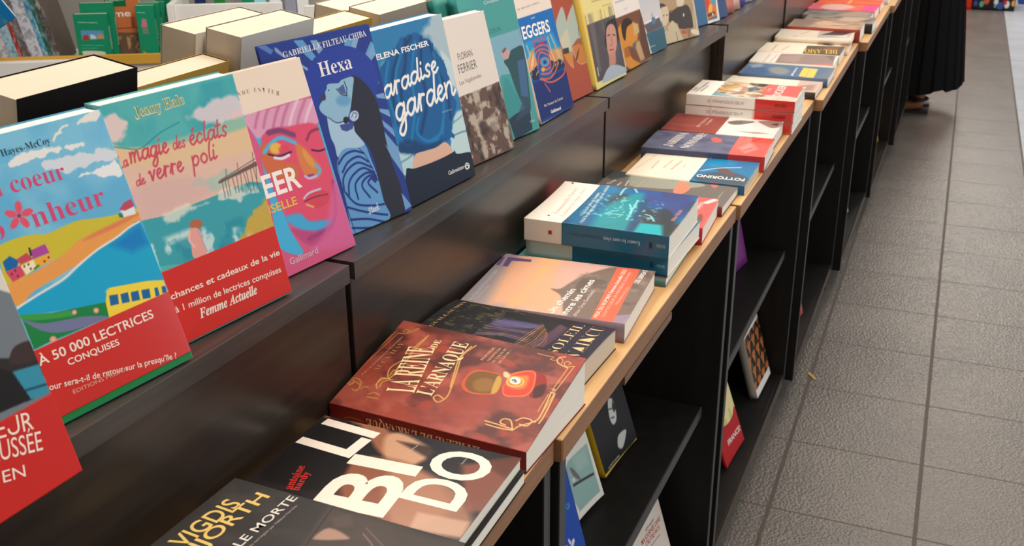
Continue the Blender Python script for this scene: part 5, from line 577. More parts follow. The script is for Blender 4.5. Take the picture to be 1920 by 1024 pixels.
ART['libido'] = {'base':(34,30,30),'ops':[['p',(150,96,70),0.0056,[1.028,1.005,1.065,0.89,1.015,0.679,0.793,0.546,0.712,0.595,0.973,0.8,0.967,0.958]],['p',(196,150,118),0.0063,[0.901,0.637,0.986,0.586,0.91,0.437,0.841,0.374,0.637,0.42,0.642,0.539]],['p',(140,84,60),0.0099,[0.557,0.685,0.675,0.483,0.526,0.239,0.286,0.114,0.038,0.25,0.155,0.56]],['p',(176,124,94),0.00975,[0.599,0.484,0.549,0.201,0.267,0.003,0.086,-0.003,0.068,0.305],0.8],['p',(36,26,24),0.0052,[0.886,0.57,0.914,0.34,0.707,0.3,0.779,0.392],0.8],['p',(150,86,66),0.00734,[0.78,0.219,1.017,-0.013,0.373,-0.034,0.321,0.055],0.8],['p',(90,50,40),0.00593,[0.86,0.168,1.035,0.001,0.726,-0.021],0.8],['p',(46,36,34),0.00464,[0.183,0.744,0.294,0.714,0.11,0.635,0.115,0.704],0.6],['p',(206,166,140),0.00438,[0.216,0.233,0.24,0.012,0.086,-0.003,0.06,0.213],0.7],['p',(24,20,20),0.00551,[0.957,0.975,1.018,0.871,0.496,0.66,0.201,0.674,0.174,0.799,0.231,0.985],0.9],['t','LI',(244,228,212),'sans',0.024,0.579,0.704,0.934,0.683,0.05756],['t','BI',(244,228,212),'sans',0.024,0.086,0.352,0.664,0.374,0.06361],['t','DO',(244,228,212),'sans',0.024,0.3,0.097,0.93,0.092,0.0523],['t','antoine',(190,44,34),'serif',0.01,0.137,0.79,0.393,0.836,0.00774],['t','hardy',(190,44,34),'serif',0.01,0.14,0.759,0.342,0.788,0.00691],['t','roman',(226,214,200),'sans',0.0,0.81,0.472,0.888,0.465,0.00178],['t','Éditions',(200,190,180),'sans',0.0,0.786,0.216,0.87,0.217,0.00167]]}
ART['reine'] = {'base':(140,62,50),'ops':[['n',(168,84,70),6,7,0.35,0.6,61,-1,-1,2,2,1.0],['n',(92,46,40),5,5,0.5,0.68,63,-1,-1,2,2,1.0],['n',(156,66,50),9,9,0.5,0.7,65,-1,-1,2,2,1.0],['t','LA REINE',(236,208,160),'serif',-0.002,0.279,0.657,0.775,0.729,0.03012],['t','DE',(236,208,160),'serif',0.0,0.772,0.725,0.864,0.727,0.00726],['t','L’ARNAQUE',(236,208,160),'serif',-0.002,0.286,0.569,0.895,0.585,0.01761],['t','ALEX HAY',(186,134,80),'serif',-0.02,0.398,0.909,0.755,0.895,0.00553],['t','PAR L’AUTEUR DES GENTLEWOMEN',(206,170,140),'serif',-0.01,0.33,0.959,0.817,0.928,0.00198],['t','HÉRITIÈRE,',(216,176,136),'serif',-0.01,0.747,0.464,0.915,0.447,0.00286],['t','VICOMTESSE',(216,176,136),'serif',-0.01,0.752,0.431,0.919,0.417,0.00291],['t','OU VOLEUSE',(216,176,136),'serif',-0.01,0.744,0.403,0.924,0.39,0.00289],['t','DE GÉNIE ?',(216,176,136),'serif',-0.01,0.755,0.373,0.916,0.363,0.00288],['l',(222,166,96),0.00091,0.00017,[0.381,0.062,0.564,0.065]],['l',(222,166,96),0.00091,0.00017,[0.392,0.04,0.568,0.042]],['l',(222,166,96),0.00095,0.00017,[0.624,0.06,0.856,0.055]],['l',(222,166,96),0.00095,0.00017,[0.628,0.043,0.892,0.031]],['l',(230,176,104),0.00143,0.00027,[0.86,0.056,0.877,0.096,0.904,0.122,0.948,0.124,0.969,0.098]],['l',(222,166,96),0.00108,0.00018,[0.892,0.031,0.871,0.066,0.902,0.086,0.927,0.075,0.913,0.055,0.897,0.063]],['l',(214,150,90),0.00091,0.00018,[0.927,0.125,0.908,0.14,0.914,0.16,0.94,0.15,0.941,0.182,0.944,0.235]],['l',(222,166,96),0.00092,0.00018,[0.948,0.124,0.931,0.101,0.892,0.097]],['l',(232,186,120),0.00086,0.00017,[0.616,0.068,0.617,0.043]],['l',(232,186,120),0.00086,0.00017,[0.586,0.066,0.582,0.038]],['l',(232,186,120),0.00086,0.00017,[0.569,0.056,0.622,0.056]],['l',(232,186,120),0.00086,0.00017,[0.573,0.048,0.62,0.045]],['l',(230,180,110),0.00148,0.00032,[0.183,0.258,0.176,0.182,0.166,0.114]],['l',(230,180,110),0.00147,0.00032,[0.154,0.244,0.149,0.182,0.157,0.115]],['l',(230,180,110),0.00145,0.00031,[0.164,0.118,0.238,0.15,0.238,0.185,0.199,0.189,0.188,0.16]],['l',(230,180,110),0.00145,0.00031,[0.166,0.114,0.21,0.098,0.267,0.057,0.29,0.047]],['l',(230,180,110),0.00147,0.00032,[0.249,0.128,0.288,0.106,0.283,0.061,0.225,0.069,0.225,0.103]],['l',(230,180,110),0.00146,0.00031,[0.273,0.046,0.349,0.039,0.584,0.058]],['l',(230,180,110),0.00146,0.00031,[0.274,0.025,0.357,0.024,0.575,0.038]],['l',(190,130,84),0.00083,0.00018,[0.266,1.02,0.441,1.015,0.872,0.986],1.0,False],['l',(190,130,84),0.00083,0.00018,[0.284,1.0,0.457,0.998,0.843,0.97],1.0,False],['l',(176,128,66),0.0014,0.0004,[0.847,0.972,0.854,0.938,0.885,0.911,0.946,0.886]],['l',(176,128,66),0.0014,0.0004,[0.875,0.951,0.908,0.948,0.901,0.925,0.879,0.932]],['l',(176,128,66),0.0014,0.0004,[0.883,0.926,0.911,0.905,0.943,0.893]],['l',(190,140,76),0.00129,0.00037,[0.251,1.026,0.269,0.999,0.25,0.971,0.216,0.976,0.223,0.994,0.241,0.991]],['l',(190,140,76),0.00129,0.00037,[0.285,0.998,0.286,0.964,0.253,0.934,0.202,0.924,0.175,0.931]],['l',(190,140,76),0.00126,0.00036,[0.201,0.912,0.226,0.907,0.229,0.885]],['l',(186,136,74),0.00137,0.00046,[0.164,0.859,0.194,0.838,0.182,0.804]],['l',(186,136,74),0.0014,0.00047,[0.204,0.98,0.25,0.97,0.228,0.931,0.171,0.925,0.177,0.953]],['l',(186,136,74),0.00136,0.00045,[0.138,0.853,0.145,0.798]],['l',(200,150,80),0.00138,0.0004,[0.892,0.812,0.798,0.825,0.709,0.83,0.602,0.823,0.541,0.845,0.467,0.861,0.386,0.843,0.352,0.814,0.359,0.832,0.323,0.856,0.274,0.859,0.237,0.839]],['l',(200,150,80),0.00138,0.00039,[0.857,0.812,0.731,0.819,0.622,0.815,0.509,0.809,0.433,0.797,0.456,0.834,0.39,0.834]],['l',(200,150,80),0.00128,0.00036,[0.358,0.802,0.339,0.824,0.307,0.841,0.255,0.835]],['l',(206,156,84),0.00171,0.00049,[0.891,0.547,0.759,0.573,0.603,0.546,0.436,0.514,0.316,0.498,0.247,0.519,0.278,0.554,0.312,0.543,0.291,0.508]],['l',(206,156,84),0.00171,0.00049,[0.871,0.565,0.734,0.579,0.579,0.552,0.415,0.516]],['l',(206,156,84),0.00162,0.00046,[0.265,0.858,0.344,0.862,0.36,0.829,0.407,0.819,0.506,0.829]],['p',(206,86,50),0.00053,[0.466,0.477,0.534,0.483,0.609,0.477,0.647,0.45,0.656,0.398,0.653,0.354,0.626,0.321,0.575,0.305,0.512,0.293,0.449,0.296,0.422,0.333,0.4,0.393,0.414,0.441]],['p',(120,80,30),0.00089,[0.481,0.463,0.572,0.471,0.629,0.444,0.645,0.387,0.636,0.334,0.586,0.314,0.514,0.304,0.457,0.31,0.426,0.349,0.417,0.406,0.439,0.439]],['p',(150,104,44),0.00356,[0.512,0.432,0.575,0.4,0.57,0.347,0.471,0.328,0.434,0.387],0.8],['p',(200,160,70),0.00122,[0.453,0.319,0.619,0.343,0.615,0.32,0.56,0.305,0.471,0.297],0.9],['p',(150,34,26),0.00054,[0.747,0.212,0.748,0.163,0.713,0.121,0.591,0.088,0.529,0.09,0.493,0.117,0.516,0.147]],['p',(70,26,20),0.00261,[0.593,0.144,0.651,0.106,0.576,0.087,0.521,0.091,0.498,0.122]],['p',(226,110,64),0.00035,[0.503,0.279,0.584,0.288,0.657,0.298,0.713,0.266,0.754,0.215,0.738,0.181,0.648,0.157,0.562,0.145,0.495,0.158,0.461,0.203,0.45,0.248]],['p',(206,62,34),0.00052,[0.499,0.271,0.63,0.289,0.702,0.255,0.74,0.21,0.728,0.187,0.645,0.165,0.565,0.154,0.507,0.165,0.476,0.204,0.463,0.245]],['p',(240,140,60),0.00352,[0.56,0.273,0.636,0.277,0.694,0.224,0.675,0.197,0.572,0.186,0.538,0.224],0.8],['p',(250,220,170),0.0018,[0.674,0.328,0.689,0.315,0.662,0.289,0.63,0.289,0.635,0.312],0.8],['l',(232,180,96),0.00194,0.00044,[0.587,0.282,0.633,0.283,0.659,0.263,0.652,0.229,0.623,0.209,0.582,0.213,0.56,0.242,0.563,0.267,0.587,0.282]],['p',(244,240,226),0.00071,[0.625,0.224,0.614,0.222,0.603,0.223,0.594,0.227,0.587,0.232,0.583,0.24,0.582,0.248,0.585,0.257,0.591,0.265,0.6,0.271,0.611,0.275,0.622,0.277,0.633,0.276,0.643,0.273,0.65,0.267,0.654,0.259,0.654,0.251,0.651,0.242,0.645,0.234,0.636,0.228]],['p',(110,100,84),0.00053,[0.618,0.238,0.612,0.238,0.607,0.239,0.603,0.241,0.6,0.244,0.599,0.249,0.599,0.253,0.601,0.258,0.605,0.262,0.61,0.265,0.615,0.267,0.621,0.267,0.626,0.267,0.63,0.264,0.633,0.261,0.635,0.257,0.634,0.252,0.632,0.248,0.628,0.244,0.623,0.24]],['p',(236,232,220),0.0,[0.611,0.251,0.609,0.25,0.607,0.25,0.605,0.251,0.603,0.252,0.602,0.253,0.602,0.255,0.602,0.257,0.603,0.258,0.605,0.259,0.607,0.26,0.609,0.261,0.611,0.261,0.613,0.26,0.615,0.259,0.616,0.258,0.616,0.256,0.616,0.254,0.615,0.253,0.613,0.252]],['p',(230,226,214),0.0,[0.631,0.237,0.629,0.236,0.626,0.236,0.624,0.237,0.623,0.238,0.621,0.24,0.621,0.242,0.621,0.244,0.622,0.245,0.623,0.247,0.625,0.248,0.628,0.248,0.63,0.248,0.632,0.247,0.634,0.246,0.635,0.244,0.635,0.243,0.635,0.241,0.634,0.239,0.633,0.238]]]}
ART['soleil'] = {'base':(30,28,34),'ops':[['n',(56,60,40),18,20,0.55,0.7,71,0,0.55,1,1,1.0],['n',(110,96,50),30,30,0.64,0.72,73,0,0.5,1,0.9,0.7],['l',(110,92,130),0.00275,0.00147,[0.351,0.666,0.425,0.53,0.403,0.372],0.8,True],['l',(150,96,86),0.00277,0.00147,[0.389,0.665,0.453,0.522,0.437,0.373],0.8,True],['l',(74,66,100),0.00278,0.00148,[0.427,0.663,0.482,0.514,0.472,0.375],0.8,True],['l',(60,50,66),0.00279,0.00149,[0.465,0.661,0.51,0.506,0.507,0.376],0.8,True],['l',(110,92,130),0.00281,0.0015,[0.503,0.659,0.538,0.499,0.542,0.378],0.8,True],['l',(150,96,86),0.00282,0.00151,[0.542,0.658,0.567,0.491,0.577,0.379],0.8,True],['l',(74,66,100),0.00284,0.00151,[0.581,0.656,0.596,0.483,0.613,0.381],0.8,True],['l',(60,50,66),0.00285,0.00152,[0.62,0.654,0.625,0.475,0.649,0.382],0.8,True],['l',(110,92,130),0.00287,0.00153,[0.66,0.652,0.654,0.467,0.685,0.384],0.8,True],['l',(150,96,86),0.00288,0.00154,[0.7,0.65,0.683,0.459,0.721,0.385],0.8,True],['l',(74,66,100),0.0029,0.00155,[0.74,0.649,0.712,0.451,0.758,0.387],0.8,True],['l',(60,50,66),0.00291,0.00155,[0.78,0.647,0.742,0.443,0.794,0.389],0.8,True],['p',(96,92,140),0.00455,[0.596,0.649,0.719,0.609,0.762,0.414,0.669,0.412,0.576,0.577],0.7],['l',(206,140,56),0.00071,0.00071,[0.271,0.419,0.482,0.411,0.785,0.382],0.75,True],['l',(226,170,80),0.00106,0.00071,[0.273,0.407,0.474,0.394,0.763,0.373],0.75,True],['l',(150,90,50),0.00141,0.0007,[0.275,0.396,0.467,0.376,0.741,0.363],0.75,True],['l',(206,140,56),0.0007,0.0007,[0.277,0.384,0.459,0.359,0.72,0.354],0.75,True],['l',(226,170,80),0.00106,0.0007,[0.279,0.372,0.451,0.342,0.699,0.345],0.75,True],['l',(150,90,50),0.00141,0.0007,[0.281,0.36,0.443,0.325,0.677,0.335],0.75,True],['l',(206,140,56),0.0007,0.0007,[0.283,0.349,0.436,0.308,0.656,0.326],0.75,True],['l',(226,170,80),0.00105,0.0007,[0.285,0.337,0.428,0.291,0.635,0.317],0.75,True],['l',(150,90,50),0.0014,0.0007,[0.286,0.325,0.42,0.274,0.614,0.308],0.75,True],['l',(130,76,100),0.0016,0.00107,[0.37,0.356,0.629,0.306,0.845,0.297],0.6,True],['l',(90,70,120),0.0016,0.00107,[0.369,0.346,0.625,0.299,0.84,0.29],0.6,True],['l',(150,90,80),0.0016,0.00106,[0.368,0.335,0.621,0.291,0.835,0.284],0.6,True],['l',(130,76,100),0.0016,0.00106,[0.366,0.325,0.618,0.284,0.83,0.277],0.6,True],['l',(90,70,120),0.00159,0.00106,[0.365,0.315,0.614,0.277,0.826,0.271],0.6,True],['l',(150,90,80),0.00159,0.00106,[0.363,0.305,0.61,0.27,0.821,0.265],0.6,True],['l',(130,76,100),0.00159,0.00106,[0.362,0.294,0.606,0.262,0.816,0.258],0.6,True],['l',(90,70,120),0.00159,0.00106,[0.361,0.284,0.602,0.255,0.811,0.252],0.6,True],['l',(150,90,80),0.00158,0.00106,[0.359,0.274,0.598,0.248,0.806,0.246],0.6,True],['l',(130,76,100),0.00158,0.00106,[0.358,0.264,0.594,0.24,0.801,0.239],0.6,True],['p',(38,34,56),0.00878,[0.36,0.249,0.958,0.238,1.011,-0.037,0.347,-0.041],0.8],['t','JULIE GUILLAUMIN',(206,160,96),'serif',-0.01,0.013,0.928,0.961,0.918,0.00476],['t','SOLEIL',(236,196,140),'serif',-0.024,0.27,0.166,0.938,0.166,0.01257],['t','INVAINCU',(236,196,140),'serif',-0.024,0.093,0.044,0.967,0.052,0.01623]]}
ART['chemin'] = {'base':(170,154,150),'ops':[['g',(206,172,152),(150,142,150),0.5,0.55,0.5,1.0],['p',(226,170,136),0.01672,[0.956,0.904,1.06,0.642,1.053,0.54,0.533,0.484,0.07,0.434,0.062,0.742,0.104,0.834]],['p',(232,176,124),0.00716,[1.027,0.727,1.044,0.624,0.44,0.662,0.055,0.662,0.074,0.713,0.493,0.69],0.8],['p',(216,170,160),0.00947,[1.027,0.605,1.065,0.331,1.025,0.254,0.475,0.47,0.451,0.53],0.7],['p',(128,110,100),0.00351,[-0.0,0.328,0.194,0.413,0.334,0.461,0.425,0.544,0.446,0.489,0.587,0.456,0.761,0.403,1.004,0.249,1.076,0.01,0.363,-0.009,-0.029,0.038]],['n',(150,132,120),12,8,0.5,0.7,81,0,0,1,0.45,0.7],['n',(100,86,80),9,14,0.55,0.7,83,0,0,1,0.42,0.6],['p',(158,140,164),0.00193,[-0.003,0.196,0.025,0.172,0.127,0.057,0.146,-0.037,-0.162,-0.025,-0.159,0.011],0.8],['p',(106,80,126),0.0,[1.029,0.968,1.038,0.81,0.997,0.802,0.983,0.946]],['p',(106,80,126),0.0,[0.742,0.993,0.928,1.005,0.929,0.984,0.741,0.966]],['p',(106,80,126),0.0,[0.737,0.947,0.933,0.963,0.937,0.801,0.884,0.796,0.864,0.919,0.735,0.911]],['p',(232,108,82),0.0,[0.0,0.197,0.983,0.245,1.013,0.1,0.001,0.068]],['t','Un chemin',(246,236,226),'sans',0.012,-0.002,0.425,0.468,0.393,0.00895],['t','entre les cimes',(246,236,226),'sans',0.012,-0.021,0.343,0.679,0.323,0.00906],['t','Adrien Gras Gentiletti',(226,212,202),'sans',-0.006,-0.022,0.288,0.485,0.279,0.00503],['t','PRIX DU ROMAN Femme Actuelle 2025',(250,226,212),'sans',0.01,0.035,0.167,0.959,0.177,0.00504],['t','COUP DE CŒUR DE MARYBELLE GUIMARD',(246,190,170),'sans',0.0,0.059,0.133,0.911,0.139,0.00358],['t','Présidente du jury',(246,190,170),'sans',0.0,0.295,0.103,0.624,0.098,0.00349],['t','LES LIBREATS',(236,228,220),'sans',0.02,0.72,0.059,1.016,0.047,0.00599],['t','PLUS QU’UN ROMAN,UNE SÉRIE !',(206,200,204),'sans',0.0,0.055,0.933,0.658,0.943,0.00488],['t','Emmanuelle Grangé',(196,188,190),'sans',0.0,0.054,0.909,0.34,0.913,0.00351]]}
ART['favier'] = {'base':(236,226,214),'ops':[['t','Emmanuelle Favier',(206,168,150),'serif',-0.014,0.202,0.821,0.874,0.86,0.00695],['t','Écouter les eaux vives',(206,168,150),'serif',-0.014,0.151,0.76,0.894,0.8,0.00644],['p',(120,60,50),0.0,[0.978,0.925,0.972,0.924,0.967,0.924,0.962,0.924,0.958,0.926,0.956,0.928,0.956,0.93,0.957,0.933,0.96,0.936,0.965,0.939,0.971,0.941,0.977,0.942,0.982,0.942,0.987,0.942,0.991,0.941,0.993,0.938,0.993,0.936,0.992,0.933,0.988,0.93,0.984,0.927]],['p',(110,50,44),0.0,[0.139,0.856,0.134,0.855,0.129,0.855,0.125,0.855,0.122,0.857,0.12,0.859,0.119,0.862,0.12,0.865,0.123,0.868,0.127,0.87,0.131,0.872,0.136,0.873,0.141,0.873,0.146,0.873,0.149,0.871,0.151,0.869,0.151,0.866,0.15,0.863,0.148,0.86,0.144,0.858]]],'band':{'y0':0,'y1':0.728,'base':(62,66,72),'ops':[['n',(30,110,160),4,4,0.45,0.6,91,-1,-1,2,2,0.9],['n',(90,70,70),5,5,0.5,0.65,93,-1,-1,2,2,0.5],['p',(36,120,170),0.01336,[1.138,1.079,1.05,0.811,0.705,0.789,0.547,0.959,0.953,1.079],0.8],['p',(60,76,150),0.01711,[1.001,0.661,1.027,0.311,1.049,0.045,0.472,0.026,0.528,0.241],0.7],['p',(30,150,160),0.01104,[-0.068,0.681,0.473,0.771,0.801,0.66,0.903,0.515,0.322,0.437,-0.049,0.403],0.85],['p',(40,80,120),0.00508,[-0.045,0.39,0.756,0.516,0.782,0.444,-0.02,0.324],0.8],['p',(40,170,180),0.00581,[-0.02,0.324,0.225,0.344,0.246,0.111,-0.007,0.065]],['p',(50,60,60),0.00627,[0.528,0.241,0.631,0.21,0.452,0.081,-0.024,0.002,-0.038,0.041],0.8],['l',(150,220,225),0.00293,0.00168,[0.824,0.733,0.975,0.735,1.024,0.669,0.924,0.595],0.9,True],['l',(150,220,225),0.00274,0.00157,[0.432,0.504,0.613,0.517,0.751,0.53],0.9,True],['l',(150,220,225),0.00267,0.00153,[0.263,0.479,0.478,0.504,0.639,0.574],0.9,True],['l',(150,220,225),0.00272,0.00156,[0.442,0.353,0.417,0.299,0.308,0.235],0.9,True],['n',(120,205,205),30,30,0.6,0.7,97,0.25,0.25,0.8,0.95,0.8],['t','« Ce n’était plus un homme,',(206,224,226),'serif',-0.01,0.211,0.887,0.827,0.932,0.00597],['t','c’était beaucoup plus vaste qu’un animal »',(206,224,226),'serif',-0.01,0.042,0.822,1.042,0.905,0.00582],['t','Albin Michel',(206,150,150),'serif',0.0,0.362,0.063,0.648,0.063,0.00568]],'label':'teal printed jacket band','sp':(14,104,138),'rough':0.22,'res':0.0012,'spops':[['t','Écouter les eaux vives',(206,226,230),'serif',-0.01,0.26,0.38,0.6,0.38,0.0055],['t','Emmanuelle Favier',(8,60,86),'serif',-0.01,0.62,0.38,0.93,0.38,0.0055],['p',(12,40,56),0.0005,[0.15,0.35,0.18,0.35,0.18,0.62,0.15,0.62]],['t','Albin Michel',(170,206,214),'serif',-0.01,0.03,0.4,0.11,0.4,0.005]]}}
ART['reine_spine'] = {'base':(112,32,28),'ops':[['t','LA REINE DE L’ARNAQUE',(206,176,150),'serif',-0.004,0.22,0.3,0.8,0.3,0.0125],['l',(186,120,70),0.0006,0.0004,[0.1,0.5,0.17,0.42,0.2,0.55]],['l',(186,120,70),0.0006,0.0004,[0.82,0.5,0.88,0.45,0.92,0.55]]]}
ART['favier_spine'] = {'base':(228,222,212),'ops':[['p',(176,40,40),0.001,[0.8,0.42,0.825,0.42,0.825,0.6,0.8,0.6]]]}
ART['turq'] = {'base':(120,186,190),'ops':[['g',(112,84,74),(110,186,190),0.5,0.35,0.5,0.75],['n',(150,206,206),5,5,0.5,0.7,101,0,0.6,1,1,0.6]]}
ART['red'] = {'base':(222,96,92),'ops':[['l',(240,226,220),0.00893,0.00134,[0.832,0.075,0.956,0.031]],['l',(250,180,170),0.00435,0.00174,[0.592,0.11,0.829,0.104]],['p',(120,84,70),0.00251,[0.28,0.034,0.233,0.031,0.191,0.03,0.159,0.032,0.14,0.036,0.134,0.041,0.143,0.048,0.167,0.056,0.201,0.063,0.245,0.07,0.292,0.075,0.34,0.078,0.382,0.079,0.416,0.077,0.436,0.074,0.442,0.068,0.432,0.061,0.408,0.053,0.372,0.045,0.328,0.039]]]}
ART['grey'] = {'base':(112,104,98),'ops':[['p',(150,150,136),0.00363,[0.938,0.833,1.077,0.668,0.966,0.492,1.016,0.413,0.812,0.251,0.691,0.254,0.473,0.409,0.39,0.629,0.427,0.756]],['p',(226,130,104),0.00168,[0.464,0.424,0.85,0.429,0.587,0.322,0.31,0.34,0.307,0.397]],['p',(206,110,96),0.00172,[0.81,0.208,0.906,0.18,0.823,0.141,0.692,0.159]],['p',(58,66,66),0.0091,[0.816,1.025,1.036,0.967,1.028,0.794,0.811,0.831,0.562,0.927],0.9],['p',(128,128,118),0.00358,[0.946,0.622,0.969,0.537,0.891,0.414,0.785,0.484],0.7],['t','Des',(226,222,214),'sans',0.01,0.365,0.899,0.559,0.884,0.00613],['t','air',(226,222,214),'sans',0.01,0.332,0.83,0.505,0.824,0.00439],['t','PAUL',(170,170,156),'sans',0.0,0.367,0.739,0.616,0.746,0.00445],['t','Sonnets',(170,170,156),'sans',0.0,0.356,0.682,0.717,0.685,0.00458],['l',(206,200,190),0.00214,0.00043,[0.365,0.779,0.595,0.798]],['t','Gallimard',(190,186,180),'sans',0.0,0.293,0.07,0.575,0.07,0.00309]]}
ART['fott'] = {'base':(240,222,200),'ops':[['t','ÉRIC FOTTORINO',(150,130,120),'serif',-0.01,0.324,0.829,0.683,0.831,0.00274],['t','DES GENS',(206,150,130),'serif',0.0,0.394,0.736,0.745,0.717,0.00339],['t','SENSIBLES',(206,130,116),'serif',0.0,0.351,0.662,0.754,0.637,0.00423],['t','roman',(150,130,120),'serif',0.0,0.458,0.583,0.604,0.586,0.00231],['l',(206,180,160),0.00139,0.00046,[0.253,0.959,0.902,0.905]]],'band':{'y0':0,'y1':0.451,'base':(38,118,164),'ops':[['p',(70,84,96),0.00443,[0.138,0.964,0.488,0.534,0.355,0.076,0.039,-0.068,-0.14,0.429]],['p',(110,76,66),0.00183,[0.545,0.686,0.616,0.576,0.495,0.378,0.364,0.285,0.386,0.396,0.447,0.573]],['l',(190,206,214),0.00364,0.00182,[0.418,0.948,0.591,0.675,0.705,0.286]],['p',(30,140,190),0.0114,[0.836,0.948,1.026,0.438,0.77,0.412,0.602,0.839],0.7],['t','FOTTORINO',(240,236,230),'sans',0.024,0.284,0.075,0.262,0.952,0.01409]],'label':'blue printed jacket band','sp':(30,92,130),'rough':0.25}}
ART['jardins'] = {'base':(96,98,120),'ops':[['n',(110,112,134),12,12,0.45,0.7,111,-1,-1,2,2,1.0],['n',(80,82,106),9,9,0.5,0.7,113,-1,-1,2,2,1.0],['t','JARDINS',(226,214,200),'serif',-0.004,0.13,0.769,0.92,0.717,0.01699],['t','NOMADES',(226,214,200),'serif',-0.004,0.098,0.625,1.0,0.563,0.01614],['p',(196,92,84),0.00413,[0.645,0.407,0.603,0.406,0.568,0.41,0.543,0.419,0.53,0.431,0.531,0.445,0.546,0.461,0.573,0.476,0.61,0.49,0.653,0.5,0.698,0.506,0.741,0.507,0.777,0.504,0.802,0.495,0.815,0.483,0.814,0.468,0.799,0.452,0.771,0.437,0.733,0.423,0.69,0.413]]],'band':{'y0':0,'y1':0.291,'base':(222,92,80),'ops':[['p',(226,150,140),0.00992,[0.333,0.842,0.662,0.556,0.345,0.302,0.098,0.571],0.8],['l',(176,66,60),0.00312,0.00156,[0.84,0.852,0.996,0.822]],['l',(176,66,60),0.00307,0.00205,[0.692,0.604,0.992,0.336]],['l',(176,66,60),0.00342,0.00196,[0.223,0.65,0.395,0.433]]],'label':'glossy red paper band','sp':(196,52,48),'rough':0.12}}
ART['jardins_spine'] = {'base':(76,80,104),'ops':[['t','JARDINS NOMADES',(216,206,196),'serif',-0.01,0.42,0.35,0.72,0.35,0.01]]}
ART['redbrown'] = {'base':(142,66,58),'ops':[['n',(156,78,68),6,6,0.4,0.7,121,-1,-1,2,2,1.0],['t','QUE S’OBSTINE',(222,196,180),'serif',-0.01,0.288,0.695,0.86,0.672,0.00607],['t','LA FORÊT',(222,196,180),'serif',-0.01,0.446,0.638,0.797,0.626,0.00516],['t','ANNIE LULU',(170,96,84),'serif',-0.01,0.493,0.859,1.035,0.844,0.00481]],'band':{'y0':0,'y1':0.502,'base':(232,224,216),'ops':[['p',(96,84,78),0.00285,[0.706,0.959,0.847,0.761,0.833,0.5,0.651,0.637,0.567,0.846]],['p',(120,104,96),0.00457,[0.894,0.437,0.96,0.043,0.674,0.012,0.557,0.138,0.713,0.321],0.8],['p',(150,136,126),0.00272,[0.234,0.713,0.27,0.299,0.232,0.095,0.163,0.398],0.8],['p',(80,70,66),0.00224,[0.747,0.202,0.866,0.075,0.701,0.067]]],'label':'white photo jacket band','sp':(226,218,210),'rough':0.1}}
ART['dicker'] = {'base':(228,220,210),'ops':[['t','JOËL DICKER',(206,120,110),'serif',0.0,0.214,0.961,0.44,0.95,0.00565],['t','LA TRÈS CATASTROPHIQUE',(110,100,96),'serif',0.0,0.153,0.929,0.857,0.906,0.00443],['t','VISITE DU ZOO',(110,100,96),'serif',0.0,0.197,0.886,0.604,0.876,0.00464]],'band':{'y0':0,'y1':0.765,'base':(196,176,150),'ops':[['n',(150,110,70),14,10,0.45,0.6,131,-1,-1,2,2,1.0],['n',(226,210,180),12,12,0.52,0.62,133,-1,-1,2,2,1.0],['p',(120,170,190),0.00609,[0.004,1.01,0.219,0.956,0.006,0.678,0.064,0.435,-0.128,0.455,-0.163,0.749],0.8],['p',(66,52,46),0.00392,[0.983,0.695,1.177,0.61,1.128,0.478,0.824,0.467,0.816,0.606]],['p',(60,76,100),0.00505,[0.585,0.673,0.775,0.582,0.562,0.496,0.416,0.611]],['p',(196,130,120),0.00501,[0.458,0.739,0.592,0.657,0.356,0.635]],['p',(206,150,80),0.01255,[0.334,1.03,1.021,0.853,0.773,0.705,0.291,0.9],0.6],['p',(218,96,86),0.0,[0.276,0.443,1.372,0.478,1.343,0.048,0.245,0.013]],['p',(236,210,196),0.00478,[0.064,0.435,0.307,0.304,0.215,-0.024,-0.052,0.007,-0.089,0.428],0.8],['t','JOËL',(240,220,210),'sans',0.0,0.513,0.382,0.751,0.38,0.0053],['t','DICKER',(244,226,216),'sans',0.02,0.244,0.212,0.996,0.23,0.01588]],'label':'painted and red jacket band','sp':(232,226,216),'rough':0.1,'res':0.0012,'spops':[['p',(196,48,40),0.0005,[0,0,0.47,0,0.47,1,0,1]],['t','ROSIE & WOLFE',(60,20,20),'sans',0.01,0.1,0.35,0.24,0.35,0.006],['t','LA TRÈS CATASTROPHIQUE',(120,112,106),'sans',0.0,0.6,0.38,0.98,0.38,0.006]]}}
ART['dicker_spine'] = {'base':(230,224,214),'ops':[['t','VISITE DU ZOO',(120,112,106),'sans',0.0,0.66,0.38,0.8,0.38,0.006]]}
ART['brown14'] = {'base':(238,226,206),'ops':[['p',(206,170,150),0.00457,[1.328,0.26,0.707,0.169,0.992,-0.013,-0.037,-0.016,0.02,0.075,0.093,0.139]],['p',(196,150,136),0.00722,[0.651,0.164,0.862,0.006,0.067,-0.007,0.117,0.098],0.8],['p',(206,176,160),0.0,[0.109,0.222,1.074,0.252,0.949,-0.01,-0.087,-0.014]],['p',(150,120,110),0.01082,[0.467,0.203,0.643,0.052,0.132,0.039,0.06,0.162],0.7]]}
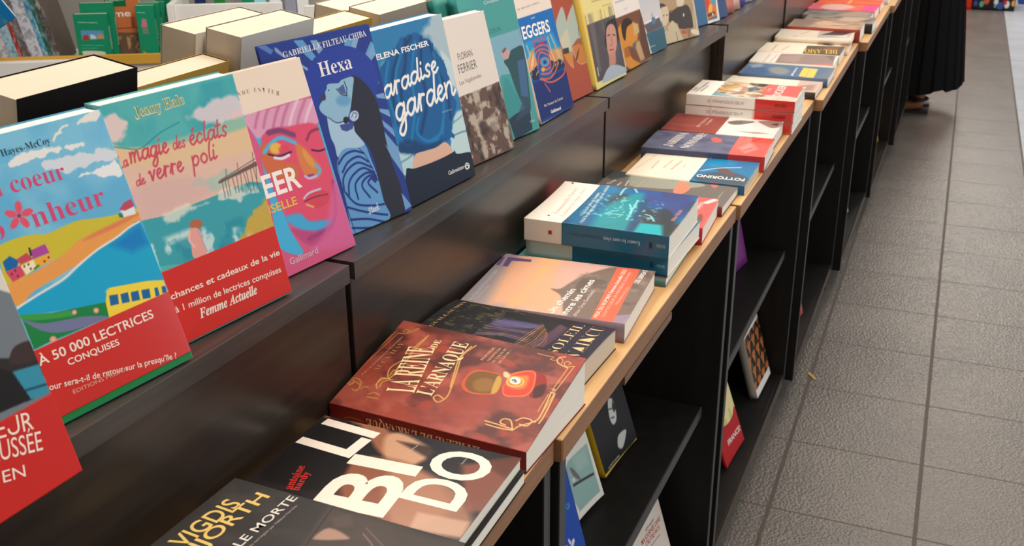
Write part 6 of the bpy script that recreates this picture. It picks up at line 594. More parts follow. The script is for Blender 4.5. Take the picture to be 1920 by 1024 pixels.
ART['blue15'] = {'base':(92,116,146),'ops':[['p',(150,150,140),0.0109,[0.537,0.72,0.77,0.609,0.482,0.467,0.15,0.495,0.203,0.626],0.8],['p',(66,96,140),0.01524,[0.073,0.975,0.906,0.901,0.472,0.72,-0.254,0.668,-0.137,0.9],0.8],['p',(176,186,190),0.01122,[0.8,0.97,0.966,0.843,0.695,0.794,0.528,0.904],0.7],['p',(226,196,96),0.0,[0.081,0.329,0.837,0.344,0.827,0.267,0.027,0.249]],['p',(226,196,96),0.0,[0.018,0.244,0.829,0.264,0.798,0.176,0.029,0.158]],['t','JEAN',(236,236,230),'sans',0.02,0.044,0.395,0.779,0.402,0.00477],['p',(120,124,126),0.01171,[0.036,0.146,0.987,0.025,-0.097,-0.045],0.7]]}
ART['cream16'] = {'base':(236,226,214),'ops':[['p',(150,130,124),0.0,[-0.061,0.687,0.886,0.694,1.105,0.046,-0.117,-0.0,-0.09,0.34]],['p',(176,150,140),0.01356,[0.711,0.692,0.919,0.419,0.138,0.424,0.167,0.642],0.7],['p',(196,120,104),0.00639,[0.079,0.271,0.27,0.024,-0.125,0.015,-0.145,0.238],0.8],['p',(110,100,100),0.00845,[0.979,0.153,1.044,0.022,0.469,0.037],0.7],['l',(206,190,180),0.00404,0.00242,[-0.063,0.828,0.794,0.82]],['l',(206,196,186),0.00403,0.00242,[-0.05,0.746,0.806,0.735]]]}
ART['amo17'] = {'base':(238,222,200),'ops':[['p',(96,82,66),0.0,[-0.215,0.443,0.88,0.46,1.001,-0.009,-0.198,0.004]],['p',(150,100,84),0.00891,[0.719,0.253,0.931,0.063,0.507,0.069,0.43,0.214],0.7],['t','DEL AMO',(226,180,66),'serif',0.0,0.557,0.062,0.503,0.455,0.05898],['l',(206,180,160),0.00439,0.00264,[0.145,0.836,0.78,0.832]],['l',(206,180,160),0.00439,0.00264,[0.206,0.722,0.737,0.67]]]}
ART['cream18a'] = {'base':(238,224,204),'ops':[['p',(176,140,112),0.004,[0,0,1,0,1,0.42,0,0.42]],['p',(232,226,216),0.004,[0.1,0.05,0.9,0.2,0.95,0.3,0.2,0.15],0.8],['p',(90,66,54),0.004,[0.3,0.2,0.9,0.35,0.8,0.4,0.2,0.3]],['l',(206,190,170),0.002,0.001,[0.2,0.7,0.8,0.7]]]}
ART['cream18'] = {'base':(240,228,208),'ops':[['p',(196,186,176),0.0,[0.092,0.45,1.09,0.472,1.098,0.005,0.286,0.056]],['p',(60,50,56),0.00485,[0.447,0.429,0.966,0.277,1.002,0.019,0.535,0.141]],['p',(226,220,216),0.00479,[0.357,0.258,0.621,0.073,0.277,0.073]],['l',(206,186,166),0.00468,0.00281,[-0.344,0.824,0.215,0.725]],['l',(206,186,166),0.00489,0.00294,[0.443,0.687,0.807,0.603]]]}
ART['brown19'] = {'base':(176,142,118),'ops':[['p',(206,170,140),0.01625,[-0.107,0.761,0.881,0.625,0.649,0.332,0.425,0.049,-0.249,0.002,-0.386,0.619],0.8],['p',(120,104,98),0.01663,[0.163,0.943,1.291,0.986,1.443,0.677,0.291,0.685,-0.125,0.797],0.7],['n',(150,120,104),8,8,0.5,0.7,141,-1,-1,2,2,1.0]]}
ART['brown19b'] = {'base':(150,136,122),'ops':[['n',(100,90,84),6,6,0.4,0.7,143,-1,-1,2,2,1.0],['p',(206,176,150),0.02,[0.1,0.2,0.9,0.1,0.9,0.5,0.2,0.5],0.7]]}
ART['grey20'] = {'base':(130,124,118),'ops':[['n',(96,92,90),6,6,0.4,0.7,151,-1,-1,2,2,1.0],['p',(176,150,130),0.01618,[0.155,0.546,0.983,0.313,0.811,0.008,0.016,0.024],0.7]]}
ART['pink21'] = {'base':(226,104,84),'ops':[['p',(214,170,160),0.01256,[0.572,0.832,1.008,0.602,0.618,0.338,0.06,0.471,0.012,0.712]],['p',(222,76,140),0.0071,[-0.135,0.213,1.075,0.19,1.186,0.003,-0.229,-0.012]],['p',(206,90,120),0.00993,[0.236,0.984,0.964,0.937,0.831,0.817,-0.068,0.847]],['l',(236,190,120),0.00847,0.00363,[-0.192,0.895,-0.14,0.493,-0.169,0.23]]]}
ART['orange22'] = {'base':(222,92,58),'ops':[['n',(232,120,80),5,5,0.4,0.7,161,-1,-1,2,2,1.0],['l',(246,190,120),0.006,0.003,[0.1,0.5,0.9,0.5]]]}
ART['yellowblack'] = {'base':(26,24,24),'ops':[['p',(196,196,190),0.0021,[0.597,0.471,0.696,0.445,0.706,0.362,0.657,0.281,0.549,0.268,0.506,0.329,0.537,0.414]],['p',(40,36,36),0.00212,[0.696,0.445,0.718,0.358,0.65,0.341,0.627,0.386]],['p',(190,190,184),0.00212,[0.57,0.156,0.697,0.163,0.807,0.141,0.724,0.086,0.601,0.049,0.507,0.09]],['l',(60,56,56),0.00209,0.00052,[0.54,0.403,0.612,0.387]],['l',(40,36,36),0.0021,0.00053,[0.542,0.327,0.617,0.313]],['p',(206,170,60),0.0,[-0.256,0.027,1.017,-0.002,1.015,-0.021,-0.017,-0.008]],['l',(214,180,80),0.00243,0.00049,[-0.004,0.002,0.443,-0.016,0.972,0.003]],['t','LE PETIT MATIN',(206,206,200),'sans',0.0,0.127,0.028,0.469,0.021,0.00306],['t','POCHE',(150,150,146),'sans',0.0,0.144,0.012,0.25,0.009,0.00216]]}
ART['pale'] = {'base':(226,224,214),'ops':[['p',(142,176,170),0.0,[0.409,0.354,0.585,0.428,0.965,0.43,0.954,0.044,0.538,0.049]],['p',(170,196,188),0.00874,[0.661,0.424,0.926,0.418,0.91,0.287,0.706,0.305],0.6],['p',(62,56,56),0.0,[0.554,0.259,0.941,0.205,0.934,0.186,0.555,0.238]],['p',(110,104,112),0.00109,[0.588,0.377,0.64,0.348,0.71,0.253,0.678,0.249,0.604,0.311]],['p',(206,204,200),0.00087,[0.567,0.3,0.612,0.291,0.623,0.262,0.563,0.268]]]}
ART['blueleaf'] = {'base':(24,70,160),'ops':[['p',(90,170,200),0.0,[0.883,0.434,0.875,0.431,0.864,0.43,0.853,0.43,0.842,0.433,0.832,0.437,0.824,0.441,0.819,0.447,0.818,0.453,0.82,0.458,0.826,0.463,0.835,0.466,0.845,0.467,0.856,0.467,0.868,0.465,0.878,0.461,0.885,0.456,0.89,0.45,0.892,0.444,0.889,0.439]],['p',(24,70,160),0.0,[0.869,0.441,0.863,0.439,0.856,0.438,0.848,0.438,0.841,0.439,0.835,0.442,0.83,0.445,0.827,0.448,0.827,0.452,0.829,0.456,0.833,0.459,0.839,0.461,0.846,0.462,0.854,0.462,0.861,0.461,0.867,0.459,0.872,0.456,0.875,0.452,0.875,0.448,0.873,0.444]],['p',(220,222,226),0.0,[0.743,0.236,0.745,0.228,0.745,0.221,0.743,0.216,0.739,0.214,0.734,0.214,0.728,0.217,0.721,0.222,0.714,0.229,0.709,0.237,0.705,0.246,0.702,0.254,0.702,0.26,0.704,0.265,0.708,0.267,0.713,0.267,0.72,0.264,0.726,0.259,0.733,0.252,0.739,0.244]],['p',(220,222,226),0.0,[0.806,0.203,0.796,0.199,0.786,0.197,0.776,0.196,0.766,0.197,0.758,0.2,0.753,0.204,0.75,0.209,0.751,0.215,0.756,0.22,0.763,0.225,0.772,0.229,0.782,0.231,0.793,0.231,0.802,0.23,0.81,0.227,0.816,0.223,0.818,0.218,0.817,0.213,0.813,0.207]],['p',(220,222,226),0.0,[0.747,0.19,0.731,0.191,0.716,0.193,0.703,0.196,0.694,0.2,0.688,0.203,0.687,0.206,0.69,0.208,0.698,0.21,0.71,0.21,0.724,0.21,0.739,0.208,0.754,0.206,0.767,0.203,0.777,0.2,0.783,0.197,0.784,0.194,0.781,0.191,0.773,0.19,0.761,0.189]],['p',(220,222,226),0.0,[0.681,0.222,0.689,0.214,0.695,0.207,0.698,0.202,0.697,0.198,0.694,0.197,0.688,0.199,0.679,0.203,0.669,0.209,0.659,0.216,0.649,0.224,0.641,0.232,0.635,0.24,0.632,0.245,0.633,0.249,0.636,0.25,0.642,0.248,0.651,0.244,0.661,0.238,0.671,0.231]]]}
ART['journee'] = {'base':(216,204,192),'ops':[['t','PETER HANDKE',(90,84,84),'sans',0.0,0.437,0.702,0.735,0.687,0.00499],['t','MA JOURNÉE DANS',(176,60,60),'sans',0.012,0.247,0.657,0.912,0.617,0.00863],['t','L’AUTRE PAYS',(176,60,60),'sans',0.012,0.344,0.6,0.832,0.564,0.00813],['t','Une histoire de démons',(120,100,100),'sans',0.0,0.479,0.546,0.806,0.521,0.00363]]}
ART['francesca'] = {'base':(222,208,150),'ops':[['n',(196,186,110),8,8,0.5,0.7,171,-1,-1,2,2,1.0],['p',(176,24,30),0.0,[-0.353,0.446,0.265,0.38,0.553,0.341,0.805,0.348,1.005,0.397,1.103,0.034,1.054,0.004,0.249,-0.035,-0.85,0.122]],['t','FRANCESCA',(226,214,204),'sans',0.024,0.322,0.151,1.251,0.123,0.0115]]}
ART['pattern'] = {'base':(40,34,28),'ops':[['l',(206,110,40),0.0033,0.0008,[0.02,0.06,-0.031,0.14,-0.092,0.21]],['l',(170,76,34),0.0037,0.0008,[0.02,0.06,-0.014,0.14,-0.055,0.216]],['l',(190,130,70),0.0041,0.0008,[0.02,0.06,0.003,0.14,-0.017,0.223]],['l',(206,110,40),0.0045,0.0008,[0.02,0.06,0.02,0.14,0.02,0.23]],['l',(170,76,34),0.0041,0.0008,[0.02,0.06,0.037,0.14,0.057,0.223]],['l',(190,130,70),0.0037,0.0008,[0.02,0.06,0.054,0.14,0.095,0.216]],['l',(206,110,40),0.0033,0.0008,[0.02,0.06,0.071,0.14,0.132,0.21]],['l',(206,110,40),0.0033,0.0008,[0.17,0.26,0.119,0.34,0.058,0.41]],['l',(170,76,34),0.0037,0.0008,[0.17,0.26,0.136,0.34,0.095,0.416]],['l',(190,130,70),0.0041,0.0008,[0.17,0.26,0.153,0.34,0.133,0.423]],['l',(206,110,40),0.0045,0.0008,[0.17,0.26,0.17,0.34,0.17,0.43]],['l',(170,76,34),0.0041,0.0008,[0.17,0.26,0.187,0.34,0.207,0.423]],['l',(190,130,70),0.0037,0.0008,[0.17,0.26,0.204,0.34,0.245,0.416]],['l',(206,110,40),0.0033,0.0008,[0.17,0.26,0.221,0.34,0.282,0.41]],['l',(206,110,40),0.0033,0.0008,[0.02,0.46,-0.031,0.54,-0.092,0.61]],['l',(170,76,34),0.0037,0.0008,[0.02,0.46,-0.014,0.54,-0.055,0.616]],['l',(190,130,70),0.0041,0.0008,[0.02,0.46,0.003,0.54,-0.017,0.623]],['l',(206,110,40),0.0045,0.0008,[0.02,0.46,0.02,0.54,0.02,0.63]],['l',(170,76,34),0.0041,0.0008,[0.02,0.46,0.037,0.54,0.057,0.623]],['l',(190,130,70),0.0037,0.0008,[0.02,0.46,0.054,0.54,0.095,0.616]],['l',(206,110,40),0.0033,0.0008,[0.02,0.46,0.071,0.54,0.132,0.61]],['l',(206,110,40),0.0033,0.0008,[0.17,0.66,0.119,0.74,0.058,0.81]],['l',(170,76,34),0.0037,0.0008,[0.17,0.66,0.136,0.74,0.095,0.816]],['l',(190,130,70),0.0041,0.0008,[0.17,0.66,0.153,0.74,0.133,0.823]],['l',(206,110,40),0.0045,0.0008,[0.17,0.66,0.17,0.74,0.17,0.83]],['l',(170,76,34),0.0041,0.0008,[0.17,0.66,0.187,0.74,0.207,0.823]],['l',(190,130,70),0.0037,0.0008,[0.17,0.66,0.204,0.74,0.245,0.816]],['l',(206,110,40),0.0033,0.0008,[0.17,0.66,0.221,0.74,0.282,0.81]],['l',(206,110,40),0.0033,0.0008,[0.02,0.86,-0.031,0.94,-0.092,1.01]],['l',(170,76,34),0.0037,0.0008,[0.02,0.86,-0.014,0.94,-0.055,1.016]],['l',(190,130,70),0.0041,0.0008,[0.02,0.86,0.003,0.94,-0.017,1.023]],['l',(206,110,40),0.0045,0.0008,[0.02,0.86,0.02,0.94,0.02,1.03]],['l',(170,76,34),0.0041,0.0008,[0.02,0.86,0.037,0.94,0.057,1.023]],['l',(190,130,70),0.0037,0.0008,[0.02,0.86,0.054,0.94,0.095,1.016]],['l',(206,110,40),0.0033,0.0008,[0.02,0.86,0.071,0.94,0.132,1.01]],['l',(206,110,40),0.0033,0.0008,[0.32,0.06,0.269,0.14,0.208,0.21]],['l',(170,76,34),0.0037,0.0008,[0.32,0.06,0.286,0.14,0.245,0.216]],['l',(190,130,70),0.0041,0.0008,[0.32,0.06,0.303,0.14,0.283,0.223]],['l',(206,110,40),0.0045,0.0008,[0.32,0.06,0.32,0.14,0.32,0.23]],['l',(170,76,34),0.0041,0.0008,[0.32,0.06,0.337,0.14,0.357,0.223]],['l',(190,130,70),0.0037,0.0008,[0.32,0.06,0.354,0.14,0.395,0.216]],['l',(206,110,40),0.0033,0.0008,[0.32,0.06,0.371,0.14,0.432,0.21]],['l',(206,110,40),0.0033,0.0008,[0.47,0.26,0.419,0.34,0.358,0.41]],['l',(170,76,34),0.0037,0.0008,[0.47,0.26,0.436,0.34,0.395,0.416]],['l',(190,130,70),0.0041,0.0008,[0.47,0.26,0.453,0.34,0.433,0.423]],['l',(206,110,40),0.0045,0.0008,[0.47,0.26,0.47,0.34,0.47,0.43]],['l',(170,76,34),0.0041,0.0008,[0.47,0.26,0.487,0.34,0.507,0.423]],['l',(190,130,70),0.0037,0.0008,[0.47,0.26,0.504,0.34,0.545,0.416]],['l',(206,110,40),0.0033,0.0008,[0.47,0.26,0.521,0.34,0.582,0.41]],['l',(206,110,40),0.0033,0.0008,[0.32,0.46,0.269,0.54,0.208,0.61]],['l',(170,76,34),0.0037,0.0008,[0.32,0.46,0.286,0.54,0.245,0.616]],['l',(190,130,70),0.0041,0.0008,[0.32,0.46,0.303,0.54,0.283,0.623]],['l',(206,110,40),0.0045,0.0008,[0.32,0.46,0.32,0.54,0.32,0.63]],['l',(170,76,34),0.0041,0.0008,[0.32,0.46,0.337,0.54,0.357,0.623]],['l',(190,130,70),0.0037,0.0008,[0.32,0.46,0.354,0.54,0.395,0.616]],['l',(206,110,40),0.0033,0.0008,[0.32,0.46,0.371,0.54,0.432,0.61]],['l',(206,110,40),0.0033,0.0008,[0.47,0.66,0.419,0.74,0.358,0.81]],['l',(170,76,34),0.0037,0.0008,[0.47,0.66,0.436,0.74,0.395,0.816]],['l',(190,130,70),0.0041,0.0008,[0.47,0.66,0.453,0.74,0.433,0.823]],['l',(206,110,40),0.0045,0.0008,[0.47,0.66,0.47,0.74,0.47,0.83]],['l',(170,76,34),0.0041,0.0008,[0.47,0.66,0.487,0.74,0.507,0.823]],['l',(190,130,70),0.0037,0.0008,[0.47,0.66,0.504,0.74,0.545,0.816]],['l',(206,110,40),0.0033,0.0008,[0.47,0.66,0.521,0.74,0.582,0.81]],['l',(206,110,40),0.0033,0.0008,[0.32,0.86,0.269,0.94,0.208,1.01]],['l',(170,76,34),0.0037,0.0008,[0.32,0.86,0.286,0.94,0.245,1.016]],['l',(190,130,70),0.0041,0.0008,[0.32,0.86,0.303,0.94,0.283,1.023]],['l',(206,110,40),0.0045,0.0008,[0.32,0.86,0.32,0.94,0.32,1.03]],['l',(170,76,34),0.0041,0.0008,[0.32,0.86,0.337,0.94,0.357,1.023]],['l',(190,130,70),0.0037,0.0008,[0.32,0.86,0.354,0.94,0.395,1.016]],['l',(206,110,40),0.0033,0.0008,[0.32,0.86,0.371,0.94,0.432,1.01]],['l',(206,110,40),0.0033,0.0008,[0.62,0.06,0.569,0.14,0.508,0.21]],['l',(170,76,34),0.0037,0.0008,[0.62,0.06,0.586,0.14,0.545,0.216]],['l',(190,130,70),0.0041,0.0008,[0.62,0.06,0.603,0.14,0.583,0.223]],['l',(206,110,40),0.0045,0.0008,[0.62,0.06,0.62,0.14,0.62,0.23]],['l',(170,76,34),0.0041,0.0008,[0.62,0.06,0.637,0.14,0.657,0.223]],['l',(190,130,70),0.0037,0.0008,[0.62,0.06,0.654,0.14,0.695,0.216]],['l',(206,110,40),0.0033,0.0008,[0.62,0.06,0.671,0.14,0.732,0.21]],['l',(206,110,40),0.0033,0.0008,[0.77,0.26,0.719,0.34,0.658,0.41]],['l',(170,76,34),0.0037,0.0008,[0.77,0.26,0.736,0.34,0.695,0.416]],['l',(190,130,70),0.0041,0.0008,[0.77,0.26,0.753,0.34,0.733,0.423]],['l',(206,110,40),0.0045,0.0008,[0.77,0.26,0.77,0.34,0.77,0.43]],['l',(170,76,34),0.0041,0.0008,[0.77,0.26,0.787,0.34,0.807,0.423]],['l',(190,130,70),0.0037,0.0008,[0.77,0.26,0.804,0.34,0.845,0.416]],['l',(206,110,40),0.0033,0.0008,[0.77,0.26,0.821,0.34,0.882,0.41]],['l',(206,110,40),0.0033,0.0008,[0.62,0.46,0.569,0.54,0.508,0.61]],['l',(170,76,34),0.0037,0.0008,[0.62,0.46,0.586,0.54,0.545,0.616]],['l',(190,130,70),0.0041,0.0008,[0.62,0.46,0.603,0.54,0.583,0.623]],['l',(206,110,40),0.0045,0.0008,[0.62,0.46,0.62,0.54,0.62,0.63]],['l',(170,76,34),0.0041,0.0008,[0.62,0.46,0.637,0.54,0.657,0.623]],['l',(190,130,70),0.0037,0.0008,[0.62,0.46,0.654,0.54,0.695,0.616]],['l',(206,110,40),0.0033,0.0008,[0.62,0.46,0.671,0.54,0.732,0.61]],['l',(206,110,40),0.0033,0.0008,[0.77,0.66,0.719,0.74,0.658,0.81]],['l',(170,76,34),0.0037,0.0008,[0.77,0.66,0.736,0.74,0.695,0.816]],['l',(190,130,70),0.0041,0.0008,[0.77,0.66,0.753,0.74,0.733,0.823]],['l',(206,110,40),0.0045,0.0008,[0.77,0.66,0.77,0.74,0.77,0.83]],['l',(170,76,34),0.0041,0.0008,[0.77,0.66,0.787,0.74,0.807,0.823]],['l',(190,130,70),0.0037,0.0008,[0.77,0.66,0.804,0.74,0.845,0.816]],['l',(206,110,40),0.0033,0.0008,[0.77,0.66,0.821,0.74,0.882,0.81]],['l',(206,110,40),0.0033,0.0008,[0.62,0.86,0.569,0.94,0.508,1.01]],['l',(170,76,34),0.0037,0.0008,[0.62,0.86,0.586,0.94,0.545,1.016]],['l',(190,130,70),0.0041,0.0008,[0.62,0.86,0.603,0.94,0.583,1.023]],['l',(206,110,40),0.0045,0.0008,[0.62,0.86,0.62,0.94,0.62,1.03]],['l',(170,76,34),0.0041,0.0008,[0.62,0.86,0.637,0.94,0.657,1.023]],['l',(190,130,70),0.0037,0.0008,[0.62,0.86,0.654,0.94,0.695,1.016]],['l',(206,110,40),0.0033,0.0008,[0.62,0.86,0.671,0.94,0.732,1.01]],['l',(206,110,40),0.0033,0.0008,[0.92,0.06,0.869,0.14,0.808,0.21]],['l',(170,76,34),0.0037,0.0008,[0.92,0.06,0.886,0.14,0.845,0.216]],['l',(190,130,70),0.0041,0.0008,[0.92,0.06,0.903,0.14,0.883,0.223]],['l',(206,110,40),0.0045,0.0008,[0.92,0.06,0.92,0.14,0.92,0.23]],['l',(170,76,34),0.0041,0.0008,[0.92,0.06,0.937,0.14,0.957,0.223]],['l',(190,130,70),0.0037,0.0008,[0.92,0.06,0.954,0.14,0.995,0.216]],['l',(206,110,40),0.0033,0.0008,[0.92,0.06,0.971,0.14,1.032,0.21]],['l',(206,110,40),0.0033,0.0008,[1.07,0.26,1.019,0.34,0.958,0.41]],['l',(170,76,34),0.0037,0.0008,[1.07,0.26,1.036,0.34,0.995,0.416]],['l',(190,130,70),0.0041,0.0008,[1.07,0.26,1.053,0.34,1.033,0.423]],['l',(206,110,40),0.0045,0.0008,[1.07,0.26,1.07,0.34,1.07,0.43]],['l',(170,76,34),0.0041,0.0008,[1.07,0.26,1.087,0.34,1.107,0.423]],['l',(190,130,70),0.0037,0.0008,[1.07,0.26,1.104,0.34,1.145,0.416]],['l',(206,110,40),0.0033,0.0008,[1.07,0.26,1.121,0.34,1.182,0.41]],['l',(206,110,40),0.0033,0.0008,[0.92,0.46,0.869,0.54,0.808,0.61]],['l',(170,76,34),0.0037,0.0008,[0.92,0.46,0.886,0.54,0.845,0.616]],['l',(190,130,70),0.0041,0.0008,[0.92,0.46,0.903,0.54,0.883,0.623]],['l',(206,110,40),0.0045,0.0008,[0.92,0.46,0.92,0.54,0.92,0.63]],['l',(170,76,34),0.0041,0.0008,[0.92,0.46,0.937,0.54,0.957,0.623]],['l',(190,130,70),0.0037,0.0008,[0.92,0.46,0.954,0.54,0.995,0.616]],['l',(206,110,40),0.0033,0.0008,[0.92,0.46,0.971,0.54,1.032,0.61]],['l',(206,110,40),0.0033,0.0008,[1.07,0.66,1.019,0.74,0.958,0.81]],['l',(170,76,34),0.0037,0.0008,[1.07,0.66,1.036,0.74,0.995,0.816]],['l',(190,130,70),0.0041,0.0008,[1.07,0.66,1.053,0.74,1.033,0.823]],['l',(206,110,40),0.0045,0.0008,[1.07,0.66,1.07,0.74,1.07,0.83]],['l',(170,76,34),0.0041,0.0008,[1.07,0.66,1.087,0.74,1.107,0.823]],['l',(190,130,70),0.0037,0.0008,[1.07,0.66,1.104,0.74,1.145,0.816]],['l',(206,110,40),0.0033,0.0008,[1.07,0.66,1.121,0.74,1.182,0.81]],['l',(206,110,40),0.0033,0.0008,[0.92,0.86,0.869,0.94,0.808,1.01]],['l',(170,76,34),0.0037,0.0008,[0.92,0.86,0.886,0.94,0.845,1.016]],['l',(190,130,70),0.0041,0.0008,[0.92,0.86,0.903,0.94,0.883,1.023]],['l',(206,110,40),0.0045,0.0008,[0.92,0.86,0.92,0.94,0.92,1.03]],['l',(170,76,34),0.0041,0.0008,[0.92,0.86,0.937,0.94,0.957,1.023]],['l',(190,130,70),0.0037,0.0008,[0.92,0.86,0.954,0.94,0.995,1.016]],['l',(206,110,40),0.0033,0.0008,[0.92,0.86,0.971,0.94,1.032,1.01]],['l',(106,112,80),0.003,0.001,[0.16,0,0.06,0.2,0.16,0.4,0.06,0.6,0.16,0.8,0.06,1]],['l',(106,112,80),0.003,0.001,[0.46,0,0.36,0.2,0.46,0.4,0.36,0.6,0.46,0.8,0.36,1]],['l',(106,112,80),0.003,0.001,[0.76,0,0.66,0.2,0.76,0.4,0.66,0.6,0.76,0.8,0.66,1]],['l',(106,112,80),0.003,0.001,[1.06,0,0.96,0.2,1.06,0.4,0.96,0.6,1.06,0.8,0.96,1]],['p',(226,222,214),0.001,[0,0,1,0,1,0.12,0,0.12]],['p',(226,222,214),0.001,[0,0.93,1,0.93,1,1,0,1]]]}

# ================================================================ the place
def floor_mat():
    def build(nt, b):
        tc = N(nt, 'ShaderNodeTexCoord'); sp = N(nt, 'ShaderNodeSeparateXYZ')
        nt.links.new(tc.outputs['Object'], sp.inputs[0])
        def m(op, a, c=None):
            n = N(nt, 'ShaderNodeMath', operation=op)
            for i, v in enumerate((a, c)):
                if v is None: continue
                if isinstance(v, (int, float)): n.inputs[i].default_value = v
                else: nt.links.new(v, n.inputs[i])
            return n.outputs[0]
        def joint(out, off, size, half):
            f = m('FRACT', m('DIVIDE', m('SUBTRACT', out, off), size))
            d = m('MULTIPLY', m('MINIMUM', f, m('SUBTRACT', 1.0, f)), size)
            return m('LESS_THAN', d, half)
        jx = joint(sp.outputs[0], 0.0708, 0.3009, 0.0045)
        jy = joint(sp.outputs[1], 1.9992, 0.3, 0.0022)
        j = m('MAXIMUM', jx, jy)
        big = obj_noise(nt, (3, 3, 3), 4)
        fine = obj_noise(nt, (260, 260, 260), 3)
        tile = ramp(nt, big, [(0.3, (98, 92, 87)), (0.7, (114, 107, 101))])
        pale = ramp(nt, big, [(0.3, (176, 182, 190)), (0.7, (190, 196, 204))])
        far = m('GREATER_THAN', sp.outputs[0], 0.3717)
        def mix(f, a, c):
            n = N(nt, 'ShaderNodeMix', data_type='RGBA')
            nt.links.new(f, n.inputs[0])
            for s, v in ((6, a), (7, c)):
                if isinstance(v, tuple): n.inputs[s].default_value = v
                else: nt.links.new(v, n.inputs[s])
            return n.outputs[2]
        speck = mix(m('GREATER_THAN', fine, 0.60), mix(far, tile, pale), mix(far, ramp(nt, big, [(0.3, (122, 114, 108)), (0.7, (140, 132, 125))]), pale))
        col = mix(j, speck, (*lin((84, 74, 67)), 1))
        nt.links.new(col, b.inputs['Base Color'])
        r = m('ADD', 0.27, m('MULTIPLY', j, 0.4))
        nt.links.new(r, b.inputs['Roughness'])
        vor = N(nt, 'ShaderNodeTexVoronoi'); vor.inputs['Scale'].default_value = 150
        nt.links.new(tc.outputs['Object'], vor.inputs['Vector'])
        hgt = m('SUBTRACT', m('ADD', m('MULTIPLY', vor.outputs[0], 0.7), m('MULTIPLY', fine, 0.6)), m('MULTIPLY', j, 1.2))
        bump(nt, b, hgt, 0.6, 0.0024)
    return mat('stone_tile_floor', None, 0.42, 0.5, build)


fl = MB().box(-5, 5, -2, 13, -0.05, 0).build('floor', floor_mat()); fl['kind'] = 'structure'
w = MB().box(-5, 5, 13, 13.1, 0, 3).build('wall_back', M_WHITE); w['kind'] = 'structure'
w = MB().box(-5.1, -5, -2, 13, 0, 3).build('wall_left', M_WHITE); w['kind'] = 'structure'

# ---------------------------------------------------------------- low cabinets in a staggered row
def frame(p, q, z=0.0):
    d = Vector((q[0] - p[0], q[1] - p[1], 0)); L = d.length; d /= L
    r = Vector((d.y, -d.x, 0))
    return Matrix(((r.x, d.x, 0, p[0]), (r.y, d.y, 0, p[1]), (0, 0, 1, z), (0, 0, 0, 1))), L


CABS = [((-.3245, .05), (-.3098, .8475)), ((-.302, .849), (-.2863, 1.640)), ((-.281, 1.642), (-.2733, 2.462)), ((-.254, 2.464), (-.253, 3.274)),
        ((-.228, 3.276), (-.2217, 4.089)), ((-.208, 4.091), (-.200, 4.905)), ((-.178, 4.92), (-.172, 5.73))]
def turn(a, b_):
    return math.atan2(a[1][0] - a[0][0], a[1][1] - a[0][1]) - math.atan2(b_[1][0] - b_[0][0], b_[1][1] - b_[0][1])


CAB_L = ['low black cabinet with beech top under the ring case and white lettered novels',
         'low black cabinet with beech top holding the yellow backed book on its middle shelf',
         'low black cabinet with beech top holding the orange leaf patterned book on its bottom shelf',
         'low black cabinet with beech top below the blue cover with yellow squares',
         'low black cabinet with beech top below the row of grey and pink covers',
         'low black cabinet with beech top holding a yellow book on its bottom shelf',
         'farthest low black cabinet with beech top beside the person in the black skirt']
for i, (p, q) in enumerate(CABS):
    M, L = frame(p, q)
    if i < 6: L -= max(0, .50 * turn(CABS[i], CABS[i + 1])) + .001
    t = empty('display_cabinet', M, CAB_L[i], 'cabinet', 'row of low display cabinets')
    D = 0.50
    wt = MB().box(-D, 0, 0, L - .001, .773, .80, .0012).build('worktop', M_WOOD, t); wt['label'] = 'beech worktop'
    MB().box(-.0002, .0008, .0012, L - .0022, .7742, .7988).build('shaded_edge', M_WOODSHADE, wt)  # thin facings that carry the painted shade of the front and near end
    MB().box(-D, .0, -.0006, .0004, .7742, .7988).build('shaded_edge', M_WOODSHADE, wt)
    for y0 in (0.0, L - .0205):
        sp = MB().box(-D, -.003, y0 + .001, y0 + .019, .074, .7725, .0008).build('side_panel', M_CARC, t)
        MB().box(-.0032, -.0024, y0 + .002, y0 + .018, .075, .7715).build('edge_strip', M_SHELF_EDGE, sp)
    bs = MB().box(-.29, -.012, .0195, L - .021, .082, .102, .001).build('bottom_shelf', M_CARC, t)
    MB().box(-.0125, -.0035, .0195, L - .021, .074, .1025, .001).build('bottom_rail', M_BLACK, t)
    sh = MB().box(-.29, -.030, .0195, L - .021, .414, .434, .001).build('middle_shelf', M_CARC, t)
    MB().box(-.0302, -.0285, .0195, L - .021, .4145, .4338).build('edge_strip', M_SHELF_EDGE, sh)
    MB().box(-.30, -.291, .0195, L - .021, .074, .772).build('back_panel', M_CARC, t)
    for (a, b_) in ((-.07, .004), (-.07, L - .036), (-.44, .004), (-.44, L - .036)):
        MB().box(a, a + .03, b_, b_ + .03, 0.0, .0742, .001).build('leg', M_BLACK, t)
    if i == 1:
        MB().box(-.012, .0015, .20, .40, .762, .7725).build('label_holder', mat('brown_label_holder', (112, 78, 52), 0.35), t)

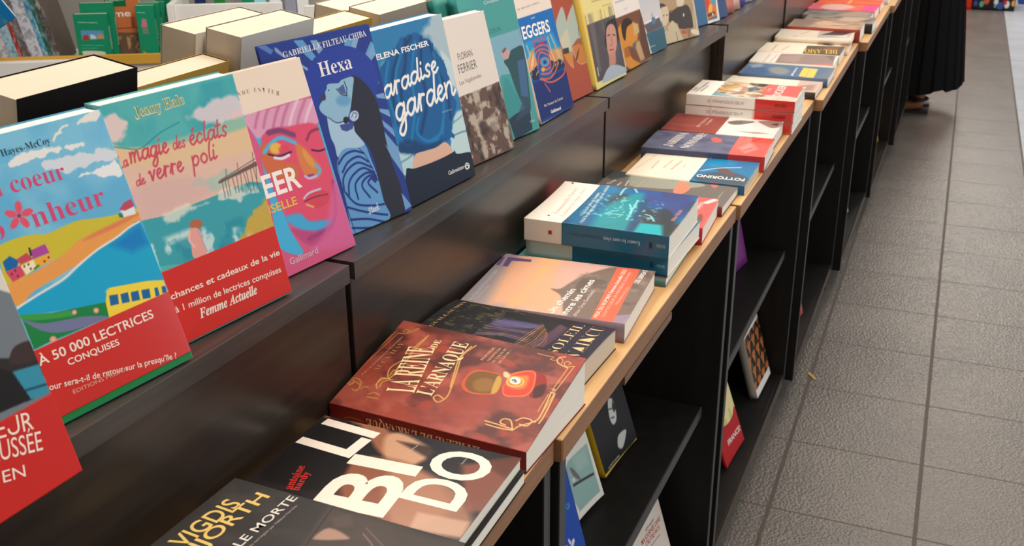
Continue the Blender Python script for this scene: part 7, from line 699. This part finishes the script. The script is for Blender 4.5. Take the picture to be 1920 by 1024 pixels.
RIS = [((-.557, .05), (-.5273, .8465)), ((-.5266, .849), (-.5117, 1.651)), ((-.5112, 1.654), (-.5105, 2.452)), ((-.4835, 2.475), (-.470, 3.268)),
       ((-.4665, 3.276), (-.455, 4.08)), ((-.440, 4.09), (-.430, 4.90)), ((-.410, 4.92), (-.405, 5.73))]
RIS_L = ['black display riser nearest the camera with the banded red books standing on it',
         'black display riser carrying the two blue women covers and the white covered novel',
         'black display riser carrying the yellow portrait cover and the two boys cover',
         'black display riser with thin books of pink and purple spines on its ledge',
         'black display riser behind the grey and pink covers', 'black display riser second from the far end of the row', 'black display riser at the far end of the row']
for i, (p, q) in enumerate(RIS):
    M, L = frame(p, q, .8006)
    if i < 6: L -= max(0, .27 * turn(RIS[i], RIS[i + 1])) + .001
    t = empty('display_riser', M, RIS_L[i], 'display stand', 'black risers on the cabinet tops')
    H = .9563 - .8006
    MB().box(-.022, -.006, .0, L, 0, H - .0195, .001).build('front_panel', M_BLACK, t)
    MB().box(-.27, -.252, .0, L, 0, H - .0195, .001).build('back_panel', M_BLACK, t)
    for y0 in (0.0005, L - .0165):
        MB().box(-.2515, -.0225, y0, y0 + .016, 0, H - .0195).build('end_panel', M_BLACK, t)
    fx = .028 if i == 2 else 0.0    # the third ledge has come loose and swings out at its far end
    lg = MB().prism([(-.27, 0), (0, 0), (fx, L), (-.27, L)], H - .019, H).build('ledge', M_LEDGE, t)
    MB().prism([(-.0012, .002), (.0003, .002), (fx + .0003, L - .002), (fx - .0012, L - .002)], H - .0009, H + .0003).build('worn_edge', M_EDGE, lg)
    MB().box(-.138, -.118, .002, L - .002, H + .0003, H + .175, .001).build('divider', M_LEDGE, t)

# ---------------------------------------------------------------- novels leaning on the riser, covers to the aisle
def lean_book(key, label, t, name='leaning_novel', spine=None, back=None, **k):
    w, h = POSE[key][4:6]
    return book(name, label, resting(POSE[key], t), w, h, t, art=key, spine=spine, back=back or spine, shear=math.tan(math.radians(POSE[key][3])), **k)


G1 = 'novels facing the aisle on the riser'
lean_book('F0', 'grey seascape novel cut off by the frame, a red band slipped below its foot', .016, spine=(90, 96, 104), group=G1, res=.0009)
lean_book('F1', 'bright blue seaside cover with a yellow bus above a shiny red paper band', .017, spine=(80, 150, 190), group=G1, res=.0006, rough=.35)
lean_book('F2', 'turquoise watercolour beach cover with a pier and a red paper band', .017, spine=(90, 170, 175), group=G1, res=.0006, rough=.4)
lean_book('F3', 'cover with a pink and cyan painted face of a sleeping woman', .0045, spine=(226, 208, 190), group=G1, res=.0006)
lean_book('F4', 'navy cover with a woman in profile wearing a blue striped dress', .0035, spine=(38, 58, 136), group=G1, res=.0006)
lean_book('F5', 'cover showing blue hair from behind under white brush lettering', .018, spine=(40, 118, 168), group=G1, res=.0006)
lean_book('F6', 'plain white upper cover above a brown rock photo', .012, spine=(220, 207, 196), group=G1, res=.0008)
lean_book('F7', 'teal cover with a green cliff and a small pink house', .014, spine=(60, 140, 136), group=G1, res=.0009)
lean_book('F8', 'blue cover with orange rings under large white author lettering', .009, spine=(230, 212, 198), group=G1, res=.0009)
lean_book('F9', 'terracotta cover with two leaf shaped views of a road', .014, spine=(164, 74, 50), group=G1, res=.001)
lean_book('F10', 'pale yellow cover with a dark portrait photo of a woman', .016, spine=(226, 196, 96), group=G1, res=.001, curl=(.006, 2.4))
lean_book('F11', 'white topped cover over an ochre painting of a crouching figure', .008, spine=(226, 216, 206), group=G1, res=.0012)
lean_book('F12', 'pale sky cover with a fence and a deep teal lower block', .014, spine=(186, 184, 194), group=G1, res=.0012)
lean_book('F13', 'sepia photo cover of two boys, one in a dark sweater', .016, spine=(222, 210, 190), group=G1, res=.0012)
lean_book('F14', 'blue cover with a white framed painting of an orange sail', .008, spine=(64, 106, 142), group=G1, res=.0014)
# second copy of the teal cover standing behind the first
x, y, yaw, le, w_, h_ = POSE['F7'][:6]
book('leaning_novel', 'teal novel copy half hidden behind the white covered novel', standing(x - .031, y - .022, .9567, yaw - 4, le, w_, .010), w_, h_, .010, art=None, cover=(52, 132, 122), spine=(40, 112, 104), back=(40, 112, 104), group=G1, res=.01)
# thin books far along the ledge, each showing a strip
FAR = [(2.585, (60, 80, 120), 'dark blue book with white upright lettering on the far ledge', 'emp'), (2.66, (196, 120, 104), 'salmon pink book on the far ledge', None), (2.725, (214, 170, 150), 'pale peach book edge on the far ledge', None),
       (2.79, (92, 80, 150), 'violet book on the far ledge', None), (2.875, (198, 192, 206), 'pale lilac book on the far ledge', None), (2.945, (110, 80, 140), 'purple book behind the pale lilac one', None),
       (3.03, (226, 206, 170), 'cream book on the far ledge', None), (3.115, (110, 90, 60), 'olive brown book on the far ledge', None), (3.20, (216, 208, 198), 'white book at the end of the third riser', None),
       (3.42, (150, 90, 80), 'brick red book on the fourth riser', None), (3.56, (90, 110, 130), 'slate blue book on the fourth riser', None), (3.70, (206, 196, 170), 'beige book on the fourth riser', None)]
ART['emp'] = dict(base=(60, 80, 120), ops=[['p', (150, 50, 50), .01, [.35, .4, 1, .55, 1, .8, .5, .75], .8], ['t', 'EMPIRE', (236, 230, 226), 'sans', .03, .62, .02, .62, .62, .042]])
for k, (yb, c, lb, a) in enumerate(FAR):
    ii = 3 if yb < 3.25 else 4
    (p, q) = RIS[ii]
    xf = p[0] + (q[0] - p[0]) * (yb - p[1]) / (q[1] - p[1])
    book('leaning_novel', lb, standing(xf - .026, yb, .9567, 15, 14, .13, .008), .13, .20, .008, art=a, cover=c, spine=tuple(int(v * .9) for v in c), group=G1, res=.002 if a else .02)

# ---------------------------------------------------------------- novels lying on the cabinet tops
G2 = 'novels lying flat on the cabinet tops'
def flat_book(key, label, zb=None, zt=None, art=0, dx=0, dy=0, yaw=None, w=None, h=None, **k):
    x, y, ya, W_, H_, zt0, zb0 = POSE[key]
    zb = zb0 if zb is None else zb; zt = zt0 if zt is None else zt
    zb = max(zb, .8003)
    t = zt - zb
    return book('lying_novel', label, lying(x + dx, y + dy, ya if yaw is None else yaw, zb, k.pop('tilt', 0)), w or W_, h or H_, t, art=key if art == 0 else art, group=G2, **k)


flat_book('vigdis', 'dark grey novel with yellow author name lying at the frame bottom, upper of two', zb=.8256, spine=(50, 48, 47), res=.0007)
flat_book('vigdis', 'dark grey novel under the yellow lettered one at the frame bottom', zt=.8252, art=None, cover=(58, 55, 54), spine=(50, 48, 47), res=.02)
flat_book('libido', 'dark photo novel with huge white letters, upper of two copies', zb=.8142, spine=(30, 26, 26), res=.0006, rough=.26, curl=(-.0015, 2))
flat_book('libido', 'lower copy under the novel with huge white letters', zt=.8139, art=None, cover=(34, 30, 30), spine=(30, 26, 26), dx=.004, res=.02)
flat_book('reine', 'thick red brown novel with gold title and an open ring case', zb=.8004, zt=.8238, w=.146, curl=(.0305, 1.0), spine=(112, 32, 28), spine_art='reine_spine', res=.0006, rough=.36)
flat_book('soleil', 'dark forest path novel with gold lettering beside the ring case novel', spine=(26, 24, 30), res=.0007, rough=.34, curl=(-.004, 6), page=M_PAGEC)
flat_book('chemin', 'large sunset mountain cover with a coral banner', spine=(150, 130, 140), res=.0007, rough=.4)
flat_book('turq', 'turquoise and brown novel lying under the teal and white stack', spine=(90, 130, 130), res=.0012)
flat_book('favier', 'white novel with teal painted jacket, upper of the stacked pair', spine=(230, 224, 214), spine_art='favier_spine', res=.001, curl=(.006, 3))
ART['favier_low'] = dict(base=(236, 226, 214), ops=[], band=dict(y0=0, y1=.66, base=(30, 110, 140), ops=[], label='teal jacket band', sp=(14, 104, 138), spops=[['p', (12, 40, 56), .0005, [.15, .35, .18, .35, .18, .62, .15, .62]], ['t', 'Albin Michel', (170, 206, 214), 'serif', -.01, .03, .40, .11, .40, .005]], res=.002))
flat_book('favier', 'white novel with teal jacket, lower of the stacked pair', zb=.8126, zt=.8382, art='favier_low', spine=(230, 224, 214), dx=-.001, dy=.004, yaw=-2.0, res=.004)
flat_book('red', 'coral red novel just beyond the teal and white stack', spine=(180, 52, 60), res=.003)
flat_book('grey', 'grey brown novel with a pale painted figure and coral patch', spine=(120, 60, 54), res=.0009, zt=.8165, curl=(-.004, 3))
flat_book('fott', 'cream novel with a blue swimmer jacket band', spine=(232, 216, 196), res=.001, page=M_PAGEC, curl=(.002, 2))
flat_book('jardins', 'blue grey novel with a shiny red band', spine=(76, 80, 104), spine_art='jardins_spine', res=.0009, curl=(-.003, 3))
flat_book('redbrown', 'red brown novel with a white photo band beside the stack of three', spine=(120, 50, 44), res=.0012)
for k, lb in enumerate(('white and red banded novel on top of the stack of three', 'white and red banded novel in the middle of the stack of three', 'white and red banded novel at the bottom of the stack of three')):
    z1 = .8685 - k * .0227
    ART['dk%d' % k] = ART['dicker'] if k == 0 else dict(base=(228, 220, 210), ops=[], band=dict(ART['dicker']['band'], ops=[], base=(206, 60, 50), res=.004))
    flat_book('dicker', lb, zb=z1 - .0223, zt=z1, art='dk%d' % k, spine=(230, 224, 214), spine_art='dicker_spine', dx=-.001 * k, dy=.001 * k, res=.0012)
flat_book('brown14', 'cream headed novel with a dark spine beyond the stack of three', spine=(70, 56, 50), res=.0016, curl=(-.003, 3))
flat_book('blue15', 'blue grey cover with two yellow squares', spine=(84, 100, 124), res=.0014)
flat_book('cream16', 'cream novel with a pinkish grey painting beside the yellow squares', spine=(226, 216, 200), res=.0016)
flat_book('amo17', 'cream novel with a brown band and yellow capitals', spine=(226, 212, 190), res=.0016)
x, y, ya, W_, H_, zt0, zb0 = POSE['cream18']
book('lying_novel', 'cream novel with a tan band lying under the next one', lying(x, 3.040, 1.0, .8003), W_, H_, .0150, art='cream18a', spine=(226, 212, 190), group=G2, res=.003)
flat_book('cream18', 'cream novel with a glossy pale photo band', zb=.8158, zt=.8300, spine=(226, 212, 190), res=.0018, rough=.2)
flat_book('brown19', 'thick tan photo novel with a brick red spine', spine=(150, 60, 44), res=.002)
x, y, ya, W_, H_, zt0, zb0 = POSE['brown19']
book('lying_novel', 'grey brown novel with a dark spine beyond the brick red spine', lying(x + .02, 3.428, -1, .8003), .142, .212, .030, art='brown19b', spine=(50, 46, 46), group=G2, res=.003)
flat_book('grey20', 'grey photo novel before the bright pink cover', spine=(96, 90, 86), res=.003)
flat_book('pink21', 'coral and bright pink cover', spine=(214, 90, 110), res=.002)
book('lying_novel', 'orange red cover beyond the bright pink one', lying(-.243, 3.878, -1, .8003), .143, .215, .026, art='orange22', spine=(206, 80, 50), group=G2, res=.003)
book('lying_novel', 'white novel next beyond the orange red cover', lying(-.232, 4.10, 0, .8003), .143, .215, .024, cover=(226, 220, 212), spine=(206, 200, 196), group=G2, res=.02)

# ---------------------------------------------------------------- books seen from behind on the far side of the riser
G3 = 'books leaning on the far side of the riser'
def back_book(label, y, x_back_top, ztop, w, t, cover, lean_=10, page=M_PAGEC):
    le = math.radians(lean_)
    h = (ztop - .9567 + 0) / math.cos(le)
    xb = x_back_top - math.sin(le) * h - t * math.cos(le)
    return book('back_row_book', label, standing(xb, y, .9567, 180, lean_, w, t), w, h, t, cover=cover, back=cover, page=page, group=G3, res=.02)


back_book('thick black backed book with pale page tops behind the riser', .615, -.684, 1.160, .14, .050, (26, 24, 24))
back_book('slim cream topped book beside the thick black backed one', .772, -.708, 1.135, .148, .034, (206, 170, 90))
back_book('pale grey backed thick book behind the navy cover', .925, -.692, 1.160, .140, .046, (206, 204, 200))
back_book('second pale thick book leaning on the grey backed one', .915, -.743, 1.162, .140, .046, (214, 206, 194))
back_book('yellow backed book behind the blue hair cover', 1.125, -.731, 1.130, .143, .044, (206, 170, 80))
back_book('cream topped thick book beyond the yellow backed one', 1.284, -.727, 1.132, .148, .050, (196, 188, 176))
back_book('second cream topped thick book further beyond the yellow backed one', 1.284, -.782, 1.134, .148, .050, (206, 196, 180))
back_book('small cream topped book peeking at the frame corner behind the riser', .456, -.690, 1.128, .14, .03, (196, 180, 90))

# ---------------------------------------------------------------- books on the shelves below
G4 = 'books on the low shelves'
def low_book(key, label, z, t, **k):
    w, h = POSE[key][4:6]
    return book('shelf_book', label, resting(POSE[key], t), w, h, t, art=key, group=G4, **k)


low_book('yellowblack', 'black cover with a white face, yellow spine, on the middle shelf', .4344, .019, spine=(186, 150, 30), back=(186, 150, 30), res=.0012, curl=(.006, 3))
low_book('pale', 'white bordered pale green cover with a bird on the middle shelf', .4344, .010, spine=(220, 216, 206), res=.0012, curl=(.010, 3))
low_book('blueleaf', 'deep blue cover with a small white plant on the middle shelf', .4344, .012, spine=(20, 60, 140), res=.0014)
low_book('journee', 'white novel with red title on the bottom shelf', .1029, .012, spine=(216, 206, 196), res=.0014)
low_book('francesca', 'red and pale yellow bending booklet on the bottom shelf', .1029, .008, spine=(180, 30, 34), res=.0012, curl=(.004, 2))
low_book('pattern', 'orange and black leaf patterned book with grey spine on the bottom shelf', .1029, .02, spine=(170, 162, 152), res=.0009)
for lb, x, y, z, w, h, c in (('purple cover on the middle shelf behind the upright', -.372, 2.325, .4344, .13, .12, (120, 50, 120)), ('glossy pinkish red cover on the bottom shelf of the third cabinet', -.285, 2.83, .1029, .13, .16, (206, 90, 84)),
                               ('cream book on the bottom shelf of the fourth cabinet', -.262, 3.80, .1029, .13, .17, (226, 216, 190)), ('yellow book on the bottom shelf of the fifth cabinet', -.243, 4.86, .1029, .13, .17, (226, 170, 60))):
    book('shelf_book', lb, standing(x, y, z, 8, 14, w, .012), w, h, .012, cover=c, spine=c, group=G4, res=.02)

# ---------------------------------------------------------------- travel shelf in the background
K_ = 1.65
P0 = Vector((0, 0, CAM_H)) + (Vector((-1.6634, 1.75, .9356)) - Vector((0, 0, CAM_H))) * K_
e_ = Vector((0.87036, 0.49242, 0)); n_ = Vector((e_.y, -e_.x, 0))
zz = lambda z: CAM_H - (CAM_H - z) * K_
FM = Matrix(((e_.x, -n_.x, 0, P0.x), (e_.y, -n_.y, 0, P0.y), (0, 0, 1, 0), (0, 0, 0, 1)))    # x along the shelf, y to its back, z up
sh = empty('travel_shelf', FM, 'low white shelf with an ochre front edge holding travel guides', 'shelf')
zl = zz(.9356)
MB().box(-1.2, 1.6, .0, .34, 0, zl - .03, .003).build('base', M_WHITE, sh)
MB().box(-1.2, .9, -.012, 0, zl - .032, zl + .004, .002).build('front_edge', mat('ochre_shelf_edge', (206, 156, 54), 0.5), sh)['label'] = 'ochre front edge'
MB().box(-.60, -.02, -.05, -.0125, zl - .30, zl - .006, .003).build('front_board', M_WHITE, sh)
MB().box(.225, .245, .0, .34, zl - .0295, zl + .17, .002).build('end_board', M_WHITE, sh)
MB().box(.2455, .62, .02, .04, zl - .0295, zl + .165, .002).build('panel', M_WHITE, sh)
MB().box(-1.2, 1.6, .34, .36, 0, 1.1, .002).build('back_board', mat('grey_back_board', (150, 146, 140), 0.6), sh)
MB().box(.70, .92, -.05, -.02, zl - .2, zl + .16, .002).build('panel', M_WHITE, sh)
G5 = 'travel guides on the background shelf'
ART['raj'] = dict(base=(28, 136, 96), ops=[['p', (90, 150, 190), .001, [.16, .48, .84, .50, .84, .66, .16, .68]], ['p', (170, 60, 40), .004, [.18, .48, .40, .48, .36, .58, .22, .58]], ['p', (206, 140, 80), .004, [.62, .50, .84, .50, .8, .58, .66, .6]], ['p', (226, 230, 236), .004, [.42, .5, .6, .5, .58, .56, .44, .6], .8],
      ['p', (216, 212, 200), .002, [.12, 0, .82, 0, .82, .16, .74, .24, .16, .26, .12, .2]], ['l', (196, 226, 210), .0016, .0005, [.12, .84, .7, .82]], ['l', (150, 200, 180), .001, .0005, [.12, .38, .8, .36]], ['l', (150, 200, 180), .001, .0005, [.12, .32, .6, .31]]])
ART['reu'] = dict(base=(28, 140, 100), ops=[['p', (196, 120, 140), .003, [.2, .62, .55, .62, .52, .76, .3, .77]], ['p', (120, 130, 110), .003, [.25, .5, .58, .5, .55, .62, .25, .62]], ['l', (196, 226, 210), .0016, .0005, [.1, .88, .5, .87]], ['p', (216, 150, 50), .003, [.1, 0, .5, 0, .4, .14, .15, .2]]])
ART['rome'] = dict(base=(200, 112, 66), ops=[['p', (20, 104, 60), .002, [0, .72, .62, .72, .62, .95, 0, .95]], ['p', (110, 84, 66), .004, [0, 0, 1, 0, 1, .36, 0, .38]], ['n', (190, 150, 110), 9, 9, .5, .65, 191, 0, 0, 1, .34, .9], ['l', (90, 70, 60), .003, .001, [0, .42, 1, .44]], ['p', (150, 70, 50), .003, [.7, .44, .8, .44, .8, .58, .72, .58]], ['t', 'Rome', (236, 226, 214), 'sans', .02, -.25, .58, .72, .59, .022], ['t', 'Latium', (196, 226, 206), 'sans', .0, .05, .79, .55, .80, .012]])
for nm, s in (('raj', 'RAJASTHAN'), ('reu', 'La Réunion'), ('rou', 'Roumanie'), ('lom', 'Lombardie')):
    ART[nm + '_sp'] = dict(base=(26, 134, 94), ops=[['t', s, (236, 240, 226), 'sans', .03, .28, .30, .74, .30, .012]])
def guide(label, s, zt, w, t, art, sp, cover=(28, 136, 96), depth=.03, back=True, page=M_PAGEC):
    """cover towards the room, spine on its right: the book's back cover faces out, so it is turned round"""
    h = zt - zl + .0295
    # axes: x spine to fore edge runs along -e, cover normal towards the room
    M = FM @ Matrix(((-1, 0, 0, s), (0, 0, -1, depth + t), (0, 1, 0, zl - .0293), (0, 0, 0, 1)))
    M = FM @ Matrix(((1, 0, 0, s - w), (0, 0, -1, depth + t), (0, 1, 0, zl - .0293), (0, 0, 0, 1)))
    b = book('travel_guide', label, M, w, h, t, cover=cover, art=art, spine=cover, back=cover, group=G5, res=.0015, page=page)
    if sp:
        A = ART[sp]
        sv = Cv(h, t, .002, A['base']); sv.ops(A['ops'])
        sheet('spine', sv, lambda X, Y, dz: np.stack([w + .0006 + dz + 0 * X, X, Y], -1), .42, b, .0004)
    return b


guide('green guide with three small photos and a pale patch, front of its pair', .016, zz(1.022), .112, .026, 'raj', 'raj_sp', depth=.012)
guide('green guide standing behind the one with three small photos', .034, zz(1.042), .112, .022, None, 'raj_sp', depth=.044)
guide('orange city guide with a green square on its cover', .118, zz(1.075), .115, .02, 'rome', None, cover=(200, 112, 66), depth=.070)
guide('green island guide with a pink flower photo', .178, zz(1.037), .062, .02, 'reu', 'reu_sp', depth=.012)
guide('green guide right behind the island guide', .193, zz(1.040), .07, .018, None, 'rou_sp', depth=.034)
guide('green guide third from the island guide', .207, zz(1.041), .07, .016, None, 'lom_sp', depth=.054)
guide('tall green guide beside the white end board', .2225, zz(1.060), .05, .02, None, None, cover=(20, 110, 76), depth=.10)
for s, c, zt, lb in ((.33, (36, 46, 90), 1.075, 'dark blue guide behind the white panel'), (.40, (40, 130, 60), 1.075, 'green guide behind the white panel'), (.50, (30, 140, 100), 1.08, 'emerald guide behind the white panel'), (.545, (150, 220, 226), 1.08, 'pale cyan guide behind the white panel'),
                      (.60, (226, 232, 240), 1.08, 'white guide behind the white panel'), (.655, (150, 150, 170), 1.08, 'lavender grey guide behind the white panel'), (.70, (226, 226, 226), 1.085, 'white brochure beyond the lavender grey guide')):
    guide(lb, s, zz(zt), .040, .02, None, None, cover=c, depth=.20)
# folded maps and magazines leaning in the left compartment
random.seed(4)
G6 = 'magazines leaning on the background shelf'
MC = [((196, 204, 150), 'pale green'), ((206, 200, 190), 'beige'), ((222, 210, 196), 'cream'), ((96, 60, 80), 'plum'), ((226, 222, 226), 'white'), ((160, 200, 214), 'sky blue'), ((186, 60, 56), 'red'), ((120, 110, 110), 'grey'), ((206, 206, 214), 'pale lilac'), ((90, 160, 190), 'blue'), ((60, 110, 96), 'dark green'), ((96, 86, 78), 'dark taupe')]
s = -.47
for k, (c, nm) in enumerate(MC):
    t = (.016, .018, .046, .008, .046, .030, .012, .026, .040, .018, .014, .022)[k]
    A = 'mag%d' % k
    ART[A] = dict(base=c, ops=[['n', tuple(int(v * .72) for v in c), 3, 26, .5, .62, 300 + k, -1, -1, 2, 2, .8], ['n', (236, 236, 236), 2, 18, .5, .75, 330 + k, -1, -1, 2, 2, .5], ['n', (110, 130, 150), 2, 20, .58, .75, 350 + k, -1, -1, 2, 2, .5]])
    M = FM @ Matrix.Translation((s, .03, zl - .029)) @ Matrix.Rotation(math.radians(-11), 4, 'Y')
    mg = empty('magazine', M, nm + ' magazine leaning in the row beside the green guides', 'magazine', G6)
    cv = Cv(t, .30, .0015, c); cv.ops(ART[A]['ops'])
    MB().box(0, t - .001, .0008, .2, 0, .30).build('pages', flat_mat(c, .5), mg)
    sheet('spine', cv, lambda X, Y, dz: np.stack([X, -dz + 0 * X, Y], -1), .35, mg, .0006)
    s += t + .0012
ART['teal'] = dict(base=(90, 150, 170), ops=[['n', (40, 110, 150), 4, 4, .45, .6, 201, -1, -1, 2, 2, .9], ['p', (20, 110, 170), .004, [.8, 0, 1, 0, 1, 1, .7, 1]]])
a_ = math.radians(32)
M = FM @ Matrix(((math.cos(a_), -math.sin(a_), 0, -.381), (0, 0, -1, -.10), (math.sin(a_), math.cos(a_), 0, zz(1.03) - .085), (0, 0, 0, 1)))
book('folded_map', 'blue teal folded map sticking out above the magazines', M, .16, .22, .012, art='teal', spine=(60, 120, 150), res=.003)

# ---------------------------------------------------------------- the person at the end of the row
def person():
    M = Matrix.Translation((-.155, 6.05, 0))
    root = empty('person', M, 'person in a long pleated black skirt and black strap sandals beyond the cabinets', 'person')
    # body: one skinned surface, standing and facing the shelves (-x)
    V = [(0, 0, .98, .13), (0, .0, 1.12, .115), (0, 0, 1.28, .125), (0, 0, 1.40, .10), (0, 0, 1.48, .052), (-.01, 0, 1.53, .052), (-.015, 0, 1.60, .088), (-.01, 0, 1.68, .092), (-.005, 0, 1.74, .06),
         (0, -.09, .90, .09), (-.01, -.09, .50, .058), (0, -.09, .28, .056), (.03, -.09, .09, .034), (.045, -.09, .042, .034), (-.06, -.09, .034, .030), (-.14, -.09, .026, .024),
         (0, .09, .90, .09), (-.01, .09, .50, .058), (0, .09, .28, .056), (.03, .09, .09, .034), (.045, .09, .042, .034), (-.06, .09, .034, .030), (-.14, .09, .026, .024),
         (0, -.17, 1.39, .055), (-.02, -.20, 1.12, .042), (-.14, -.19, .94, .032), (-.24, -.17, .93, .026),
         (0, .17, 1.39, .055), (-.02, .20, 1.12, .042), (-.14, .19, .94, .032), (-.24, .17, .93, .026)]
    E = [(0, 1), (1, 2), (2, 3), (3, 4), (4, 5), (5, 6), (6, 7), (7, 8), (0, 9), (9, 10), (10, 11), (11, 12), (12, 13), (13, 14), (14, 15), (0, 16), (16, 17), (17, 18), (18, 19), (19, 20), (20, 21), (21, 22),
         (3, 23), (23, 24), (24, 25), (25, 26), (3, 27), (27, 28), (28, 29), (29, 30)]
    me = bpy.data.meshes.new('body')
    me.from_pydata([v[:3] for v in V], E, [])
    o = link('body', me, mat('skin', (150, 96, 66), 0.5), root)
    md = o.modifiers.new('skin', 'SKIN'); md.use_smooth_shade = True
    sv = me.skin_vertices[0].data
    for i, v in enumerate(V):
        sv[i].radius = (v[3], v[3]); sv[i].use_root = i == 0
    o.modifiers.new('sub', 'SUBSURF').render_levels = 2
    o.modifiers['sub'].levels = 2
    blk = mat('black_skirt_cloth', (13, 12, 12), 0.9, 0.1)
    # pleated skirt
    bm = bmesh.new(); rings = []
    n = 132
    for k, f in enumerate(np.linspace(0, 1, 22)):
        ring = []
        for j in range(n):
            a = 2 * math.pi * j / n
            r0 = .125 + .115 * f ** .8
            pl = (j % 6) / 6.0
            r = r0 + (.002 + .009 * f) * (1 - pl) - .005 * f
            zb = .125 + .022 * math.cos(a) + (.012 if (j // 6) % 3 == 0 else 0)
            ring.append(bm.verts.new((r * math.cos(a), r * 1.12 * math.sin(a), 1.02 + (zb - 1.02) * f)))
        rings.append(ring)
    for a_, b_ in zip(rings, rings[1:]):
        for j in range(n):
            bm.faces.new((a_[j], a_[(j + 1) % n], b_[(j + 1) % n], b_[j]))
    me = bpy.data.meshes.new('pleated_skirt'); bm.to_mesh(me); bm.free()
    link('pleated_skirt', me, blk, root)['label'] = 'long pleated black skirt'
    tp = MB()
    tp.tube([(0, 0, .99), (0, 0, 1.12), (0, 0, 1.28), (0, 0, 1.40), (0, 0, 1.455)], [.15, .14, .155, .16, .075], 20)
    tp.build('top', blk, root, True)
    h = bmesh.new(); bmesh.ops.create_uvsphere(h, u_segments=20, v_segments=12, radius=.11)
    for v in h.verts: v.co = Vector((v.co.x + .012, v.co.y, v.co.z * 1.15 + 1.70))
    bmesh.ops.delete(h, geom=[v for v in h.verts if v.co.x < -.03 and v.co.z < 1.72], context='VERTS')
    me = bpy.data.meshes.new('hair'); h.to_mesh(me); h.free(); link('hair', me, mat('dark_hair', (40, 30, 26), 0.5), root)
    for sy in (-1, 1):
        sd = MB().prism([(.088 + 0, sy * .09 - .03), (.088, sy * .09 + .03), (.05, sy * .09 + .04), (-.08, sy * .09 + .045), (-.19, sy * .09 + .03), (-.20, sy * .09), (-.19, sy * .09 - .03), (-.08, sy * .09 - .045), (.05, sy * .09 - .04)], 0.001, .014)
        s1 = sd.build('sandal', mat('black_sandal_leather', (24, 20, 18), 0.5), root)
        st = MB(); st.tube([(.03 + .047 * math.cos(a), sy * .09 + .047 * math.sin(a), .075) for a in np.linspace(0, 2 * math.pi, 21)], .008, 8)
        st.build('ankle_strap', mat('black_sandal_leather'), s1)
    return root


person()

# ---------------------------------------------------------------- boxes far down the aisle and a fallen leaf
def far_box(label, x0, x1, y0, c, spots=None):
    t = empty('display_box', Matrix.Translation((x0, y0, 0)), label, 'box')
    MB().box(0, x1 - x0, 0, .4, 0, .5, .004).build('carton', flat_mat(c, .5), t)
    cv = Cv(x1 - x0 - .01, .48, .012 if spots is None else .006, c)
    if spots:
        random.seed(spots)
        for k in range(26):
            u, v, r = random.random(), random.random(), random.uniform(.03, .09)
            col = random.choice([(206, 90, 50), (90, 170, 150), (226, 170, 80), (190, 50, 60), (220, 220, 226), (60, 90, 160)])
            cv.poly(col, .004, sum(([u + r * math.cos(a), v + r * 1.0 * math.sin(a)] for a in np.linspace(0, 6.0, 14)), []))
    sheet('printed_front', cv, lambda X, Y, dz: np.stack([X + .005, -.001 - dz + 0 * X, Y + .01], -1), .4, t)
    return t


far_box('plain red display box far down the aisle beside the black skirt', -.20, .112, 10.04, (206, 50, 24))
far_box('dark display box with bright spots at the end of the aisle', .116, .452, 10.05, (40, 34, 40), 7)
far_box('blue display box on the pale floor strip at the end of the aisle', .50, .90, 10.55, (60, 90, 170), 9)
lf = MB()
lf.prism([(0, 0), (.006, .004), (.014, .003), (.03, .007), (.05, .004), (.044, -.002), (.028, -.003), (.012, -.006)], .0003, .0022)
o = lf.build('dry_leaf', mat('dry_leaf', (196, 150, 84), 0.6), M=Matrix.Translation((-.238, 2.676, 0)) @ Matrix.Rotation(math.radians(-62), 4, 'Z'))
tag(o, 'small curled tan leaf lying on the grey floor tiles', 'leaf')

if _FO is not None:
    c_ = _FO.data
    bpy.data.objects.remove(_FO)
    bpy.data.curves.remove(c_)
